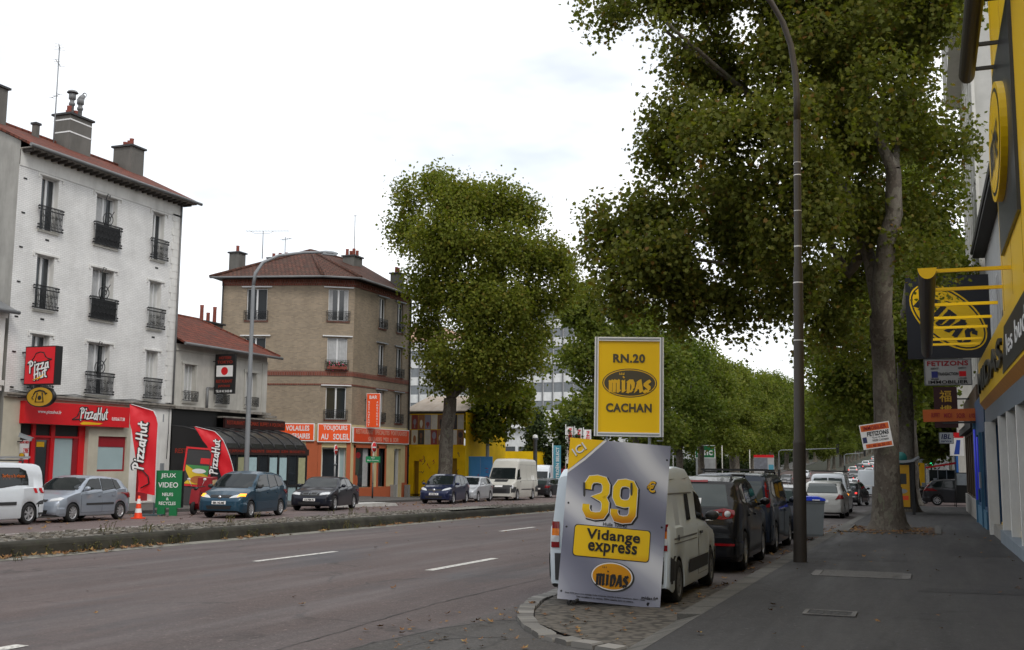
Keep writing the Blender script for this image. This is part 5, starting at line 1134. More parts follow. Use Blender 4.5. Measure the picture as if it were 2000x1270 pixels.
# ---------------------------------------------------------------- foreground advertising boards
bd = thing('advertising_board', 'large grey advertising board offering an oil change propped behind the white van', 'board', (-3.80, 13.35, -.10), R(17.0))
W2 = .645; M0 = Matrix.Rotation(R(4.6), 4, 'Y') @ Matrix.Rotation(R(-3.0), 4, 'X')
s = NT('brushed_silver_print'); v = s.coord(); n1 = s.noise(v, 1.1, 3, .5)
w = s.n('ShaderNodeTexWave'); w.wave_type = 'BANDS'; w.bands_direction = 'DIAGONAL'; w.inputs['Scale'].default_value = .38; w.inputs['Distortion'].default_value = 5.5; w.inputs['Detail'].default_value = 1.5; w.inputs['Detail Scale'].default_value = .9
s.l(v, w.inputs['Vector']); M['silverprint'] = s.fin(s.ramp(w.outputs['Fac'], [(0, rgb('75788b')), (.5, rgb('9194a5')), (.8, rgb('b0b3c0')), (1, rgb('d8dae0'))]), .38, .4)
def gradmat(name, c0, c1, z0, z1):
    s = NT(name); c = s.n('ShaderNodeTexCoord'); sp = s.n('ShaderNodeSeparateXYZ'); s.l(c.outputs['Object'], sp.inputs[0]); mr = s.n('ShaderNodeMapRange'); mr.inputs['From Min'].default_value = z0; mr.inputs['From Max'].default_value = z1
    s.l(sp.outputs['Z'], mr.inputs['Value']); return s.fin(s.ramp(mr.outputs[0], [(0, c0), (.45, c1), (1, c1)]), .4, .4)
mb = MB(); mb.M = M0
mb.box(-W2, W2, 0, .015, 0, 2.03, mi=0)
mb.face([(-W2, -.003, 2.03), (-W2, -.003, 1.61), (-.21, -.003, 2.03)], mi=1); mb.face([(-W2, -.0025, 1.61), (-W2, -.0025, 1.575), (-.43, -.0025, 1.76), (-.17, -.0025, 2.03), (-.21, -.0025, 2.03), (-.44, -.0025, 1.79)], mi=2)
for x, z in ((-.6, .1), (-.6, .9), (-.6, 1.2), (.6, .12), (.6, 1.0), (.61, 1.85)): mb.lathe([(.0, -.006), (.012, -.004), (.014, 0)], 8, axis='y', c=(x, 0, z), mi=3)
panel = mb.build('panel', [M['silverprint'], gradmat('gold_corner', rgb('d29a10'), rgb('f0c418'), 1.3, 2.0), M['signwhite'], M['darkgrey']], bd)
gold39 = gradmat('gold_number', rgb('c47a08'), rgb('f4cc1c'), 1.02, 1.4)
def btext(*a, **k): return text(*a, frame=M0, **k)
N3 = [(.02, .70), (.03, .84), (.14, .97), (.40, 1.0), (.66, .97), (.78, .84), (.78, .66), (.68, .54), (.42, .515), (.68, .49), (.80, .36), (.80, .16), (.68, .03), (.40, 0), (.12, .03), (.0, .16), (.0, .30)]
N9a = [(.06, .60), (.06, .84), (.18, .97), (.42, 1.0), (.66, .97), (.78, .84), (.78, .60), (.66, .46), (.42, .43), (.18, .46)]; N9b = [(.785, .72), (.785, .16), (.66, .03), (.40, 0), (.14, .03), (.02, .16), (.02, .27)]
mb = MB(); mb.M = M0
for k, (w_, mi, dx, dz) in enumerate(((.375, 0, .016, -.012), (.335, 1, 0, 0), (.28, 2, 0, 0))):
    for P_, ox, cl, dy in ((N3, -.375, False, 0), (N9a, -.02, True, 0), (N9b, -.02, False, .0006)): ribbon(mb, [(ox + dx + a * .305, 1.065 + dz + b * .47 + (-.018 if ox > -.1 else 0)) for a, b in P_], w_ * .315, -.004 - k * .002 - dy, mi, cl)
mb.build('price', [M['black'], M['signwhite'], gold39], panel)
btext('€', .125, .16, .44, 1.49, -.004, M['black'], panel, bold=.05, ext=.002); btext('€', .105, .14, .435, 1.495, -.010, M['goldyellow'], panel, bold=.02, ext=.002)
btext('ICI', .17, .105, -.515, 1.885, -.006, M['black'], panel, bold=.03, ext=.002, rot=R(38)); btext('ICI', .17, .105, -.519, 1.891, -.011, M['signwhite'], panel, bold=.015, ext=.002, rot=R(38))
btext('Huile 10w40', .30, .045, .01, .975, -.004, M['black'], panel, bold=.01)
mb = MB(); mb.M = M0
def rrect(mb, x0, x1, z0, z1, r, y, mi): mb.face([(x, y, z) for cx, cz, a0 in ((x1 - r, z1 - r, 0), (x0 + r, z1 - r, 90), (x0 + r, z0 + r, 180), (x1 - r, z0 + r, 270)) for x, z in [(cx + r * math.cos(R(a0 + t)), cz + r * math.sin(R(a0 + t))) for t in (0, 30, 60, 90)]], mi=mi)
rrect(mb, -.50, .47, .545, .945, .04, -.004, 2); rrect(mb, -.49, .46, .555, .935, .04, -.008, 1)
ellipse(mb, .03, .33, .275, .185, -.004, 2); ellipse(mb, .02, .335, .26, .172, -.007, 3); ellipse(mb, .02, .335, .245, .158, -.010, 1)
brush(mb, 'mIDAS', .025, .31, .40, .20, .042, -.014, 0, nib=R(40))
for k in range(3): mb.face([(-.105 + k * .02, -.013, .43), (-.095 + k * .02, -.013, .43), (-.1 + (k - 1) * .004 + k * .02, -.013, .465)], mi=0)
mb.build('print', [M['black'], gradmat('gold_label', rgb('d08e0c'), rgb('f0c61a'), .45, .8), M['darkgrey'], M['signwhite']], panel)
btext('Vidange', .68, .17, .0, .82, -.012, M['black'], panel, bold=.026); btext('express', .62, .16, .0, .66, -.012, M['black'], panel, bold=.026)
btext('midas.fr', .19, .04, .50, .115, -.004, M['black'], panel, bold=.01); btext('Prix TTC pour une vidange huile minerale 10w40, 4 litres maximum, filtre a huile', 1.0, .02, -.05, .085, -.004, M['darkgrey'], panel); btext('Voir conditions en centre. Offre valable dans ce centre.', .72, .02, -.05, .052, -.004, M['darkgrey'], panel)
mb = MB(); mb.tube([(-.5, .0, .0), (-.45, .45, .02), (.4, .45, .02), (.5, .0, .0)], .025, 6); mb.tube([(-.45, .25, .04), (.45, .3, .04)], .03, 6); mb.tube([(-.3, .03, 1.5), (-.3, .45, .03)], .015, 6); mb.tube([(.3, .03, 1.5), (.3, .45, .03)], .015, 6); mb.tube([(-.42, -.1, .03), (-.35, .1, .05), (-.42, .4, .03)], .02, 6)
mb.build('stand', M['iron'], bd)
ro = thing('roof_sign', 'yellow framed sign with route number and town mounted on the white van roof', 'sign', (-3.9, 14.75, 1.72), R(16.0))
mb = MB(); mb.M = Matrix.Rotation(R(.7), 4, 'Y'); z0 = .30
mb.box(-.435, .435, .0, .11, z0 + .05, z0 + 1.35, mi=1)
for a in ((-.485, -.43, z0, z0 + 1.40), (.43, .485, z0, z0 + 1.40)): mb.box(a[0], a[1], -.03, .13, a[2], a[3], mi=0); mb.box(a[0] + .018, a[1] - .018, -.036, -.03, a[2], a[3], mi=2)
for a in ((z0, z0 + .055), (z0 + 1.345, z0 + 1.40)): mb.box(-.43, .43, -.028, .128, a[0], a[1], mi=0); mb.box(-.43, .43, -.034, -.028, a[0] + .018, a[1] - .018, mi=2)
frm = mb.build('cabinet', [M['signwhite'], M['yellow'], M['grey']], ro)
M1 = Matrix.Rotation(R(.7), 4, 'Y'); dk = plain('brown_grey_print', rgb('4a4433'), .5, .05)
text('RN.20', .45, .125, 0, z0 + 1.10, -.006, dk, frm, bold=.036, frame=M1); text('CACHAN', .64, .125, 0, z0 + .40, -.006, dk, frm, bold=.036, frame=M1)
mb = MB(); mb.M = M1
for rx, rz, mi, y in ((.385, .205, 0, -.002), (.372, .193, 1, -.004), (.358, .180, 0, -.006)): ellipse(mb, .01, z0 + .75, rx, rz, y, mi)
brush(mb, 'mIDAS', .01, z0 + .73, .58, .24, .062, -.009, 1, nib=R(40))
for k in range(3): mb.face([(-.135 + k * .025, -.008, z0 + .865), (-.115 + k * .025, -.008, z0 + .865), (-.125 + (k - 1) * .008 + k * .025, -.008, z0 + .905)], mi=1)
mb.build('emblem', [dk, plain('emblem_gold', rgb('e0b020'), .5)], frm)
mb = MB()
for x in (-.3, .3): mb.tube([(x, .05, 0), (x, .05, z0 + .05)], .02, 6); mb.tube([(x, .5, 0), (x, .1, z0 + .5)], .012, 6)
mb.box(-.45, .45, .02, .1, 0, .04); mb.tube([(.40, -.02, z0 - .06), (.48, .02, z0 - .06), (.485, .05, z0)], .008, 5); mb.build('bracket', M['grey'], ro)

# ---------------------------------------------------------------- lamp posts
def lamp_post(label, loc, prof, arm, head, mat, bands=(), group=None, rz=0):
    t = thing('lamp_post', label, 'lamp post', loc, rz, group); mb = MB(); mb.lathe(prof, 14)
    mb.build('post', mat, t); r = prof[-1][0]
    mb = MB(); mb.tube(arm, [r * (1 - .35 * i / len(arm)) for i in range(len(arm))], 10); mb.build('arm', mat, t)
    if head:
        e = Vector(arm[-1]); d = (e - Vector(arm[-2])).normalized(); mb = MB(); a = math.atan2(d.y, d.x)
        mb.M = Matrix.Translation(e) @ Matrix.Rotation(a, 4, 'Z'); mb.ell((.4, 0, .02), (.48, .16, .1), 10, 6); mb.box(.05, .75, -.12, .12, -.1, .0); mb.build('lantern', M['grey'], t)
    if bands:
        for z, h, r2 in bands: mb = MB(); mb.lathe([(r2, z), (r2, z + h)], 14); mb.build('band', M['signwhite'], t)
    return t
M['lampbrown'] = plain('brown_painted_steel', (.042, .035, .029), .6, .25, 2.5)
P = [(0, 0, 8.4), (.0, .0, 8.9), (-.03, -.02, 9.4), (-.10, -.07, 9.9), (-.24, -.15, 10.35), (-.45, -.28, 10.75), (-.8, -.5, 11.05), (-1.4, -.85, 11.3), (-2.0, -1.2, 11.45)]
lamp_post('dark brown tapered lamp post standing in the near right pavement', (-2.25, 20.8, gz(20.8) + .13), [(.125, -.02), (.122, .3), (.115, 2.15), (.118, 2.17), (.118, 2.2), (.1, 2.25), (.09, 5.5), (.072, 5.55), (.066, 8.4)], P, True, M['lampbrown'], [(5.2, .025, .0925), (5.9, .03, .0735), (7.3, .02, .0715), (4.1, .02, .0965), (6.6, .015, .0725), (7.55, .012, .0712)]).rotation_euler = (0, R(1.0), 0)
gl = plain('galvanised_steel', (.22, .235, .25), .5, .15)
P = [(0, 0, 10.2), (.05, .05, 10.8), (.3, .3, 11.35), (.8, .85, 11.75), (1.6, 1.7, 12.0), (2.2, 2.4, 12.1)]
lamp_post('tall grey lamp post in front of the restaurant with one curved arm', (-29.5, 42.6, gz(42.6) + .15), [(.13, 0), (.12, 2), (.085, 10.2)], P, True, gl)
lamp_post('grey lamp post beside the blue gate and young tree', (-29.2, 71.4, gz(71.4) + .15), [(.15, 0), (.13, 2), (.1, 8)], [(0, 0, 8), (.2, .1, 8.6), (.9, .5, 9.0), (1.8, .9, 9.1)], True, gl)
# ---------------------------------------------------------------- street furniture, left
t = thing('sandwich_board', 'green pavement board with white video game lettering', 'board', (-25.75, 32.4, gz(32.4) + .01), R(17))
mb = MB(); mb.box(-.49, .49, -.03, .03, .28, 1.62, mi=0)
for x in (-.22, .22): mb.box(x - .14, x + .14, -.05, .05, .0, .28, mi=0)
mb.box(-.49, .49, .2, .25, .28, 1.6, mi=1); mb.box(-.3, .3, -.02, .3, 1.55, 1.62, mi=0)
mb.build('panel', [M['green'], M['iron']], t)
text('JEUX', .56, .19, 0, 1.42, -.034, M['signwhite'], t, .01); text('VIDEO', .74, .19, 0, 1.1, -.034, M['signwhite'], t, .01); text('NEUFS', .4, .12, 0, .76, -.034, M['signwhite'], t, .01); text('&', .1, .1, 0, .6, -.034, M['signwhite'], t); text('RECYCLES', .62, .12, 0, .44, -.034, M['signwhite'], t, .01)
def beach_flag(label, loc, rz, k=1.0, lean=0.0):
    t = thing('beach_flag', label, 'flag', loc, rz, 'red pizza flags')
    cl = MB(); n = 14; ztop, zbot = 4.0 * k, .72 * k
    L, Rr = [], []
    for i in range(n + 1):
        f = i / n; z = zbot + (ztop - zbot) * f
        xr = .0 - .02 * math.sin(f * 3) - (.0 if f < .78 else (f - .78) ** 1.6 * 4.2) * k
        xl = -(.62 + .62 * max(0, f - .15) * .9) * k
        if f > .78: xl = -(1.02 + (f - .78) * .3) * k
        xr = max(xr, xl + .06 * k) if f < 1 else xl + .05
        L.append((xl - lean * f * f, .05 * math.sin(f * 7), z + (.12 * k if f == 0 else 0))); Rr.append((xr - lean * f * f, .0, z))
    cl.smooth = True
    for i in range(n):
        for j in range(4):
            def Q(i, j):
                a, b = Vector(L[i]), Vector(Rr[i]); p = a.lerp(b, j / 4); p.y += .04 * math.sin(j * 1.4 + i * .8) * (1 if 0 < j < 4 else 0); return p
            cl.face([Q(i, j), Q(i, j + 1), Q(i + 1, j + 1), Q(i + 1, j)])
    c = cl.build('cloth', M['logored'], t)
    mb = MB(); mb.tube([Vector((0, .02, 0))] + [Vector(p) + Vector((.015, .02, 0)) for p in Rr], .018 * k, 6); mb.build('pole', M['pvc'], t)
    mb = MB(); mb.lathe([(.03, .0), (.03, .45)], 8, mi=0); mb.box(-.45, .35, -.25, .25, 0, .05, mi=0); mb.build('base', [plain('teal_grey_base', rgb('3c4c52'), .6) if 'teal_grey_base' not in MATS else MATS['teal_grey_base']], t)
    mb = MB(); ang = R(-90) + math.atan(lean / 4)
    brush(mb, 'PizzaHut', -.56 * k - lean * .42, 2.5 * k, 1.72 * k, .36 * k, .13 * k, -.07, 0, rot=R(84)); brush(mb, 'PizzaHut', -.56 * k - lean * .42, 2.5 * k, 1.72 * k, .36 * k, .065 * k, -.09, 1, rot=R(86))
    H = [(-.5, .98), (-.2, 1.15), (-.25, 1.4), (-.4, 1.55), (-.46, 1.62)]
    for (a, b), (c_, d) in zip(H, H[1:]): mb.tube([(a * k, -.06, b * k), (c_ * k, -.06, d * k)], .022, 4, mi=0)
    mb.build('logo', [M['black'], M['signwhite']], t)
    return t
beach_flag('upright red pizza beach flag beside the traffic cone', (-26.1, 32.1, gz(32.1) + .01), R(20))
beach_flag('leaning red pizza beach flag behind the blue car', (-27.1, 38.4, gz(38.4) + .12), R(20), .84, lean=.95)
t = thing('traffic_cone', 'orange and white traffic cone behind the silver hatchback', 'cone', (-24.95, 29.9, gz(29.9) + .01))
mb = MB(); mb.box(-.17, .17, -.17, .17, 0, .04, mi=0)
pr = [(.14, .04), (.115, .2), (.095, .34), (.075, .5), (.05, .66), (.035, .76), (.0, .77)]
for i in range(len(pr) - 1): mb.lathe(pr[i:i + 2], 14, mi=1 if i in (1, 3) else 0)
mb.build('cone', [plain('cone_orange', rgb('f0481c'), .5), M['signwhite']], t)
# delivery scooter with pizza box
t = thing('delivery_scooter', 'dark red delivery scooter with a box of pizza pictures behind the green board', 'scooter', (-25.75, 34.3, gz(34.3) + .01), R(285))
mb = MB()
for x in (-.62, .62): mb.lathe([(.12, -.05), (.22, -.06), (.245, -.03), (.245, .03), (.22, .06), (.12, .05)], 18, axis='y', c=(x, 0, .245))
mb.build('wheel', M['rubber'], t)
mb = MB(); mb.tube([(.62, 0, .25), (.48, 0, .7), (.42, 0, 1.02)], [.03, .045, .03], 8, mi=1); mb.prism([(.56, .3), (.66, .42), (.5, .95), (.4, .95), (.42, .35), (.1, .28), (-.15, .3), (-.2, .62), (-.75, .7), (-.85, .55), (-.4, .35), (-.3, .2), (.42, .18)], -.17, .17, mi=0); mb.box(-.75, -.1, -.15, .15, .66, .78, mi=1)
mb.build('body', [M['darkred'], M['black']], t)
mb = MB(); mb.tube([(.42, -.34, 1.05), (.44, 0, 1.0), (.42, .34, 1.05)], .018, 6); mb.ell((.46, 0, .95), (.08, .1, .08), 8, 6); mb.build('handlebar', M['black'], t)
mb = MB()
for s_ in (-1, 1): mb.tube([(.42, s_ * .2, 1.05), (.44, s_ * .3, 1.28)], .008, 5); mb.ell((.44, s_ * .31, 1.31), (.02, .07, .05), 8, 5)
mb.build('mirror', M['pvc'], t)
mb = MB(); mb.prism([(-.95, .8), (-.3, .8), (-.34, 1.35), (-.9, 1.38)], -.28, .28, mi=0); mb.prism([(-.88, .88), (-.4, .88), (-.42, 1.26), (-.86, 1.28)], -.286, .286, mi=1); mb.prism([(-.8, .95), (-.5, .95), (-.5, 1.12), (-.8, 1.14)], -.29, .29, mi=2); mb.build('delivery_box', [M['darkred'], plain('cream_print', rgb('c9b489'), .5, .2, 5), plain('pizza_print', rgb('9a5a2a'), .5, .4, 12)], t)
# leaning menu board
t = thing('menu_board', 'red framed easel board with yellow and green pizza poster', 'board', (-29.65, 38.9, gz(38.9) + .15), R(22))
mb = MB(); mb.M = Matrix.Rotation(R(-8), 4, 'X') @ Matrix.Rotation(R(4), 4, 'Y')
mb.box(-.58, .58, 0, .05, .0, 2.45, mi=2)
for a in ((-.6, -.53, .0, 2.5), (.53, .6, .0, 2.5)): mb.box(a[0], a[1], -.03, .06, a[2], a[3], mi=0)
mb.box(-.53, .53, -.03, .06, 2.42, 2.5, mi=0); mb.box(-.53, .53, -.03, .06, .8, .88, mi=0); mb.box(-.5, .5, -.01, -.002, .9, 1.72, mi=1); mb.face([(-.5, -.014, 1.72), (.5, -.014, 1.72), (.5, -.014, 1.3), (-.1, -.014, 1.5)][::-1], mi=3); mb.face([(-.5, -.016, .9), (-.28, -.016, 1.15), (-.5, -.016, 1.5)], mi=2); ellipse(mb, .12, 1.1, .34, .17, -.018, 4); ellipse(mb, .1, 1.48, .3, .1, -.018, 5); mb.box(.1, .5, -.012, -.002, 1.8, 2.05, mi=0)
mb.build('panel', [M['red'], plain('poster_yellow', rgb('d6b81c'), .5), M['darkgrey'], plain('poster_green', rgb('3c8a48'), .5), plain('poster_pizza', rgb('b0652c'), .6, .4, 14), M['signwhite']], t)
# road signs on posts
def disc_sign(label, loc, rz, zc, post='pvc', plate=None, r=.33):
    t = thing('road_sign', label, 'road sign', loc, rz); mb = MB(); top = zc + (0 if plate is None else 0)
    mb.tube([(0, .04, .9), (0, .04, zc + r)], .045, 8, mi=0); mb.tube([(0, .04, 0), (0, .04, .9)], .047, 8, mi=1); mb.build('post', [M['cream'] if post == 'cream' else M[post], M['darkgrey']], t)
    mb = MB(); mb.lathe([(0, .012), (r, .012), (r, -.008), (r * .93, -.012), (0, -.012)], 24, axis='y', c=(0, 0, zc), mi=1); mb.lathe([(0, -.0145), (r * .9, -.0145), (r * .9, -.012)], 24, axis='y', c=(0, 0, zc), mi=0); mb.box(-r * .68, r * .68, -.018, -.015, zc - r * .13, zc + r * .13, mi=1); mb.build('disc', [M['red'], M['signwhite']], t)
    return t
a = disc_sign('no entry sign seen obliquely on a pale post before the corner bar door', (-31.29, 53.8, gz(53.8) + .25), R(101), 2.62, r=.30)
mb = MB(); mb.tube([(0, .04, 1.85), (0, .0, 1.75)], .08, 8); mb.build('clamp', M['zinc'], a)
b = disc_sign('second no entry sign with green street plate in front of the orange corner base', (-30.25, 56.4, gz(56.4) + .15), R(90), 2.95, post='cream', r=.31)
mb = MB(); mb.box(-.42, .42, -.012, .012, 2.06, 2.42, mi=0); pl = mb.build('street_plate', [M['streetgreen']], b, rot=(0, 0, R(-62)), loc=(-.1, 0, 0)); text('Rue', .2, .08, 0, 2.34, -.016, M['signwhite'], pl); text('Marx Dormoy', .66, .1, 0, 2.18, -.016, M['signwhite'], pl, .01)

# ---------------------------------------------------------------- dealer flags, billboards and traffic lights down the street
def banner(label, loc, w, z0, z1, mat, words, tcol, group, rz=R(20)):
    t = thing('banner_flag', label, 'flag', loc, rz, group); mb = MB(); mb.tube([(-w / 2 - .05, 0, 0), (-w / 2 - .05, 0, z1 + .2)], .04, 6); mb.build('pole', M['pvc'], t)
    mb = MB(); mb.smooth = True; n = 6
    for i in range(n):
        for j in range(4):
            def Q(i, j): return (-w / 2 + w * j / 4, .05 * math.sin(j * 1.3 + i), z0 + (z1 - z0) * i / n)
            mb.face([Q(i, j), Q(i, j + 1), Q(i + 1, j + 1), Q(i + 1, j)])
    mb.build('cloth', M[mat], t); text(words, z1 - z0 - .3, w * .5, 0, (z0 + z1) / 2, -.08, M[tcol], t, .02, rot=PI / 2)
for k in range(3): banner(('white dealer flag with red letters, leftmost of the three', 'white dealer flag with red letters, middle of the three', 'white dealer flag with red letters, rightmost of the three')[k], (-29.05 + k * .72, 90 + k * .3, gz(90)), .62, 2.6, 5.8 - .12 * k, 'signwhite', 'CITROËN', 'red', 'white dealer flags')
banner('teal dealer banner with white letters beside the yellow corner of the grey board', (-28.2, 84, gz(84)), .62, .9, 4.0, 'teal', 'CITROËN SELECT', 'signwhite', None)
t = thing('beach_flag', 'small white feather flag behind the white delivery van', 'flag', (-32.1, 92, gz(92)), R(10)); mb = MB(); mb.face([(0, 0, 1.2), (.35, 0, 1.3), (.75, 0, 4.0), (.25, 0, 4.15)]); mb.face([(.25, .01, 4.15), (.75, .01, 4.0), (.35, .01, 1.3), (0, .01, 1.2)]); mb.build('cloth', M['signwhite'], t); mb = MB(); mb.tube([(0, .005, 0), (0, .005, 1.2), (.25, .005, 4.15)], .025, 6); mb.build('pole', M['grey'], t)
t = thing('bollard_lamp', 'slim dark grey post lamp before the red dealer fence', 'lamp', (-27.6, 77, gz(77) + .13)); mb = MB(); mb.lathe([(.2, 0), (.17, .3), (.15, 4.0), (.2, 4.1), (.2, 4.25), (0, 4.4)], 12, mi=0); mb.build('post', [plain('slate_grey', (.07, .075, .085), .5)], t)
mb = MB(); mb.lathe([(.21, 4.25), (.16, 4.45), (0, 4.5)], 10); mb.build('cap', M['pvc'], t)
t = thing('fence', 'red and white dealer fence panel behind the parked vans', 'fence', (-34.5, 98, gz(98)), R(4)); mb = MB(); mb.box(0, 9.6, 0, .1, 1.2, 3.3, mi=0); mb.box(9.6, 12, 0, .1, 1.2, 3.3, mi=1); mb.box(0, 12, .0, .1, 0, 1.2, mi=2); mb.build('panel', [plain('dealer_red', rgb('b3243a'), .6), M['signwhite'], M['darkgrey']], t); text('DE', .8, .7, 8.4, 1.9, -.01, M['signwhite'], t)
t = thing('hoarding_sign', 'green and white shop sign on legs among the avenue trunks', 'sign', (-28.6, 150, gz(150))); mb = MB(); mb.box(-1.5, 1.3, -.1, .1, 3.9, 5.7, mi=0); mb.box(-1.4, 1.2, -.11, -.1, 4.0, 5.6, mi=1); mb.box(-1.4, 1.3, -.1, .1, 0, 3.9, mi=2); mb.build('board', [M['signwhite'], M['green'], plain('price_board', (.35, .36, .37), .6, .5, 1.5)], t); text('Linc', 2.1, 1.0, -.1, 4.8, -.12, M['signwhite'], t, .03)
t = thing('billboard', 'white billboard with red top band and street picture', 'billboard', (-20.7, 150, gz(150))); mb = MB(); mb.box(-1.35, 1.35, -.1, .1, 2.0, 4.4, mi=0); mb.box(-1.3, .5, -.115, -.1, 2.5, 4.0, mi=2); mb.box(-1.35, 1.35, -.118, -.1, 4.05, 4.4, mi=1); mb.box(.62, 1.3, -.115, -.1, 2.05, 3.1, mi=3); mb.box(-1, -.9, 0, .1, 0, 2.0, mi=0); mb.box(.9, 1, 0, .1, 0, 2.0, mi=0); mb.build('board', [plain('dull_white_board', (.4, .4, .4), .6), M['red'], plain('street_picture', (.16, .17, .2), .6, .7, 2.5), M['teal']], t)
for i, (x, y, h) in enumerate(((-33.2, 150, 4.6), (-24.6, 140, 5.4), (-22.6, 150, 5.0))):
    t = thing('pole', ('thin white pole among the trunks left of the green sign', 'cream pole right of the green shop sign', 'cream pole left of the red topped billboard')[i], 'pole', (x, y, gz(y))); mb = MB(); mb.tube([(0, 0, 0), (0, 0, h)], .07, 6); mb.ell((0, 0, h), (.09, .09, .12), 6, 5); mb.build('post', M['offwhite'], t)
def gantry(label, loc, h, L, lit, k=1.0):
    t = thing('traffic_light', label, 'traffic light', loc, 0, 'overhead traffic lights'); mb = MB(); mb.tube([(0, 0, 0), (0, 0, h - .2), (.25, 0, h), (L, 0, h + .25)], .05 * k, 7); mb.build('mast', M['grey'], t)
    mb = MB(); mb.box(L - .1, L + .2, -.12, .12, h - .35, h + .75, mi=0)
    for j in range(3): mb.lathe([(.09, -.16), (.09, -.12)], 10, axis='y', c=(L + .05, 0, h - .12 + j * .34), mi=0)
    mb.box(-.14, .14, -.25, -.08, 1.6, 2.5, mi=0)
    mb.build('signal_head', M['black'], t)
    if lit: mb = MB(); mb.ell((L + .05, -.13, h - .12 + (0 if lit == 'greenlit' else .68)), (.09, .03, .09), 8, 5); mb.build('lamp', M[lit], t)
gantry('traffic light on a cantilever arm left of the dark lamp post', (-17.2, 138, gz(138)), 4.9, 7.0, None)
gantry('second cantilever traffic light nearer the distant bus', (-12.9, 190, gz(190)), 4.4, 3.2, None)
t = thing('traffic_light', 'green pedestrian traffic light on a post at the far right corner', 'traffic light', (.3, 88, gz(88) + .13)); mb = MB(); mb.tube([(0, 0, 0), (0, 0, 3.2)], .06, 7); mb.box(-.16, .16, -.12, .12, 2.4, 3.3); mb.build('post', M['black'], t); mb = MB(); mb.ell((0, -.13, 2.62), (.12, .04, .15), 8, 6); mb.build('lamp', M['greenlit'], t)
t = thing('billboard', 'yellow poster billboard beyond the bus shelter', 'billboard', (-.55, 92, gz(92) + .13)); mb = MB(); mb.box(-.55, .45, -.1, .1, .9, 3.1, mi=0); mb.box(-.48, .36, -.11, -.1, 1.0, 2.8, mi=1); mb.box(.1, .36, -.115, -.11, 1.0, 1.25, mi=0); mb.box(-.1, .0, -.05, .05, 0, .9, mi=0); mb.build('board', [M['grey'], M['goldyellow']], t)
t = thing('kiosk', 'small dark glazed kiosk with red awning edge by the side street', 'kiosk', (1.0, 86, gz(86) + .13)); mb = MB(); mb.box(-.9, .9, 0, 1.8, 0, 2.2, mi=0); mb.prism([(-1.1, 2.3), (1.0, 2.65), (1.0, 2.8), (-1.1, 2.42)], -.2, 1.9, mi=1); mb.build('body', [M['carglass'], M['red']], t)
mb = MB()
for x in (-.9, -.3, .3, .88): mb.box(x, x + .05, -.04, 0, 0, 2.25)
mb.box(-.6, -.35, -.06, -.04, 1.1, 1.6); mb.build('frame', M['grey'], t)
t = thing('projecting_sign', 'white sign with red top and blue stripe past the IBL sign', 'sign', (1.95, 82, gz(82) + 3.3)); mb = MB(); mb.box(-.4, .5, -.1, .1, 0, 1.6, mi=0); mb.box(-.4, .5, -.105, .105, 1.25, 1.62, mi=1); mb.face([(-.15, -.106, .1), (.2, -.106, .1), (.3, -.106, 1.1), (.05, -.106, 1.1)], mi=2); mb.build('box', [M['signwhite'], M['red'], plain('stripe_blue', rgb('2448a8'), .5)], t); text('L', .2, .26, -.2, 1.43, -.11, M['signwhite'], t, .03)

# ---------------------------------------------------------------- bus shelter, sign on the tree, wheelie bin, chalk board
t = thing('bus_shelter', 'bus shelter with yellow poster end panel behind the large plane trunk', 'shelter', (-.95, 50.0, gz(50) + .14))
mb = MB(); A = [(-.75, 2.42), (-.35, 2.34), (.0, 2.32), (.35, 2.36), (.62, 2.52), (.66, 2.45), (.4, 2.26), (.0, 2.2), (-.35, 2.22), (-.75, 2.3)]
mb.prism(A[::-1], -.1, 4.2); mb.build('roof', M['grey'], t)
mb = MB(); mb.box(-.42, .28, 0, .1, .25, 2.2, mi=0); mb.box(-.36, .22, -.006, 0, .32, 2.12, mi=1); mb.box(-.34, .1, -.009, -.006, 1.3, 1.75, mi=2); mb.box(-.3, .16, -.009, -.006, .62, .8, mi=3); ellipse(mb, -.1, 1.0, .22, .1, -.01, 4); mb.build('poster_panel', [M['black'], plain('dull_yellow_poster', rgb('b98a12'), .4, .15), M['darkgrey'], M['orangered'], M['grey']], t)
mb = MB(); mb.box(.3, .42, -.02, .12, 0, 2.3); mb.box(.3, .42, 3.9, 4.05, 0, 2.3); mb.box(-.62, -.55, 3.9, 4.0, 0, 2.3); mb.build('post', M['black'], t)
mb = MB(); mb.face([(.36, .1, .4), (.36, 3.9, .4), (.36, 3.9, 2.2), (.36, .1, 2.2)]); mb.build('pane', M['glass'], t)
mb = MB(); mb.lathe([(0, -.04), (.26, -.04), (.26, .04), (0, .04)], 18, axis='y', c=(-.1, 0, 2.42)); mb.build('route_disc', plain('dark_teal_disc', rgb('1c6a64'), .5), t)
t = thing('tree_notice', 'tilted orange and white estate agency board nailed to the large plane trunk', 'notice', (-1.32, 33.86, 2.12), 0)
mb = MB(); TR = Matrix.Rotation(R(-9), 4, 'Y'); mb.M = TR; mb.box(-.43, .43, 0, .012, 0, .74, mi=0); mb.box(-.40, .40, -.003, 0, .53, .71, mi=1); mb.box(-.34, .40, -.003, 0, .03, .15, mi=1); mb.box(-.4, -.28, -.003, 0, .19, .36, mi=2); pn = mb.build('panel', [M['signwhite'], plain('board_orange', rgb('d0601c'), .5), plain('board_navy', rgb('2c3560'), .5)], t)
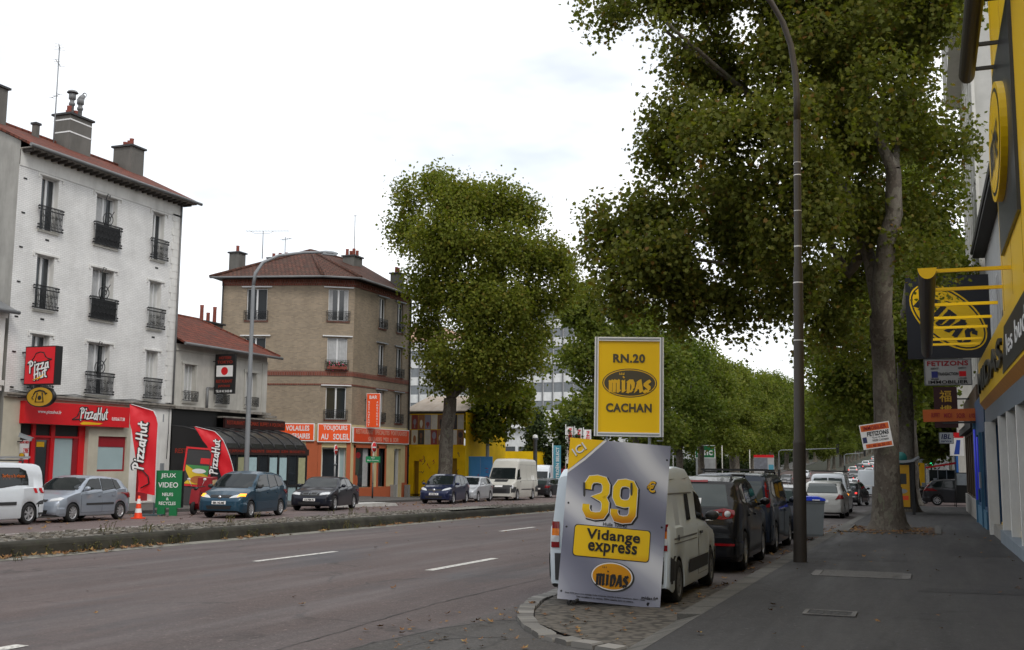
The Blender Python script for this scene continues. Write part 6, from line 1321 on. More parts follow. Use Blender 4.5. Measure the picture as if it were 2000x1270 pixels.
text('IMMOBILIER', .66, .12, 0, .62, -.006, M['darkred'], pn, .02, frame=TR); text('FETIZONS', .62, .13, .06, .44, -.006, M['black'], pn, .03, frame=TR, shear=.1); text('12 av. A. Briand', .42, .05, .1, .325, -.006, M['black'], pn, frame=TR); text('94230 CACHAN', .46, .06, .1, .235, -.006, M['black'], pn, frame=TR); text('01 45 36 26 12', .6, .08, .03, .09, -.006, M['darkred'], pn, .02, frame=TR)
t = thing('wheelie_bin', 'grey wheelie bin with bright blue lid on the kerb', 'bin', (-2.95, 30.4, gz(30.4) + .02), R(8))
mb = MB()
def ring(z, w, d): return [(-w, -d, z), (w, -d, z), (w, d, z), (-w, d, z)]
Rg = [ring(.1, .24, .28), ring(.16, .26, .3), ring(.95, .31, .38), ring(1.0, .33, .40), ring(1.05, .33, .40)]
for A_, B_ in zip(Rg, Rg[1:]):
    for i in range(4): mb.face([A_[i], A_[(i + 1) % 4], B_[(i + 1) % 4], B_[i]])
mb.face(Rg[0][::-1]); mb.build('body', plain('bin_grey', rgb('6b7276'), .6, .12), t)
mb = MB(); mb.prism([(-.35, 1.05), (.35, 1.05), (.33, 1.1), (.15, 1.15), (-.15, 1.15), (-.33, 1.1)], -.43, .42, mi=0); mb.box(.0, .2, -.433, -.43, 1.055, 1.08, mi=1); mb.build('lid', [plain('bin_blue', rgb('2140c8'), .45, .1), M['signwhite']], t)
for x in (-.27, .27): mb = MB(); mb.lathe([(0, -.03), (.11, -.03), (.11, .03), (0, .03)], 14, axis='x', c=(x, .32, .11)); mb.build('wheel', M['rubber'], t)
t = thing('chalk_board', 'dark easel board on the pavement in front of the grey people carrier', 'board', (1.95, 66.0, gz(66) + .15)); mb = MB(); mb.box(-.5, .5, 0, .05, .25, 1.9, mi=0); mb.box(-.45, .45, -.01, 0, 1.2, 1.85, mi=1)
for x in (-.45, .45): mb.tube([(x, .02, 1.9), (x * 1.25, .5, 0)], .025, 6, mi=0); mb.tube([(x, .02, 1.9), (x * 1.1, -.4, 0)], .025, 6, mi=0)
mb.build('panel', [M['black'], plain('pale_menu', (.3, .33, .36), .6, .3, 5)], t)
# ================================================================ vehicles
TPL = {
 'hatch': dict(p=[(0,.30),(.004,.42),(.03,.5),(.13,.60),(.235,.67),(.42,.955),(.5,1.0),(.68,.995),(.84,.945),(.90,.86),(.965,.67),(.985,.62),(1,.42),(.997,.2)],
   sw=[[(.305,.672),(.445,.935),(.555,.95),(.56,.68)], [(.578,.68),(.578,.95),(.715,.935),(.755,.69)], [(.768,.70),(.735,.925),(.79,.9),(.84,.74)]], ws=[(-.86,.70),(.86,.70),(.70,.945),(-.70,.945)], rw=[(-.74,.69),(.74,.69),(.64,.92),(-.64,.92)], dr=(.29,.57,.76), tb=.33),
 'mpv': dict(p=[(0,.28),(.005,.4),(.03,.47),(.12,.57),(.2,.63),(.40,.945),(.5,1),(.72,.985),(.86,.93),(.93,.78),(.97,.62),(.99,.5),(1,.35),(.995,.2)],
   sw=[[(.275,.63),(.425,.925),(.545,.95),(.55,.645)], [(.57,.645),(.57,.95),(.70,.935),(.735,.665)], [(.75,.67),(.715,.935),(.80,.90),(.875,.72)]], ws=[(-.88,.66),(.88,.66),(.72,.94),(-.72,.94)], rw=[(-.76,.66),(.76,.66),(.66,.90),(-.66,.90)], dr=(.265,.56,.745), tb=.26),
 'sedan': dict(p=[(0,.3),(.004,.42),(.02,.5),(.12,.6),(.26,.68),(.42,.96),(.50,1),(.64,.985),(.80,.80),(.83,.775),(.97,.74),(.99,.68),(1,.5),(.995,.22)],
   sw=[[(.325,.685),(.445,.93),(.535,.95),(.545,.69)], [(.56,.69),(.55,.95),(.66,.93),(.70,.71)], [(.71,.715),(.68,.90),(.75,.78)]], ws=[(-.84,.70),(.84,.70),(.68,.945),(-.68,.945)], rw=[(-.74,.79),(.74,.79),(.62,.95),(-.62,.95)], dr=(.31,.55,.72), tb=.36),
 'van': dict(p=[(0,.2),(.003,.3),(.03,.40),(.10,.46),(.13,.5),(.235,.86),(.265,.93),(.33,.99),(.6,1),(.95,.99),(.985,.97),(.995,.9),(1,.5),(1,.14)],
   sw=[[(.165,.50),(.235,.74),(.285,.75),(.285,.50)]], ws=[(-.86,.51),(.86,.51),(.78,.76),(-.78,.76)], rw=[(-.7,.55),(-.06,.55),(-.06,.80),(-.7,.80)], dr=(.15,.3,.3), tb=.08),
 'box': dict(p=[(0,.26),(.01,.40),(.04,.47),(.2,.53),(.26,.56),(.375,.80),(.42,.835),(.45,.85),(.50,.95),(.545,.995),(.75,1.0),(.955,.975),(.985,.92),(.993,.8),(1,.5),(1,.16)],
   sw=[[(.30,.565),(.385,.785),(.465,.795),(.475,.575)]], ws=[(-.86,.575),(.86,.575),(.76,.785),(-.76,.785)], rw=[(-.8,.60),(-.06,.60),(-.06,.86),(-.76,.86)], dr=(.28,.49,.49), tb=.12),
 'suv': dict(p=[(0,.3),(.005,.45),(.03,.52),(.12,.60),(.24,.66),(.40,.94),(.48,.99),(.80,.975),(.905,.935),(.955,.76),(.985,.64),(1,.42),(.993,.22)],
   sw=[[(.30,.665),(.425,.915),(.545,.935),(.55,.675)], [(.567,.675),(.567,.935),(.70,.925),(.735,.69)], [(.75,.695),(.72,.92),(.815,.895),(.865,.745)]], ws=[(-.86,.69),(.86,.69),(.72,.93),(-.72,.93)], rw=[(-.80,.675),(.80,.675),(.70,.905),(-.70,.905)], dr=(.28,.56,.745), tb=.26),
 'kangoo': dict(p=[(0,.28),(.005,.4),(.03,.48),(.14,.56),(.19,.6),(.33,.93),(.42,1),(.75,1.0),(.93,.985),(.965,.96),(.98,.88),(.995,.55),(1,.45),(1,.2)],
   sw=[[(.235,.60),(.355,.90),(.475,.92),(.475,.61)], [(.52,.60),(.52,.905),(.74,.905),(.80,.88),(.825,.76),(.82,.615)]], ws=[(-.86,.63),(.86,.63),(.76,.93),(-.76,.93)], rw=[(-.78,.62),(-.06,.62),(-.06,.88),(-.72,.88)], dr=(.22,.49,.49), tb=.16),
}
def wheel_meshes(Rw, wd, spokes, key):
    mb = MB(); rr = Rw * .68
    mb.lathe([(rr * .96, -wd * .44), (rr, -wd * .5), (Rw * .92, -wd * .48), (Rw * .985, -wd * .36), (Rw, 0), (Rw * .985, wd * .36), (Rw * .92, wd * .48), (rr, wd * .5), (rr * .96, wd * .44)], 26, axis='y')
    mb.lathe([(0, wd * .0), (rr, wd * .05)], 20, axis='y')
    mb2 = MB(); yo = wd * .46                      # outer face at +y
    mb2.lathe([(rr * .97, wd * .1), (rr * .99, yo), (rr * .88, yo * .93), (rr * .86, wd * .1)], 26, axis='y')
    mb2.lathe([(rr * .22, wd * .2), (rr * .2, yo * .86), (0, yo * .92)], 12, axis='y')
    for k in range(spokes):
        a = 2 * PI * k / spokes; ca, sa = math.cos(a), math.sin(a); h0, h1 = rr * .10, rr * (.19 if spokes < 8 else .12)
        def Q(r, h, y): return (r * ca - h * sa, y, r * sa + h * ca)
        A = [(rr * .15, -h0), (rr * .15, h0), (rr * .9, h1), (rr * .9, -h1)]
        mb2.face([Q(r, h, yo * .88) for r, h in A]); mb2.face([Q(r, h, yo * .5) for r, h in reversed(A)])
        for (r0, a0), (r1, a1) in zip(A, A[1:] + A[:1]): mb2.face([Q(r0, a0, yo * .88), Q(r1, a1, yo * .88), Q(r1, a1, yo * .5), Q(r0, a0, yo * .5)])
    return mb, mb2
def car(name, label, cat, tpl, L, W, H, wb, fo, Rw, color, loc, heading, spokes=7, group=None, metal=.0, under=.19, glassm='carglass', hubcol='alloy', black_bumper=False, windows=None, side_glass=True, plate=None, trim=None, roof_rails=False, head=None, tail=None, detail=True, mirror='body', arch=1.16, belt=None, rearglass=True, doors=None, wscurtain=None):
    T = TPL[tpl]; root = thing(name, label, cat, loc, heading, group); HW = W / 2
    # follow the fall of the street
    pitch = math.atan((gz(loc[1] + math.sin(heading)) - gz(loc[1] - math.sin(heading))) / 2); root.rotation_euler = (0, -pitch, heading)
    ps = np.array([a * L for a, b in T['p']]); pz = np.array([b * H for a, b in T['p']])
    ps = np.maximum.accumulate(ps + np.arange(len(ps)) * 1e-5)
    b0 = T['sw'][0][0][1] * H - .02; b1 = T['sw'][-1][-1][1] * H - .01
    wheels = (fo, fo + wb); ra = Rw * arch
    st = set(np.linspace(0, L, 58).tolist()) | set(ps.tolist())
    for sw_ in wheels:
        for k in range(13): st.add(sw_ + ra * math.cos(PI * k / 12))
        st.add(sw_ - ra - .01); st.add(sw_ + ra + .01)
    st = sorted(x for x in st if 0 <= x <= L); st = [x for i, x in enumerate(st) if i == 0 or x - st[i - 1] > .006 or x in (0, L)]
    pl_s = np.array([0, .012, .035, .12, .3, .75, .92, .975, .992, 1.0]) * L; pl_w = np.array([.74, .86, .93, .985, 1, 1, .985, .95, .91, .86])
    if tpl in ('van', 'box', 'kangoo'): pl_w = np.array([.80, .88, .94, .98, 1, 1, .995, .985, .97, .93])
    if tpl == 'suv': pl_w = np.array([.78, .87, .94, .985, 1, 1, .985, .96, .93, .88])
    def sect(s):
        zt = float(np.interp(s, ps, pz)); w = HW * float(np.interp(s, pl_s, pl_w)); bl = float(np.interp(s, [0, fo, L * .3, L], [b0 - .12, b0 - .06, b0, b1]))
        e = min(s, L - s); zb = under + max(0, .10 - e * .5) * .7
        for sw_ in wheels:
            if abs(s - sw_) < ra: zb = max(zb, Rw + math.sqrt(max(0, ra * ra - (s - sw_) ** 2)) * .98)
        zbe = min(bl, zt - .05); zb = min(zb, zbe - .04); h = zt - zbe; k = min(1, max(0, (h - .05) / .25)); k = k * k * (3 - 2 * k); tb = T['tb']
        lp = lambda a, b: a + (b - a) * k
        wt = w * .955
        return [(0, zb), (w * .80, zb), (w * .965, zb), (w * .985, zb + .04), (w, zb + .45 * (zbe - zb)), (w * .99, zbe - .06 * (zbe - zb)), (wt, zbe),
                (lp(w * .86, wt - tb * h * .5), zbe + lp(.7, .5) * h), (lp(w * .72, wt - tb * h * .88), zbe + lp(.86, .88) * h), (lp(w * .55, wt - tb * h - .03), zbe + lp(.95, .965) * h), (lp(w * .36, wt - tb * h - .14), zt + lp(.005, .002)), (0, zt + lp(.02, .022))]
    S = [sect(s) for s in st]; n = len(S[0])
    full = [[(L / 2 - s, -y, z) for y, z in c] + [(L / 2 - s, y, z) for y, z in reversed(c[1:-1])] for s, c in zip(st, S)]
    bm = bmesh.new(); VV = [[bm.verts.new(p) for p in r] for r in full]; m = len(VV[0])
    for i in range(len(VV) - 1):
        for j in range(m):
            try:
                f = bm.faces.new((VV[i][j], VV[i + 1][j], VV[i + 1][(j + 1) % m], VV[i][(j + 1) % m])); f.smooth = True
                jj = j if j < n - 1 else m - 1 - j
                f.material_index = 1 if jj <= 1 else 0
            except ValueError: pass
    bm.faces.new(VV[0][::-1]); bm.faces.new(VV[-1])
    bmesh.ops.recalc_face_normals(bm, faces=bm.faces)
    bv = BVHTree.FromBMesh(bm)
    me = bpy.data.meshes.new('body'); bm.to_mesh(me); bm.free(); me.materials.append(color); me.materials.append(M['black'])
    try: me.set_sharp_from_angle(angle=R(40))
    except Exception: pass
    bo = bpy.data.objects.new('body', me); COL.objects.link(bo); bo.parent = root
    def hit(view, a, b):
        if view in ('l', 'r'): o, d = Vector((a, 5 if view == 'l' else -5, b)), Vector((0, -1 if view == 'l' else 1, 0))
        elif view == 'f': o, d = Vector((9, a, b)), Vector((-1, 0, 0))
        elif view == 'b': o, d = Vector((-9, a, b)), Vector((1, 0, 0))
        else: o, d = Vector((a, b, 5)), Vector((0, 0, -1))
        p, nn, _, _ = bv.ray_cast(o, d)
        return (p, nn) if p is not None else None
    def decal(mb, poly, view, off=.006, rows=7, cols=8, mi=None):
        zs = [q[1] for q in poly]; z0, z1 = min(zs), max(zs); G = []
        for i in range(rows + 1):
            z = z0 + (z1 - z0) * i / rows; zz = min(max(z, z0 + 1e-5), z1 - 1e-5); xs = []
            for (a, b), (c, d) in zip(poly, poly[1:] + poly[:1]):
                if (b - zz) * (d - zz) < 0: xs.append(a + (c - a) * (zz - b) / (d - b))
            if len(xs) < 2: G.append(None); continue
            x0, x1 = min(xs), max(xs); row = []
            for j in range(cols + 1):
                h = hit(view, x0 + (x1 - x0) * j / cols, z)
                row.append(None if h is None else h[0] + h[1] * off)
            G.append(row)
        old = mb.smooth; mb.smooth = True
        for A, B in zip(G, G[1:]):
            if A is None or B is None: continue
            for j in range(cols):
                q = [A[j], A[j + 1], B[j + 1], B[j]]
                if any(p is None for p in q) or max((q[0] - q[2]).length, (q[1] - q[3]).length) > max(.35, (z1 - z0)) + .25: continue
                nn = (q[1] - q[0]).cross(q[3] - q[0]); ax = {'l': Vector((0, 1, 0)), 'r': Vector((0, -1, 0)), 'f': Vector((1, 0, 0)), 'b': Vector((-1, 0, 0)), 't': Vector((0, 0, 1))}[view]
                mb.face(q if nn.dot(ax) > 0 else q[::-1], mi=mi)
        mb.smooth = old
    X = lambda f: L / 2 - f * L
    def grow(poly, k):
        cx = sum(p[0] for p in poly) / len(poly); cz = sum(p[1] for p in poly) / len(poly)
        return [(cx + (a - cx) + (k if a > cx else -k), cz + (b - cz) + (k if b > cz else -k)) for a, b in poly]
    wcol = M[glassm]
    sws = windows if windows is not None else T['sw']
    for v in ('l', 'r'):
        for poly in sws:
            P = [(X(a), b * H) for a, b in poly]
            if detail: mb = MB(); decal(mb, grow(P, .025), v, .003); mb.build('window_seal', M['black'], bo)
            mb = MB(); decal(mb, P, v, .007); mb.build('side_window', wcol, root)
    P = [(a * HW * .97, b * H) for a, b in T['ws']]
    if detail: mb = MB(); decal(mb, grow(P, .03), 'f', .003, 8, 12); mb.build('window_seal', M['black'], bo)
    mb = MB(); decal(mb, P, 'f', .007, 8, 12); mb.build('windscreen', wcol, root)
    if rearglass:
        polys = [T['rw']] if tpl not in ('van', 'box', 'kangoo') else [T['rw'], [(-a, b) for a, b in reversed(T['rw'])]]
        for rp in polys:
            P = [(a * HW * .97, b * H) for a, b in rp]; mb = MB(); decal(mb, grow(P, .025), 'b', .003, 8, 12); mb.build('window_seal', M['black'], bo)
            mb = MB(); decal(mb, P, 'b', .007, 8, 12); mb.build('rear_window', M['rearglass'], root)
    # doors with seams and handles
    if detail:
        d0, d1, d2 = T['dr']; zl, zh = under + .1, b0 - .03
        for v in ('l', 'r'):
            for k, (a, b) in enumerate(((d0, d1), (d1 + .004, d2)) if d2 > d1 else ((d0, d1),)):
                xb = X(b)
                rear_cut = wheels[1] - ra - .04
                P = [(X(a), zl), (X(a) + .02, zh)] + [(xb, zh + .01), (xb, (zl + zh) / 2 + .1), (max(xb, L / 2 - rear_cut), zl)]
                mb = MB(); decal(mb, grow(P, .008), v, .0025, 8, 8); mb.build('door_seam', M['black'], bo)
                mb = MB(); decal(mb, P, v, .006, 8, 8); dr = mb.build('door', color, root)
                mb = MB(); xx = xb + .16; h = hit(v, xx, zh - .10)
                if h: c = h[0]; sg = 1 if v == 'l' else -1; mb.box(c.x - .07, c.x + .07, min(c.y, c.y + sg * .035), max(c.y, c.y + sg * .035), c.z - .018, c.z + .018); mb.build('handle', M['darkgrey'] if black_bumper else color, dr)
    # wheels
    kw = ('wheelset', round(Rw, 3), spokes, hubcol)
    if kw not in car.cache:
        a, b = wheel_meshes(Rw, .2, spokes, kw); wa = a.build('wheel', M['rubber']); wb_ = b.build('rim', M[hubcol]); car.cache[kw] = (wa.data, wb_.data); bpy.data.objects.remove(wa); bpy.data.objects.remove(wb_)
    for sw_ in wheels:
        for sg in (1, -1):
            w = bpy.data.objects.new('wheel', car.cache[kw][0]); COL.objects.link(w); w.parent = root; w.location = (L / 2 - sw_, sg * (HW - .115), Rw); w.rotation_euler = (0, random.uniform(0, 1), 0 if sg > 0 else PI)
            r_ = bpy.data.objects.new('rim', car.cache[kw][1]); COL.objects.link(r_); r_.parent = w
    # lamps
    hd = head or [[(.50, .45), (.90, .46), (.92, .53), (.80, .55), (.55, .51)]]
    for s_ in (1, -1):
        for poly in hd:
            mb = MB(); decal(mb, [(s_ * a * HW, b * H) for a, b in poly], 'f', .012, 5, 8); h_ = mb.build('headlight', M['lampclear'], root)
    tl = tail or [[(.70, .50), (.98, .50), (.99, .63), (.80, .64)]]
    for s_ in (1, -1):
        for poly in tl:
            mat = 'lampred'
            if len(poly[0]) == 3: mat = poly[0][2]; poly = [(p[0], p[1]) for p in poly]
            mb = MB(); decal(mb, [(s_ * a * HW, b * H) for a, b in poly], 'b', .014, 6, 8)
            mb.build('tail_light', M[mat], root)
    # bumpers, grille, plates
    bmat = M['darkgrey'] if black_bumper else color
    for v, nm in (('f', 'front_bumper'), ('b', 'rear_bumper')):
        mb = MB(); decal(mb, [(-.97 * HW, .17 * H), (.97 * HW, .17 * H), (.99 * HW, .36 * H), (-.99 * HW, .36 * H)], v, .018, 6, 16)
        for lr in ('l', 'r'):
            x0, x1 = ((L / 2 - .03), L / 2 - (fo - ra) - .05) if v == 'f' else (-L / 2 + .03, L / 2 - (wheels[1] + ra) - .02)
            decal(mb, [(x0, .19 * H), (x1, .19 * H), (x1, .35 * H), (x0, .36 * H)], lr, .014, 4, 5)
        mb.build(nm, bmat, root)
    mb = MB(); decal(mb, [(-.5 * HW, .19 * H), (.5 * HW, .19 * H), (.55 * HW, .27 * H), (-.55 * HW, .27 * H)], 'f', .024, 4, 8); decal(mb, [(-.42 * HW, .435 * H), (.42 * HW, .435 * H), (.46 * HW, .49 * H), (-.46 * HW, .49 * H)], 'f', .012, 4, 10); mb.build('grille', M['black'], root)
    for v, zc in (('f', .33 * H), ('b', (.46 if tpl in ('hatch', 'sedan', 'mpv') else .42) * H)):
        mb = MB(); decal(mb, [(-.26, zc - .055), (.26, zc - .055), (.26, zc + .055), (-.26, zc + .055)], v, .032, 2, 4); po = mb.build('number_plate', M['signwhite'], root)
        if plate and v == 'f': text(plate, .42, .075, 0, zc, 0, M['black'], po, .02, frame=Matrix.Translation((hit('f', 0, zc)[0].x + .04, 0, 0)) @ Matrix.Rotation(PI / 2, 4, 'Z'))
    # mirrors
    mm = color if mirror == 'body' else M['darkgrey']; mx_ = X(T['sw'][0][0][0] + .02); mz = b0 + .09
    for sg in (1, -1):
        mb = MB(); mb.ell((mx_, sg * (HW + .09), mz), (.075, .105, .075), 10, 6); mb.tube([(mx_, sg * (HW - .06), mz - .06), (mx_, sg * (HW + .06), mz - .03)], .03, 6); mb.build('mirror', mm, root)
    if trim:
        for v in ('l', 'r'): 
            mb = MB(); 
            for t0, t1, z0, z1 in trim: decal(mb, [(X(t0), z0 * H), (X(t1), z0 * H), (X(t1), z1 * H), (X(t0), z1 * H)], v, .016, 2, 10)
            mb.build('side_trim', M['darkgrey'], root)
    if roof_rails:
        for sg in (1, -1):
            y = sg * (HW - .24); mb = MB(); a, b = X(.42), X(.86); zr = hit('t', X(.6), y)[0].z
            mb.tube([(a, y, zr - .05), (a - .12, y, zr + .05), (b + .2, y, zr + .05), (b, y, zr - .09)], .022, 7); mb.build('roof_rail', M['darkgrey'], root)
    root['_L'] = L
    del root['_L']
    root.location.z = gz(loc[1]) + loc[2]
    return root, decal, hit, bo
car.cache = {}
CP = {
 'silverblue': paint('silver_blue_car_paint', (.30, .34, .40), .35), 'white': paint('white_van_paint', (.66, .71, .76)), 'oldwhite': paint('dull_white_van_paint', (.68, .76, .82), 0, .4, .5),
 'bluegreen': paint('blue_green_car_paint', (.020, .058, .095), .35), 'navyblack': paint('blue_black_car_paint', (.011, .013, .022), .2), 'navy': paint('navy_car_paint', (.012, .018, .055), .3),
 'silver': paint('silver_car_paint', (.46, .48, .51), .35), 'cream': paint('cream_white_van_paint', (.56, .55, .50), 0, .4, .5), 'black': paint('black_car_paint', (.008, .008, .010)), 'slate': paint('slate_blue_car_paint', (.018, .026, .042), .35), 'grey': paint('dark_grey_car_paint', (.04, .042, .048), .5),
 'offwhite': paint('off_white_car_paint', (.46, .46, .44), .1)}
H0 = -PI / 2
gp = 'vehicles parked along the far side'
# --- far side, seen from the front
r, dec, hit, bo = car('panel_van', 'white panel van carrying a ladder, with lettered dark side glass, at the left edge', 'van', 'kangoo', 4.2, 1.83, 1.80, 2.7, .85, .315, CP['white'], (-25.45, 23.35, .01), H0 + .12, 6, gp, mirror='grey', trim=[(.34, .70, .325, .375)])
mb = MB(); dec(mb, [(-2.08, .2), (-1.65, .2), (-1.72, .62), (-1.9, .72), (-2.08, .74)], 'l', .012); mb.build('corner_bumper', M['darkgrey'], r)
mb = MB()
for k in range(2): dec(mb, [(-1.62 - k * .26, .92), (-1.75 - k * .26, .92), (-1.66 - k * .26, 1.06), (-1.53 - k * .26, 1.06)][::1], 'l', .01, 3, 3)
mb.build('hazard_mark', M['red'], r)
h = hit('l', -.75, 1.38)[0]; FR = Matrix.Translation((0, h.y + .012, 0)) @ Matrix.Rotation(PI, 4, 'Z')
og = plain('orange_window_letter', rgb('c8682c'), .5)
text('Surfez a la vitesse', .95, .10, .75, 1.42, 0, og, r, .01, frame=FR, name='window_lettering'); text('de la lumiere', .7, .10, .62, 1.29, 0, og, r, .01, frame=FR, name='window_lettering'); text('avec', .28, .08, .42, 1.16, 0, og, r, .01, frame=FR, name='window_lettering')
t = thing('roof_rack', 'ladder and bars carried on the roof of the white panel van at the left edge', 'roof rack', (-25.45, 23.35, gz(23.35) + 1.86), H0 + .12)
mb = MB()
for x in (-1.3, -.2, .8): mb.tube([(x, -.7, 0), (x, .7, 0)], .025, 6); mb.tube([(x, -.68, -.06), (x, -.68, 0)], .03, 6); mb.tube([(x, .68, -.08), (x, .68, 0)], .03, 6)
mb.build('bar', M['black'], t); mb = MB()
for y in (.2, .55): mb.box(-1.75, 1.6, y - .03, y + .03, .06, .12)
for k in range(11): mb.tube([(-1.6 + k * .3, .2, .09), (-1.6 + k * .3, .55, .09)], .018, 6)
mb.tube([(-1.6, -.35, .08), (1.5, -.35, .08)], .04, 7); mb.tube([(-1.5, -.1, .07), (1.5, -.1, .07)], .03, 7)
mb.build('ladder', M['alloy'], t)
car('hatchback', 'silver blue hatchback parked behind the white panel van with ladder', 'car', 'hatch', 3.8, 1.64, 1.42, 2.47, .74, .29, CP['silverblue'], (-25.7, 27.75, .01), H0 + .12, 9, gp, trim=[(.35, .73, .36, .405)], head=[[(.50, .445), (.90, .455), (.93, .52), (.80, .535), (.56, .505)]])
r, dec, hit, bo = car('people_carrier', 'dark blue rounded people carrier with lit amber indicators', 'car', 'mpv', 4.13, 1.72, 1.62, 2.58, .82, .30, CP['bluegreen'], (-23.35, 33.7, .01), H0 + .17, 9, gp, plate='BM-142-ME', head=[[(.40, .425), (.80, .44), (.88, .49), (.80, .515), (.50, .47)]], mirror='grey')
mb = MB()
for s_ in (1, -1): dec(mb, [(s_ * .72 * .86, .445 * 1.62), (s_ * .95 * .86, .46 * 1.62), (s_ * .95 * .86, .515 * 1.62), (s_ * .74 * .86, .515 * 1.62)], 'f', .02, 4, 5)
mb.build('indicator', M['amberlit'], r)
mb = MB(); mb.ell((2.03, 0, .72), (.03, .07, .06), 8, 6); mb.build('badge', M['chrome'], r)
r, dec, hit, bo = car('saloon', 'blue black saloon car with twin rounded grilles parked before the terracotta corner base', 'car', 'sedan', 4.52, 1.82, 1.42, 2.76, .78, .325, CP['navyblack'], (-24.8, 41.9, .01), H0 + .22, 6, gp, plate='216 PBM 92', head=[[(.46, .46), (.86, .47), (.90, .53), (.80, .55), (.5, .53)]])
mb = MB()
for s_ in (1, -1): dec(mb, [(s_ * .03, .47 * 1.42), (s_ * .31, .47 * 1.42), (s_ * .33, .54 * 1.42), (s_ * .05, .54 * 1.42)], 'f', .02, 4, 5, mi=0); dec(mb, [(s_ * .045, .478 * 1.42), (s_ * .295, .478 * 1.42), (s_ * .315, .533 * 1.42), (s_ * .065, .533 * 1.42)], 'f', .026, 4, 5, mi=1)
mb.build('kidney_grille', [M['grey'], M['black']], r)
r, dec, hit, bo = car('people_carrier', 'navy tall hatchback facing us beside the yellow shed and plane trunk', 'car', 'mpv', 4.2, 1.76, 1.58, 2.58, .88, .31, CP['navy'], (-25.0, 55.0, .01), H0 + .13, 7, gp, plate='239 EQZ 94', head=[[(.48, .44), (.86, .47), (.96, .53), (.86, .55), (.55, .50)]])
mb = MB(); mb.ell((2.08, 0, .72), (.03, .09, .09), 8, 6); mb.build('badge', M['chrome'], r)
car('hatchback', 'silver hatchback squeezed between the navy car and the white delivery van', 'car', 'hatch', 3.97, 1.68, 1.46, 2.47, .82, .305, CP['silver'], (-25.4, 59.6, .01), H0 + .10, 9, gp)
r, dec, hit, bo = car('delivery_van', 'tall cream white delivery van parked beyond the silver hatchback', 'van', 'van', 5.6, 1.95, 2.62, 3.4, 1.0, .34, CP['cream'], (-25.1, 65.6, .01), H0 + .06, 8, gp, black_bumper=True, mirror='grey', trim=[(.30, .78, .25, .27)], head=[[(.62, .29), (.93, .29), (.94, .36), (.66, .37)]], doors=None)
mb = MB()
for a, b in ((.30, .52), (.53, .74), (.75, .93)): 
    for v in ('l', 'r'): 
        for p in ([(a, .47), (b, .47), (b, .475), (a, .475)], [(a, .845), (b, .845), (b, .85), (a, .85)], [(a, .47), (a + .003, .47), (a + .003, .85), (a, .85)]): dec(mb, [(2.8 - q * 5.6, z * 2.62) for q, z in p], v, .006, 2, 6)
mb.build('panel_seam', M['zinc'], bo)
car('small_car', 'small dark grey car tucked behind the cream white delivery van', 'car', 'hatch', 3.7, 1.6, 1.37, 2.38, .7, .28, CP['grey'], (-25.6, 74.2, .01), PI / 2 - .1, 8, gp)
car('delivery_van', 'pale van mostly hidden behind the cream white delivery van', 'van', 'van', 5.0, 1.9, 2.3, 3.0, 1.0, .33, CP['white'], (-29.6, 84.5, .1), H0 + .1, 8, gp)
# --- near side, seen from behind
gq = 'vehicles parked along the right kerb'
r, dec, hit, bo = car('panel_van', 'old small white van parked behind the grey advertising board', 'van', 'box', 4.0, 1.64, 1.80, 2.69, .68, .29, CP['oldwhite'], (-3.93, 15.6, .01), PI / 2 + .03, 8, gq, black_bumper=True, rearglass=False, mirror='grey', hubcol='zinc', trim=[(.17, .28, .2, .30), (.30, .70, .20, .30)], tail=[[(.80, .40, 'lampred'), (.925, .40), (.925, .44), (.80, .44)], [(.80, .44, 'lampclear'), (.925, .44), (.925, .485), (.80, .485)], [(.80, .485, 'lampamber'), (.925, .485), (.925, .535), (.80, .535)], [(.80, .535, 'lampred'), (.925, .535), (.925, .585), (.80, .585)]])
mb = MB()
for v in ('l', 'r'):
    for q in ([(.52, .47), (.94, .47), (.94, .482), (.52, .482)], [(.52, .79), (.95, .79), (.95, .80), (.52, .80)], [(.55, .905), (.93, .89), (.93, .90), (.55, .915)], [(.52, .44), (.94, .44), (.94, .448), (.52, .448)]): dec(mb, [(2.0 - a * 4, b * 1.8) for a, b in q], v, .006, 2, 10)
mb.build('panel_rib', M['zinc'], bo)
mb = MB()
for v in ('l', 'r'): dec(mb, [(2.0 - a * 4, b * 1.8) for a, b in [(.60, .59), (.68, .59), (.675, .79), (.605, .79)]], v, .008, 5, 4)
mb.build('side_window', M['carglass'], r)
mb = MB()
for v in ('l', 'r'): dec(mb, [(2.0 - a * 4, b * 1.8) for a, b in [(.865, .46), (.885, .46), (.885, .50), (.865, .50)]], v, .01, 3, 3); 
mb.build('filler_cap', M['darkgrey'], r)
r, dec, hit, bo = car('off_roader', 'black off roader with round red tail lamps parked ahead of the old white van', 'car', 'suv', 4.43, 1.81, 1.68, 2.6, .9, .345, CP['black'], (-4.02, 21.25, .01), PI / 2 + .02, 5, gq, roof_rails=True, tail=[[(.42, .555), (.66, .545), (.66, .655), (.50, .65), (.40, .60)], [(.67, .545), (.86, .555), (.91, .61), (.88, .655), (.67, .66)]])
mb = MB()
for s_ in (1, -1):
    for cy, rr in ((.56, .042), (.77, .055)):
        h = hit('b', s_ * cy * .905, .605 * 1.68); p = h[0]; mb.lathe([(0, -.03), (rr, -.03), (rr, -.01)], 14, axis='x', c=(p.x, p.y, p.z), mi=0)
mb.build('reversing_lamp', M['lampclear'], r)
mb = MB(); dec(mb, [(-.30, .945 * 1.68), (.30, .945 * 1.68), (.30, .925 * 1.68), (-.30, .925 * 1.68)][::-1], 'b', .015, 2, 8); mb.build('brake_lamp', M['lampred'], r)
mb = MB(); 
for s_ in (1, -1): dec(mb, [(s_ * .45, .28 * 1.68), (s_ * .8, .28 * 1.68), (s_ * .8, .305 * 1.68), (s_ * .45, .305 * 1.68)], 'b', .03, 2, 5)
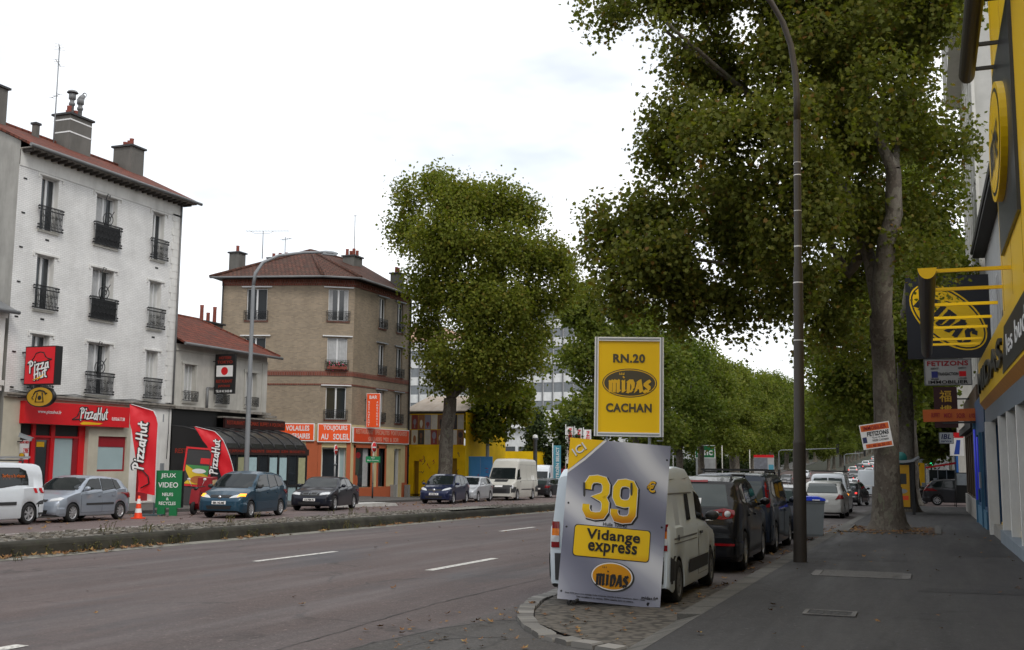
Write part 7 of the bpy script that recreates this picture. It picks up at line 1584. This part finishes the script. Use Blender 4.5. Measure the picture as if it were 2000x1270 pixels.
mb.build('reflector', M['lampred'], r)
mb = MB(); dec(mb, [(-.22, .70 * 1.68), (-.10, .70 * 1.68), (-.10, .76 * 1.68), (-.22, .76 * 1.68)], 'b', .012, 2, 2); mb.build('sticker', M['signwhite'], r)
mb = MB(); dec(mb, [(-.45, .535 * 1.68), (-.22, .535 * 1.68), (-.22, .55 * 1.68), (-.45, .55 * 1.68)], 'b', .012, 2, 4); mb.build('model_badge', M['chrome'], r)
r, dec, hit, bo = car('people_carrier', 'dark slate people carrier between the black off roader and the lamp post', 'car', 'kangoo', 4.65, 1.86, 1.74, 2.8, .95, .34, CP['slate'], (-4.12, 26.35, .01), PI / 2 + .01, 6, gq, roof_rails=True, rearglass=False, windows=TPL['suv']['sw'], tail=[[(.86, .58), (.99, .58), (.93, .88), (.82, .90)]])
mb = MB(); dec(mb, [(-.76, .60 * 1.74), (.76, .60 * 1.74), (.70, .9 * 1.74), (-.70, .9 * 1.74)], 'b', .008, 8, 12); mb.build('rear_window', M['rearglass'], r)
mb = MB(); dec(mb, [(.62, .3 * 1.74), (.7, .3 * 1.74), (.72, .4 * 1.74), (.66, .4 * 1.74)], 'b', .03, 3, 3); dec(mb, [(-.62, .3 * 1.74), (-.7, .3 * 1.74), (-.72, .4 * 1.74), (-.66, .4 * 1.74)], 'b', .03, 3, 3); mb.build('reflector', M['lampred'], r)
mb = MB(); mb.box(-1.6, .6, -.62, -.58, 1.80, 1.83); mb.box(-1.5, -1.45, -.75, .75, 1.80, 1.84); mb.box(-.2, -.15, -.75, .75, 1.80, 1.84); mb.build('roof_bar', M['black'], r)
car('hatchback', 'dark hatchback mostly hidden behind the brown lamp post', 'car', 'hatch', 4.0, 1.7, 1.45, 2.5, .8, .3, CP['navyblack'], (-4.05, 32.4, .01), PI / 2, 7, gq)
car('estate_car', 'off white hatchback parked beyond the grey wheelie bin', 'car', 'hatch', 4.2, 1.7, 1.52, 2.55, .8, .31, CP['offwhite'], (-4.12, 48.8, .01), PI / 2, 7, gq, tail=[[(.62, .50), (.98, .52), (1.0, .62), (.80, .645)]])
r, dec, hit, bo = car('panel_van', 'white van with two rear windows and roof bar beyond the off white hatchback', 'van', 'kangoo', 4.1, 1.75, 1.85, 2.7, .8, .31, CP['white'], (-4.35, 54.6, .01), PI / 2, 7, gq, tail=[[(.90, .40), (1.0, .40), (1.0, .55), (.90, .55)]])
mb = MB(); mb.box(.2, .28, -.8, .8, 1.95, 2.0); mb.box(-1.3, -1.22, -.8, .8, 1.95, 2.0); mb.box(-1.4, .4, -.7, -.65, 1.9, 1.95); mb.build('roof_bar', M['black'], r)
mb = MB(); dec(mb, [(-.80, .46 * 1.85), (-.87, .46 * 1.85), (-.87, .52 * 1.85), (-.80, .52 * 1.85)], 'b', .03, 3, 3); mb.build('indicator', M['amberlit'], r)
r, dec, hit, bo = car('coupe', 'black small car with lit red lamps and chrome bumper beside the plane trunk', 'car', 'hatch', 3.9, 1.75, 1.42, 2.47, .75, .32, CP['black'], (-4.5, 70.5, .01), PI / 2 - .12, 7, 'moving traffic', tail=[[(.70, .50, 'redlit'), (.85, .50), (.86, .57), (.71, .57)]])
mb = MB(); dec(mb, [(-.8, .36 * 1.42), (.8, .36 * 1.42), (.8, .40 * 1.42), (-.8, .40 * 1.42)], 'b', .03, 2, 10); mb.build('chrome_bumper', M['chrome'], r)
car('people_carrier', 'dark grey people carrier crossing the end of the right pavement', 'car', 'mpv', 4.5, 1.8, 1.66, 2.73, .9, .33, CP['grey'], (1.9, 75.0, .02), 0.0, 9, 'moving traffic', tail=[[(.78, .50), (1.0, .52), (.96, .80), (.84, .80), (.88, .60)]])
car('hatchback', 'black hatchback behind the bus shelter at the side street', 'car', 'hatch', 4.0, 1.7, 1.45, 2.5, .8, .31, CP['black'], (-1.5, 79.0, .02), 0.1, 7, 'moving traffic')

# distant traffic on the hill: bodies shared, every car its own object
def far_copy(src, label, cat, x, y, heading, paint_, name, sc_=1.0):
    c = copy_tree(src); c.name = name; c.location = (x, y, gz(y) + .02); sl = (gz(y + 1) - gz(y - 1)) / 2; c.rotation_euler = (0, -sl * math.sin(heading), heading)
    c['label'] = label; c['category'] = cat; c['group'] = 'distant traffic on the hill'
    for ch in c.children:
        if ch.name.split('.')[0] == 'body' and paint_: me = ch.data.copy(); me.materials[0] = CP[paint_]; ch.data = me
    return c
proto, *_ = car('traffic_car', 'pale car nearest the white box van in the distant queue', 'car', 'hatch', 4.0, 1.7, 1.45, 2.5, .8, .31, CP['silver'], (-8.6, 140, .02), PI / 2, 6, 'distant traffic on the hill', detail=False, tail=[[(.70, .50, 'redlit'), (.98, .50), (.99, .63), (.80, .64)]])
protov, *_ = car('traffic_van', 'white van rear filling the lane left of the plane trunk', 'van', 'van', 5.6, 2.0, 2.4, 3.4, 1.0, .34, CP['white'], (-4.9, 104, .02), PI / 2, 6, 'distant traffic on the hill', detail=False, rearglass=False)
specs = [('silver', -8.3, 124, 1, 'silver car low in the distant queue beside the white box van'), ('offwhite', -8.5, 158, 1, 'off white car in the left lane of the distant queue'), ('black', -12.0, 200, -1, 'dark car coming down the hill toward the junction'), ('silver', -7.0, 205, 1, 'silver car climbing behind the black one on the hill'),
         ('silver', -9.0, 235, 1, 'grey car half way up the hill in the queue'), ('black', -6.6, 232, 1, 'black car half way up the hill near the trunk'), ('offwhite', -8.9, 262, 1, 'pale car below the bus on the hill'), ('silver', -5.8, 268, 1, 'silver car below the hill crest beside the plane trunk'), ('offwhite', -12.5, 275, -1, 'white car coming down beside the bus'), ('silver', -6.2, 310, 1, 'pale car highest on the hill'),
         ('silver', -13.4, 168, 1, 'pale car at the head of the left lane past the traffic lights'), ('black', -10.0, 178, 1, 'black car in the middle lane past the traffic lights'), ('offwhite', -13.6, 186, 1, 'second pale car in the left lane past the traffic lights'), ('silver', -10.1, 214, 1, 'silver car in the middle lane before the hill'), ('offwhite', -13.5, 222, 1, 'off white car in the left lane at the foot of the hill'), ('black', -13.6, 246, 1, 'dark car in the left lane on the hill'), ('silver', -10.2, 248, 1, 'silver car in the middle lane on the hill'), ('white', -13.4, 268, 1, 'white car in the left lane near the bus'), ('silver', -13.7, 322, 1, 'pale car just short of the hill crest'),
         ('white', -20.0, 150, -1, 'white car in the left service road among trunks'), ('grey', -20.2, 170, -1, 'dark car in the left service road beyond the white one'), ('silver', -20.1, 196, -1, 'silver car in the left service road far among the trunks')]
for pc, x, y, d, lab in specs: far_copy(proto, lab, 'car', x, y, PI / 2 * d, pc, 'traffic_car')
t = thing('city_bus', 'white and green city bus coming over the hill in the distance', 'bus', (-10.6, 298, gz(298) + .02), H0 + .03, 'distant traffic on the hill')
mb = MB(); mb.prism([(-5.8, .35), (5.8, .35), (6.0, .6), (5.95, 2.6), (5.75, 3.0), (-5.8, 3.0), (-5.95, 2.6), (-5.95, .5)], -1.25, 1.25); mb.build('body', paint('bus_paint', (.55, .6, .57)), t)
mb = MB(); mb.box(6.0, 6.04, -1.1, 1.1, 1.1, 2.4); mb.box(-5.6, 5.4, -1.27, -1.255, 1.3, 2.4); mb.box(-5.6, 5.4, 1.255, 1.27, 1.3, 2.4); mb.build('window', M['carglass'], t)
mb = MB(); mb.box(6.0, 6.05, -1.2, 1.2, .45, .9); mb.build('green_band', M['streetgreen'], t)
for x in (-3.6, 3.4):
    for y in (-1.12, 1.12): mb = MB(); mb.lathe([(0, -.12), (.48, -.12), (.48, .12), (0, .12)], 16, axis='y', c=(x, y, .48)); mb.build('wheel', M['rubber'], t)
mb = MB()
for y in (-1, 1): mb.ell((6.05, y, .7), (.05, .15, .12), 8, 5)
mb.build('headlight', M['lampclear'], t)
BIG = [(-8.4, 29.5, 14.9, 0.91, 0.69, 0.70), (-7.7, 30.8, 15.9, 1.26, 0.94, 0.70), (-6.2, 30.3, 15.9, 1.68, 1.22), (-6.3, 29.4, 14.0, 0.89, 0.74, 0.55), (-7.0, 30.3, 13.5, 0.49, 0.43, 0.50), (-6.4, 31.5, 13.7, 0.94, 0.71, 0.60), (-6.5, 30.7, 11.8, 1.14, 0.94), (-7.1, 31.6, 10.9, 0.94, 0.79), (-5.3, 33.0, 13.8, 1.78, 1.78), (-4.9, 29.4, 10.2, 1.71, 1.57), (-7.9, 30.5, 8.9, 1.19, 1.01), (-9.0, 31.3, 8.4, 0.75, 0.86), (-8.7, 30.2, 9.3, 0.61, 0.43, 0.60), (-6.8, 30.1, 7.6, 1.55, 0.96), (-5.7, 32.4, 9.0, 1.89, 1.57), (-6.6, 32.4, 7.0, 1.18, 0.71), (-5.2, 31.9, 6.4, 0.91, 0.91, 0.70), (-5.1, 33.2, 5.6, 0.53, 0.44, 0.60), (-3.7, 30.3, 6.5, 1.07, 0.93), (-3.1, 29.2, 8.3, 1.38, 1.38), (-2.9, 29.0, 10.2, 1.52, 1.52), (-2.7, 30.9, 13.1, 1.92, 1.77), (-2.5, 31.8, 15.3, 2.29, 1.52), (-1.2, 34.4, 15.2, 2.10, 1.78), (-0.2, 30.6, 14.1, 1.57, 1.29), (-1.1, 29.6, 11.5, 1.24, 1.38), (0.1, 34.1, 13.4, 0.94, 1.10, 0.80), (-2.0, 35.8, 10.3, 1.17, 1.33), (-2.8, 35.0, 6.6, 0.97, 1.30), (-3.3, 33.9, 5.0, 0.47, 0.71, 0.60), (-2.4, 35.9, 8.5, 1.17, 1.33), (-4.2, 31.0, 16.2, 2.29, 1.37), (1.0, 30.0, 13.9, 0.83, 0.62, 0.70), (1.5, 26.2, 12.0, 0.40, 0.36, 0.60), (-4.8, 34.0, 8.1, 1.13, 1.13), (-1.8, 36.3, 7.4, 1.00, 1.17, 0.60), (-2.6, 37.4, 5.3, 0.86, 1.20, 0.80), ]
BIGLIMB = [(-1.2, 34.0, 2.3, 0.00, 0.00), (-1.1, 33.5, 6.0, 0.00, 0.00), (-0.9, 32.8, 8.1, 0.00, 0.00), (-0.6, 32.7, 8.9, 0.00, 0.00), (-0.6, 32.6, 10.2, 0.00, 0.00), (-1.0, 32.4, 11.4, 0.00, 0.00), (-1.3, 32.5, 12.9, 0.00, 0.00), (-0.5, 33.1, 10.8, 0.00, 0.00), (-0.2, 33.3, 12.7, 0.00, 0.00), (-2.0, 34.1, 7.4, 0.00, 0.00), (-2.5, 33.7, 8.4, 0.00, 0.00), (-3.8, 32.0, 9.3, 0.00, 0.00), (-2.1, 33.9, 4.8, 0.00, 0.00), (-3.4, 33.1, 6.9, 0.00, 0.00), (-5.3, 31.7, 7.5, 0.00, 0.00), (-2.2, 34.1, 10.4, 0.00, 0.00), (-4.4, 32.5, 12.6, 0.00, 0.00), (-6.8, 30.2, 14.4, 0.00, 0.00), (-1.5, 33.5, 8.2, 0.00, 0.00), ]
TREEA = [(-30.1, 60.4, 18.5, 1.24, 1.18), (-29.3, 61.7, 19.2, 1.49, 1.16), (-26.8, 60.6, 17.8, 1.93, 1.45), (-25.4, 63.3, 18.1, 1.99, 1.49), (-23.4, 63.1, 17.4, 1.31, 1.15), (-30.9, 61.4, 16.4, 1.33, 1.59), (-27.4, 59.7, 15.1, 2.70, 1.97), (-24.7, 61.9, 14.7, 2.74, 2.10), (-22.9, 64.7, 14.7, 1.83, 1.49), (-21.7, 66.3, 14.5, 1.08, 1.35), (-21.1, 64.6, 12.5, 0.98, 1.31), (-29.1, 61.5, 12.6, 2.03, 1.80), (-25.3, 61.0, 11.4, 3.02, 2.06), (-23.5, 64.9, 11.5, 2.06, 1.83), (-29.9, 62.6, 10.1, 1.33, 1.39), (-29.4, 62.0, 8.4, 1.11, 1.05, 0.60), (-26.2, 61.1, 8.2, 2.70, 1.84), (-24.2, 64.0, 8.4, 1.90, 1.57), (-28.5, 62.5, 6.8, 1.24, 0.98), (-26.2, 64.5, 6.7, 1.99, 1.16), (-23.6, 66.2, 9.7, 1.01, 1.01, 0.70), (-21.8, 65.0, 15.5, 0.66, 0.73, 0.70), ]
TREEB = [(-29.2, 72.5, 5.9, 2.04, 1.49), (-30.8, 73.1, 4.6, 1.43, 1.13), (-28.0, 73.0, 5.3, 1.56, 1.41), (-29.0, 71.7, 4.0, 1.54, 1.03), (-27.8, 74.0, 6.5, 1.13, 0.94), ]
TREE2 = [(0.1, 54.2, 16.3, 1.19, 1.29), (0.2, 53.5, 13.8, 1.34, 1.46), (0.5, 54.9, 12.1, 1.11, 1.49), (1.0, 56.4, 10.8, 0.81, 1.06), (-0.4, 55.9, 10.3, 1.39, 1.77), (-2.2, 52.3, 7.9, 1.67, 1.67), (0.0, 56.3, 8.3, 1.26, 1.77), (-3.8, 54.1, 5.7, 1.49, 1.49, 0.80), (-2.4, 53.7, 4.7, 1.09, 1.21, 0.70), (0.9, 56.0, 13.6, 0.76, 1.01, 0.70), (-0.3, 53.8, 18.3, 1.24, 1.11), (0.5, 55.4, 8.7, 0.79, 0.94), ]
EVER = [(-32.2, 89.9, 3.9, 1.00, 2.49), (-29.1, 91.1, 3.9, 1.36, 1.58), (-30.4, 90.8, 2.5, 1.13, 0.90), ]
# ================================================================ trees
def leafmat(name, stops, trans=.35):
    s = NT(name); g = s.n('ShaderNodeNewGeometry'); col = s.ramp(g.outputs['Random Per Island'], stops)
    v = s.coord(); c = s.mix(s.ramp(s.noise(v, .55, 3), [(.35, 0), (.65, 1)]), sc(stops[0][1], 1.0), sc(stops[1][1], 1.35)); col = s.mix(.35, col, c); oi = s.n('ShaderNodeObjectInfo'); col = s.mix(1.0, col, s.ramp(oi.outputs['Random'], [(0, (.88, .95, .85)), (1, (1.32, 1.25, 1.15))]), 'MULTIPLY')
    s.fin(col, .62, .14)
    tr = s.n('ShaderNodeBsdfTranslucent'); br_ = s.mix(1.0, col, (1.3, 1.4, .5), 'MULTIPLY'); s.l(br_, tr.inputs['Color']); mx_ = s.n('ShaderNodeMixShader'); mx_.inputs[0].default_value = trans
    s.l(s.b.outputs[0], mx_.inputs[1]); s.l(tr.outputs[0], mx_.inputs[2]); o = [n for n in s.t.nodes if n.type == 'OUTPUT_MATERIAL'][0]; s.l(mx_.outputs[0], o.inputs['Surface'])
    return s.m
M['leaf'] = leafmat('plane_leaves', [(0, (.062, .078, .017)), (.45, (.092, .106, .023)), (.8, (.128, .132, .029)), (.93, (.15, .135, .033)), (.975, (.17, .095, .03)), (1, (.15, .05, .025))], .42)
M['leafA'] = leafmat('plane_leaves_lighter', [(0, (.085, .108, .018)), (.45, (.125, .142, .025)), (.8, (.17, .172, .03)), (.94, (.19, .165, .028)), (1, (.18, .10, .03))], .42)
M['leafC'] = leafmat('avenue_leaves', [(0, (.07, .098, .02)), (.5, (.106, .130, .028)), (.9, (.148, .158, .036)), (1, (.18, .165, .045))], .42)
M['leafD'] = leafmat('evergreen_leaves', [(0, (.018, .03, .012)), (.6, (.03, .046, .016)), (1, (.05, .06, .02))], .15)
s = NT('plane_bark'); uv = s.coord(scale=(1, 1, .55)); vo = s.n('ShaderNodeTexVoronoi'); vo.inputs['Scale'].default_value = 4.5; wv = s.n('ShaderNodeVectorMath', operation='ADD'); nn = s.n('ShaderNodeTexNoise'); nn.inputs['Scale'].default_value = 3.5; s.l(uv, nn.inputs['Vector']); s.l(uv, wv.inputs[0]); s.l(nn.outputs['Color'], wv.inputs[1]); s.l(wv.outputs[0], vo.inputs['Vector'])
c = s.ramp(vo.outputs['Color'], [(.1, (.085, .072, .06)), (.45, (.125, .108, .09)), (.75, (.165, .15, .125)), (.95, (.12, .125, .085))])
c = s.mix(1.0, c, s.ramp(s.noise(s.coord(), 14, 5, .7), [(.3, .7), (.7, 1.15)]), 'MULTIPLY'); s.bump(s.noise(s.coord(scale=(1, 1, .4)), 9, 6, .7), .5, .03); M['bark'] = s.fin(c, .9, .2)

LEAF = np.array([(0, -1.0), (.38, -.62), (.95, -.35), (.55, .05), (.72, .62), (.22, .5), (0, 1.05), (-.22, .5), (-.72, .62), (-.55, .05), (-.95, -.35), (-.38, -.62)])
LEAF6 = np.array([(0, -1.0), (.9, -.3), (.6, .6), (0, .95), (-.6, .6), (-.9, -.3)])
def leaves_mesh(name, blobs, n, size, mat, seed, gap=.12, per=9, spread=.30, shape=LEAF, nfreq=.5, inner=.5):
    g = np.random.default_rng(seed)
    B = np.array([(b[0], b[1], b[2], b[3], b[4], b[5] if len(b) > 5 else 1.0) for b in blobs])
    wt = (B[:, 3] ** 2 * B[:, 4] ** .6) * B[:, 5]; wt /= wt.sum()
    m = int(n / per * 1.5); k = g.choice(len(B), m, p=wt)
    d = g.normal(size=(m, 3)); d /= np.linalg.norm(d, axis=1)[:, None]
    r = g.random(m) ** inner
    c = B[k, :3] + d * r[:, None] * np.stack([B[k, 3], B[k, 3], B[k, 4]], 1)
    keep = np.array([noise.noise((p[0] * nfreq, p[1] * nfreq, p[2] * nfreq)) + .45 * noise.noise((p[0] * nfreq * 2.3, p[1] * nfreq * 2.3, p[2] * nfreq * 2.3 + 9)) > -gap for p in c])
    c = c[keep][:n // per]; d = d[keep][:len(c)]
    P = np.repeat(c, per, 0) + g.normal(size=(len(c) * per, 3)) * spread
    N = g.normal(size=P.shape) + np.array([0, 0, .7]) + np.repeat(d, per, 0) * .5; N /= np.linalg.norm(N, axis=1)[:, None]
    a = np.cross(N, g.normal(size=P.shape)); a /= np.linalg.norm(a, axis=1)[:, None]; b = np.cross(N, a)
    sz = size * g.uniform(.65, 1.3, len(P)); q = len(shape)
    sh = shape[None] * sz[:, None, None]
    V = P[:, None, :] + a[:, None, :] * sh[..., 0:1] + b[:, None, :] * sh[..., 1:2] + N[:, None, :] * (-.35 * np.abs(shape[None, :, 0:1]) * sz[:, None, None])
    V = V.reshape(-1, 3).astype(np.float32); nf = len(P)
    me = bpy.data.meshes.new(name); me.vertices.add(len(V)); me.vertices.foreach_set('co', V.ravel())
    me.loops.add(nf * q); me.loops.foreach_set('vertex_index', np.arange(nf * q, dtype=np.int32)); me.polygons.add(nf)
    me.polygons.foreach_set('loop_start', np.arange(0, nf * q, q, dtype=np.int32)); me.polygons.foreach_set('loop_total', np.full(nf, q, dtype=np.int32))
    me.update(calc_edges=True); me.materials.append(mat); return me
def trunk_part(root, base, limbs, flare=None, seg=12):
    """trunk and limbs in world coordinates relative to base"""
    mb = MB(); b = Vector(base)
    for path, r0, r1 in limbs:
        P = [Vector(p) - b for p in path]; Q = []
        for i in range(len(P) - 1):
            for t in range(4): Q.append(P[i].lerp(P[i + 1], t / 4))
        Q.append(P[-1])
        for j in range(1, len(Q) - 1): Q[j] = Q[j] + Vector((noise.noise(Q[j] * .8), noise.noise(Q[j] * .8 + Vector((5, 5, 5))), 0)) * .10 * min(1, r0 * 3)
        rad = [r0 + (r1 - r0) * (j / (len(Q) - 1)) ** .85 for j in range(len(Q))]
        rad = [r * (1 + .10 * noise.noise(Vector((j * 1.3, r0 * 9, 2)))) for j, r in enumerate(rad)]
        mb.tube(Q, rad, seg if r0 > .2 else 7, caps=False)
    if flare:
        r, h = flare; n = 20; old = mb.smooth; mb.smooth = True; prof = [(1.75, -.05), (1.42, .1), (1.22, .3), (1.08, .7), (1.0, h)]
        def FP(k, i):
            a = 2 * PI * k / n; q, z = prof[i]; w = 1 + (.16 * math.sin(a * 5 + 1) + .08 * math.sin(a * 9)) * max(0, (q - 1)) * 1.6; return Vector((math.cos(a) * r * q * w, math.sin(a) * r * q * w, z))
        for i in range(4):
            for k in range(n): mb.face([FP(k, i), FP((k + 1) % n, i), FP((k + 1) % n, i + 1), FP(k, i + 1)])
        mb.smooth = old
    return mb.build('trunk', M['bark'], root)
def crown_part(root, base, me):
    o = bpy.data.objects.new('crown', me); COL.objects.link(o); o.parent = root; o.location = -Vector(base); return o
v3 = lambda L, *ix: [L[i][:3] for i in ix]
BIG += [(-9.0, 30.8, 7.4, .95, .8, .8), (-8.0, 30.2, 6.6, 1.0, .7, .8), (-6.6, 31.2, 6.0, .9, .7, .8), (-5.4, 31.5, 6.2, .8, .7, .7), (-1.6, 33.0, 9.2, .9, 1.2, .7), (-.6, 33.2, 8.2, .7, 1.0, .6), (.3, 34.0, 9.6, 1.0, 1.3, .8), (.9, 34.5, 11.4, 1.0, 1.3, .8), (-.2, 33.0, 11.6, 1.1, 1.3, .8), (.5, 35.0, 7.6, .8, 1.0, .6), (-7.6, 31.1, 7.3, 1.07, .55, .8), (-6.1, 30.7, 6.3, .81, .47, .7), (-5.4, 33.2, 6.0, .63, .44, .6), (-4.0, 31.8, 6.1, .71, .66, .7), (-5.9, 33.0, 7.9, 1.1, .79), (-.75, 32.5, 8.1, .45, .5, .5), (-.3, 32.8, 10.4, .5, .55, .5), (-2.6, 31.3, 6.7, .86, .86, .8), (-2.0, 33.5, 12.0, 1.10, 1.26), (-2.4, 34.2, 9.3, 0.96, 1.12), (-1.5, 35.3, 12.2, 0.74, 1.15), (-1.9, 35.7, 11.5, 1.00, 1.00), (-1.4, 36.1, 10.0, 0.75, 1.00), (-2.1, 34.3, 13.5, 0.97, 0.97)]
TREE2 += [(.9, 52.5, 10.4, 1.5, 1.9), (.6, 52.0, 14.0, 1.4, 1.6), (.3, 52.5, 7.0, 1.3, 1.2, .8)]
# the large plane tree on the right pavement
base = (-1.15, 34.5, gz(34.5) + .13)
t = thing('plane_tree', 'huge plane tree on the right pavement whose crown fills the top right', 'tree', base, 0, 'plane trees along the avenue')
top = BIGLIMB[1][:3]
trunk_part(t, base, [([base, (-1.12, 34.5, 2.5), (-1.1, 34.45, 4.5), top], .38, .325), ([(-1.1, 34.45, 5.0), top] + v3(BIGLIMB, 2, 3, 4), .325, .22), (v3(BIGLIMB, 4, 5, 6), .20, .07), (v3(BIGLIMB, 4, 7, 8), .2, .08), (v3(BIGLIMB, 18, 9, 10, 11), .19, .05), ([top] + v3(BIGLIMB, 18, 15, 16, 17), .24, .05), (v3(BIGLIMB, 16, 11), .1, .04),
   ([BIGLIMB[16][:3], BIG[3][:3], BIG[1][:3]], .08, .03), ([BIGLIMB[14][:3], BIG[13][:3], BIG[10][:3]], .06, .025), ([BIGLIMB[15][:3], BIG[8][:3], BIG[2][:3]], .12, .03), ([BIGLIMB[6][:3], BIG[22][:3]], .08, .03)], (.42, 1.3), 16)
crown_part(t, base, leaves_mesh('crown', BIG, 165000, .073, M['leaf'], 1, gap=.05, per=9, spread=.24, nfreq=.75, inner=.42))
# second plane behind it
base = (-.9, 54.5, gz(54.5) + .13); t = thing('plane_tree', 'second plane tree on the right pavement just behind the huge one', 'tree', base, 0, 'plane trees along the avenue')
trunk_part(t, base, [([base, (-.85, 54.5, 4), (-.8, 54.4, 8)], .36, .32), ([(-.8, 54.4, 8), TREE2[1][:3], TREE2[0][:3]], .28, .06), ([(-.82, 54.4, 7), TREE2[5][:3]], .18, .04), ([(-.82, 54.4, 7.5), TREE2[6][:3], TREE2[3][:3]], .18, .04)], (.38, 1.2))
crown_part(t, base, leaves_mesh('crown', TREE2, 44000, .09, M['leafA'], 2, gap=.12, per=9, spread=.3, nfreq=.6))
# plane in front of the yellow shed
base = (-28.9, 63.4, gz(63.4) + .13); t = thing('plane_tree', 'broad plane tree with pale trunk in front of the yellow poster shed', 'tree', base, 0, 'plane trees along the avenue')
f_ = (-28.7, 63.7, 5.6)
trunk_part(t, base, [([base, (-28.85, 63.5, 3), f_], .50, .40)] + [([f_, Vector(f_).lerp(Vector(TREEA[i][:3]), .45) + Vector((0, 0, .4)), TREEA[i][:3]], .26, .04) for i in (11, 16, 12, 17, 13)] + [([Vector(f_).lerp(Vector(TREEA[12][:3]), .6), TREEA[6][:3], TREEA[1][:3]], .16, .03), ([Vector(f_).lerp(Vector(TREEA[13][:3]), .6), TREEA[8][:3]], .13, .03), ([Vector(f_).lerp(Vector(TREEA[12][:3]), .6), TREEA[7][:3], TREEA[3][:3]], .15, .03)], (.5, 1.0))
crown_part(t, base, leaves_mesh('crown', TREEA, 85000, .098, M['leafA'], 3, gap=.13, per=10, spread=.36, nfreq=.6, inner=.45))
base = (-31.4, 73.5, gz(73.5) + .2); t = thing('young_tree', 'young thin tree between the blue gate and the yellow hut', 'tree', base)
trunk_part(t, base, [([base, (-31.4, 73.6, 3), (-31.2, 73.8, 6)], .11, .05), ([(-31.4, 73.6, 3), TREEB[1][:3]], .05, .02), ([(-31.4, 73.6, 3.4), TREEB[2][:3]], .05, .02)])
crown_part(t, base, leaves_mesh('crown', TREEB, 6500, .14, M['leafA'], 4, gap=.16, per=8, spread=.3, nfreq=.6, shape=LEAF6))
for i, lab in enumerate(('dark upright evergreen left of the dealer flags', 'rounded dark shrub behind the dealer flags', 'low dark shrub below the dealer flags')):
    b = EVER[i]; base = (b[0], b[1], gz(b[1])); t = thing('evergreen_tree', lab, 'tree', base); bl = [b, (b[0], b[1], max(1.0, b[2] - b[4] * .8), b[3] * 1.25, b[4] * .6)]
    trunk_part(t, base, [([base, (b[0], b[1], b[2])], .12, .04)]); crown_part(t, base, leaves_mesh('crown', bl, 4200, .12, M['leafD'], 6 + i, gap=.2, per=8, spread=.22, shape=LEAF6))
# avenue trees: three shapes, then copies
protos = []
for i in range(3):
    g = random.Random(40 + i); bl = []
    for k in range(15):
        a = g.uniform(0, 6.28); zz = g.uniform(5.0, 16.5); rr = g.uniform(.5, 4.0) * (1 - max(0, (zz - 11)) / 11); bl.append((rr * math.cos(a), rr * math.sin(a), zz, g.uniform(1.7, 2.7), g.uniform(1.5, 2.4)))
    bl += [(0, 0, 17.2, 2.6, 1.7), (1.5, .5, 16.2, 2.2, 1.6), (-1.6, -.6, 16, 2.2, 1.6), (0, 0, 12, 3.2, 3.5)]
    me = leaves_mesh('crown', bl, 26000, .15, M['leafC'], 20 + i, gap=.04, per=8, spread=.42, shape=LEAF6, nfreq=.45, inner=.4)
    protos.append((me, bl))
rowlab = []
def avenue(x, y, i, sc_, label):
    me, bl = protos[i % 3]; base = (x, y, gz(y) + .1); t = thing('plane_tree', label, 'tree', base, random.uniform(0, 6.28), 'plane trees along the avenue'); t.scale = (sc_ * 1.08, sc_ * 1.08, sc_)
    key = 'trunk%d' % (i % 3)
    if key not in avenue.tr:
        o = trunk_part(t, (0, 0, 0), [([(0, 0, 0), (.1, 0, 2.5), (.05, .1, 5.2)], .44, .36)] + [([(.05, .1, 5.2), Vector((.05, .1, 5.2)).lerp(Vector(b[:3]), .5) + Vector((0, 0, .3)), b[:3]], .16, .03) for b in bl[:7]], (.46, .9)); avenue.tr[key] = o.data
    else: o = bpy.data.objects.new('trunk', avenue.tr[key]); COL.objects.link(o); o.parent = t
    c = bpy.data.objects.new('crown', me); COL.objects.link(c); c.parent = t
avenue.tr = {}
ordn = ['first', 'second', 'third', 'fourth', 'fifth', 'sixth', 'seventh', 'eighth', 'ninth', 'tenth', 'eleventh', 'twelfth', 'thirteenth', 'fourteenth', 'fifteenth', 'sixteenth', 'seventeenth', 'eighteenth', 'nineteenth', 'twentieth', 'twenty first', 'twenty second', 'twenty third', 'twenty fourth', 'twenty fifth', 'twenty sixth']
for k in range(26):
    y = 98 + 11.6 * k if k < 12 else 98 + 11.6 * 12 + (k - 12) * 18; avenue(-28.6 + random.uniform(-.7, .7), y, k, random.uniform(.98, 1.06) + (.06 if k < 3 else 0), f'{ordn[k]} plane tree of the left avenue row counted from the office side')
for k in range(24):
    y = 72 + 15 * k; avenue(-1.0 + random.uniform(-.3, .3), y, k + 1, random.uniform(.88, 1.0), f'{ordn[k]} plane tree of the right avenue row beyond the side street')
for k in range(14):
    avenue(-19 + random.uniform(-.5, .5), 232 + 15 * k, k + 2, .72, f'{ordn[k]} smaller tree of the inner row far up the hill')
for k in range(9):
    avenue(-24 + 5.2 * k + random.uniform(-1, 1), 420 + random.uniform(0, 40), k, 1.0, f'{ordn[k]} tree from the left on the crest of the hill road')

mb_bl = []
g = random.Random(77)
for k in range(64): y = 104 + k * 5.2; mb_bl.append((-36 + g.uniform(-2, 2), y, gz(y) + g.uniform(.8, 2.2), 2.6, g.uniform(1.2, 2.6)))
me = leaves_mesh('shrubbery', mb_bl, 26000, .30, M['leafD'], 60, gap=.4, per=8, spread=.5, shape=LEAF6, nfreq=.2)
o = bpy.data.objects.new('shrubbery', me); COL.objects.link(o); tag(o, kind='stuff')

for k, (x, y) in enumerate(((-1.4, -16), (-1.2, -30), (-28.6, -8), (-28.8, -22), (-1.2, -44), (-15, -46), (-24, -46))):  # unseen trees added behind the viewpoint, to darken reflections and ground
    avenue(x, y, k, (.95, .95, .9, .9, .9, .9, .9)[k], f'{ordn[k]} unseen plane tree added behind the viewpoint to darken reflections')
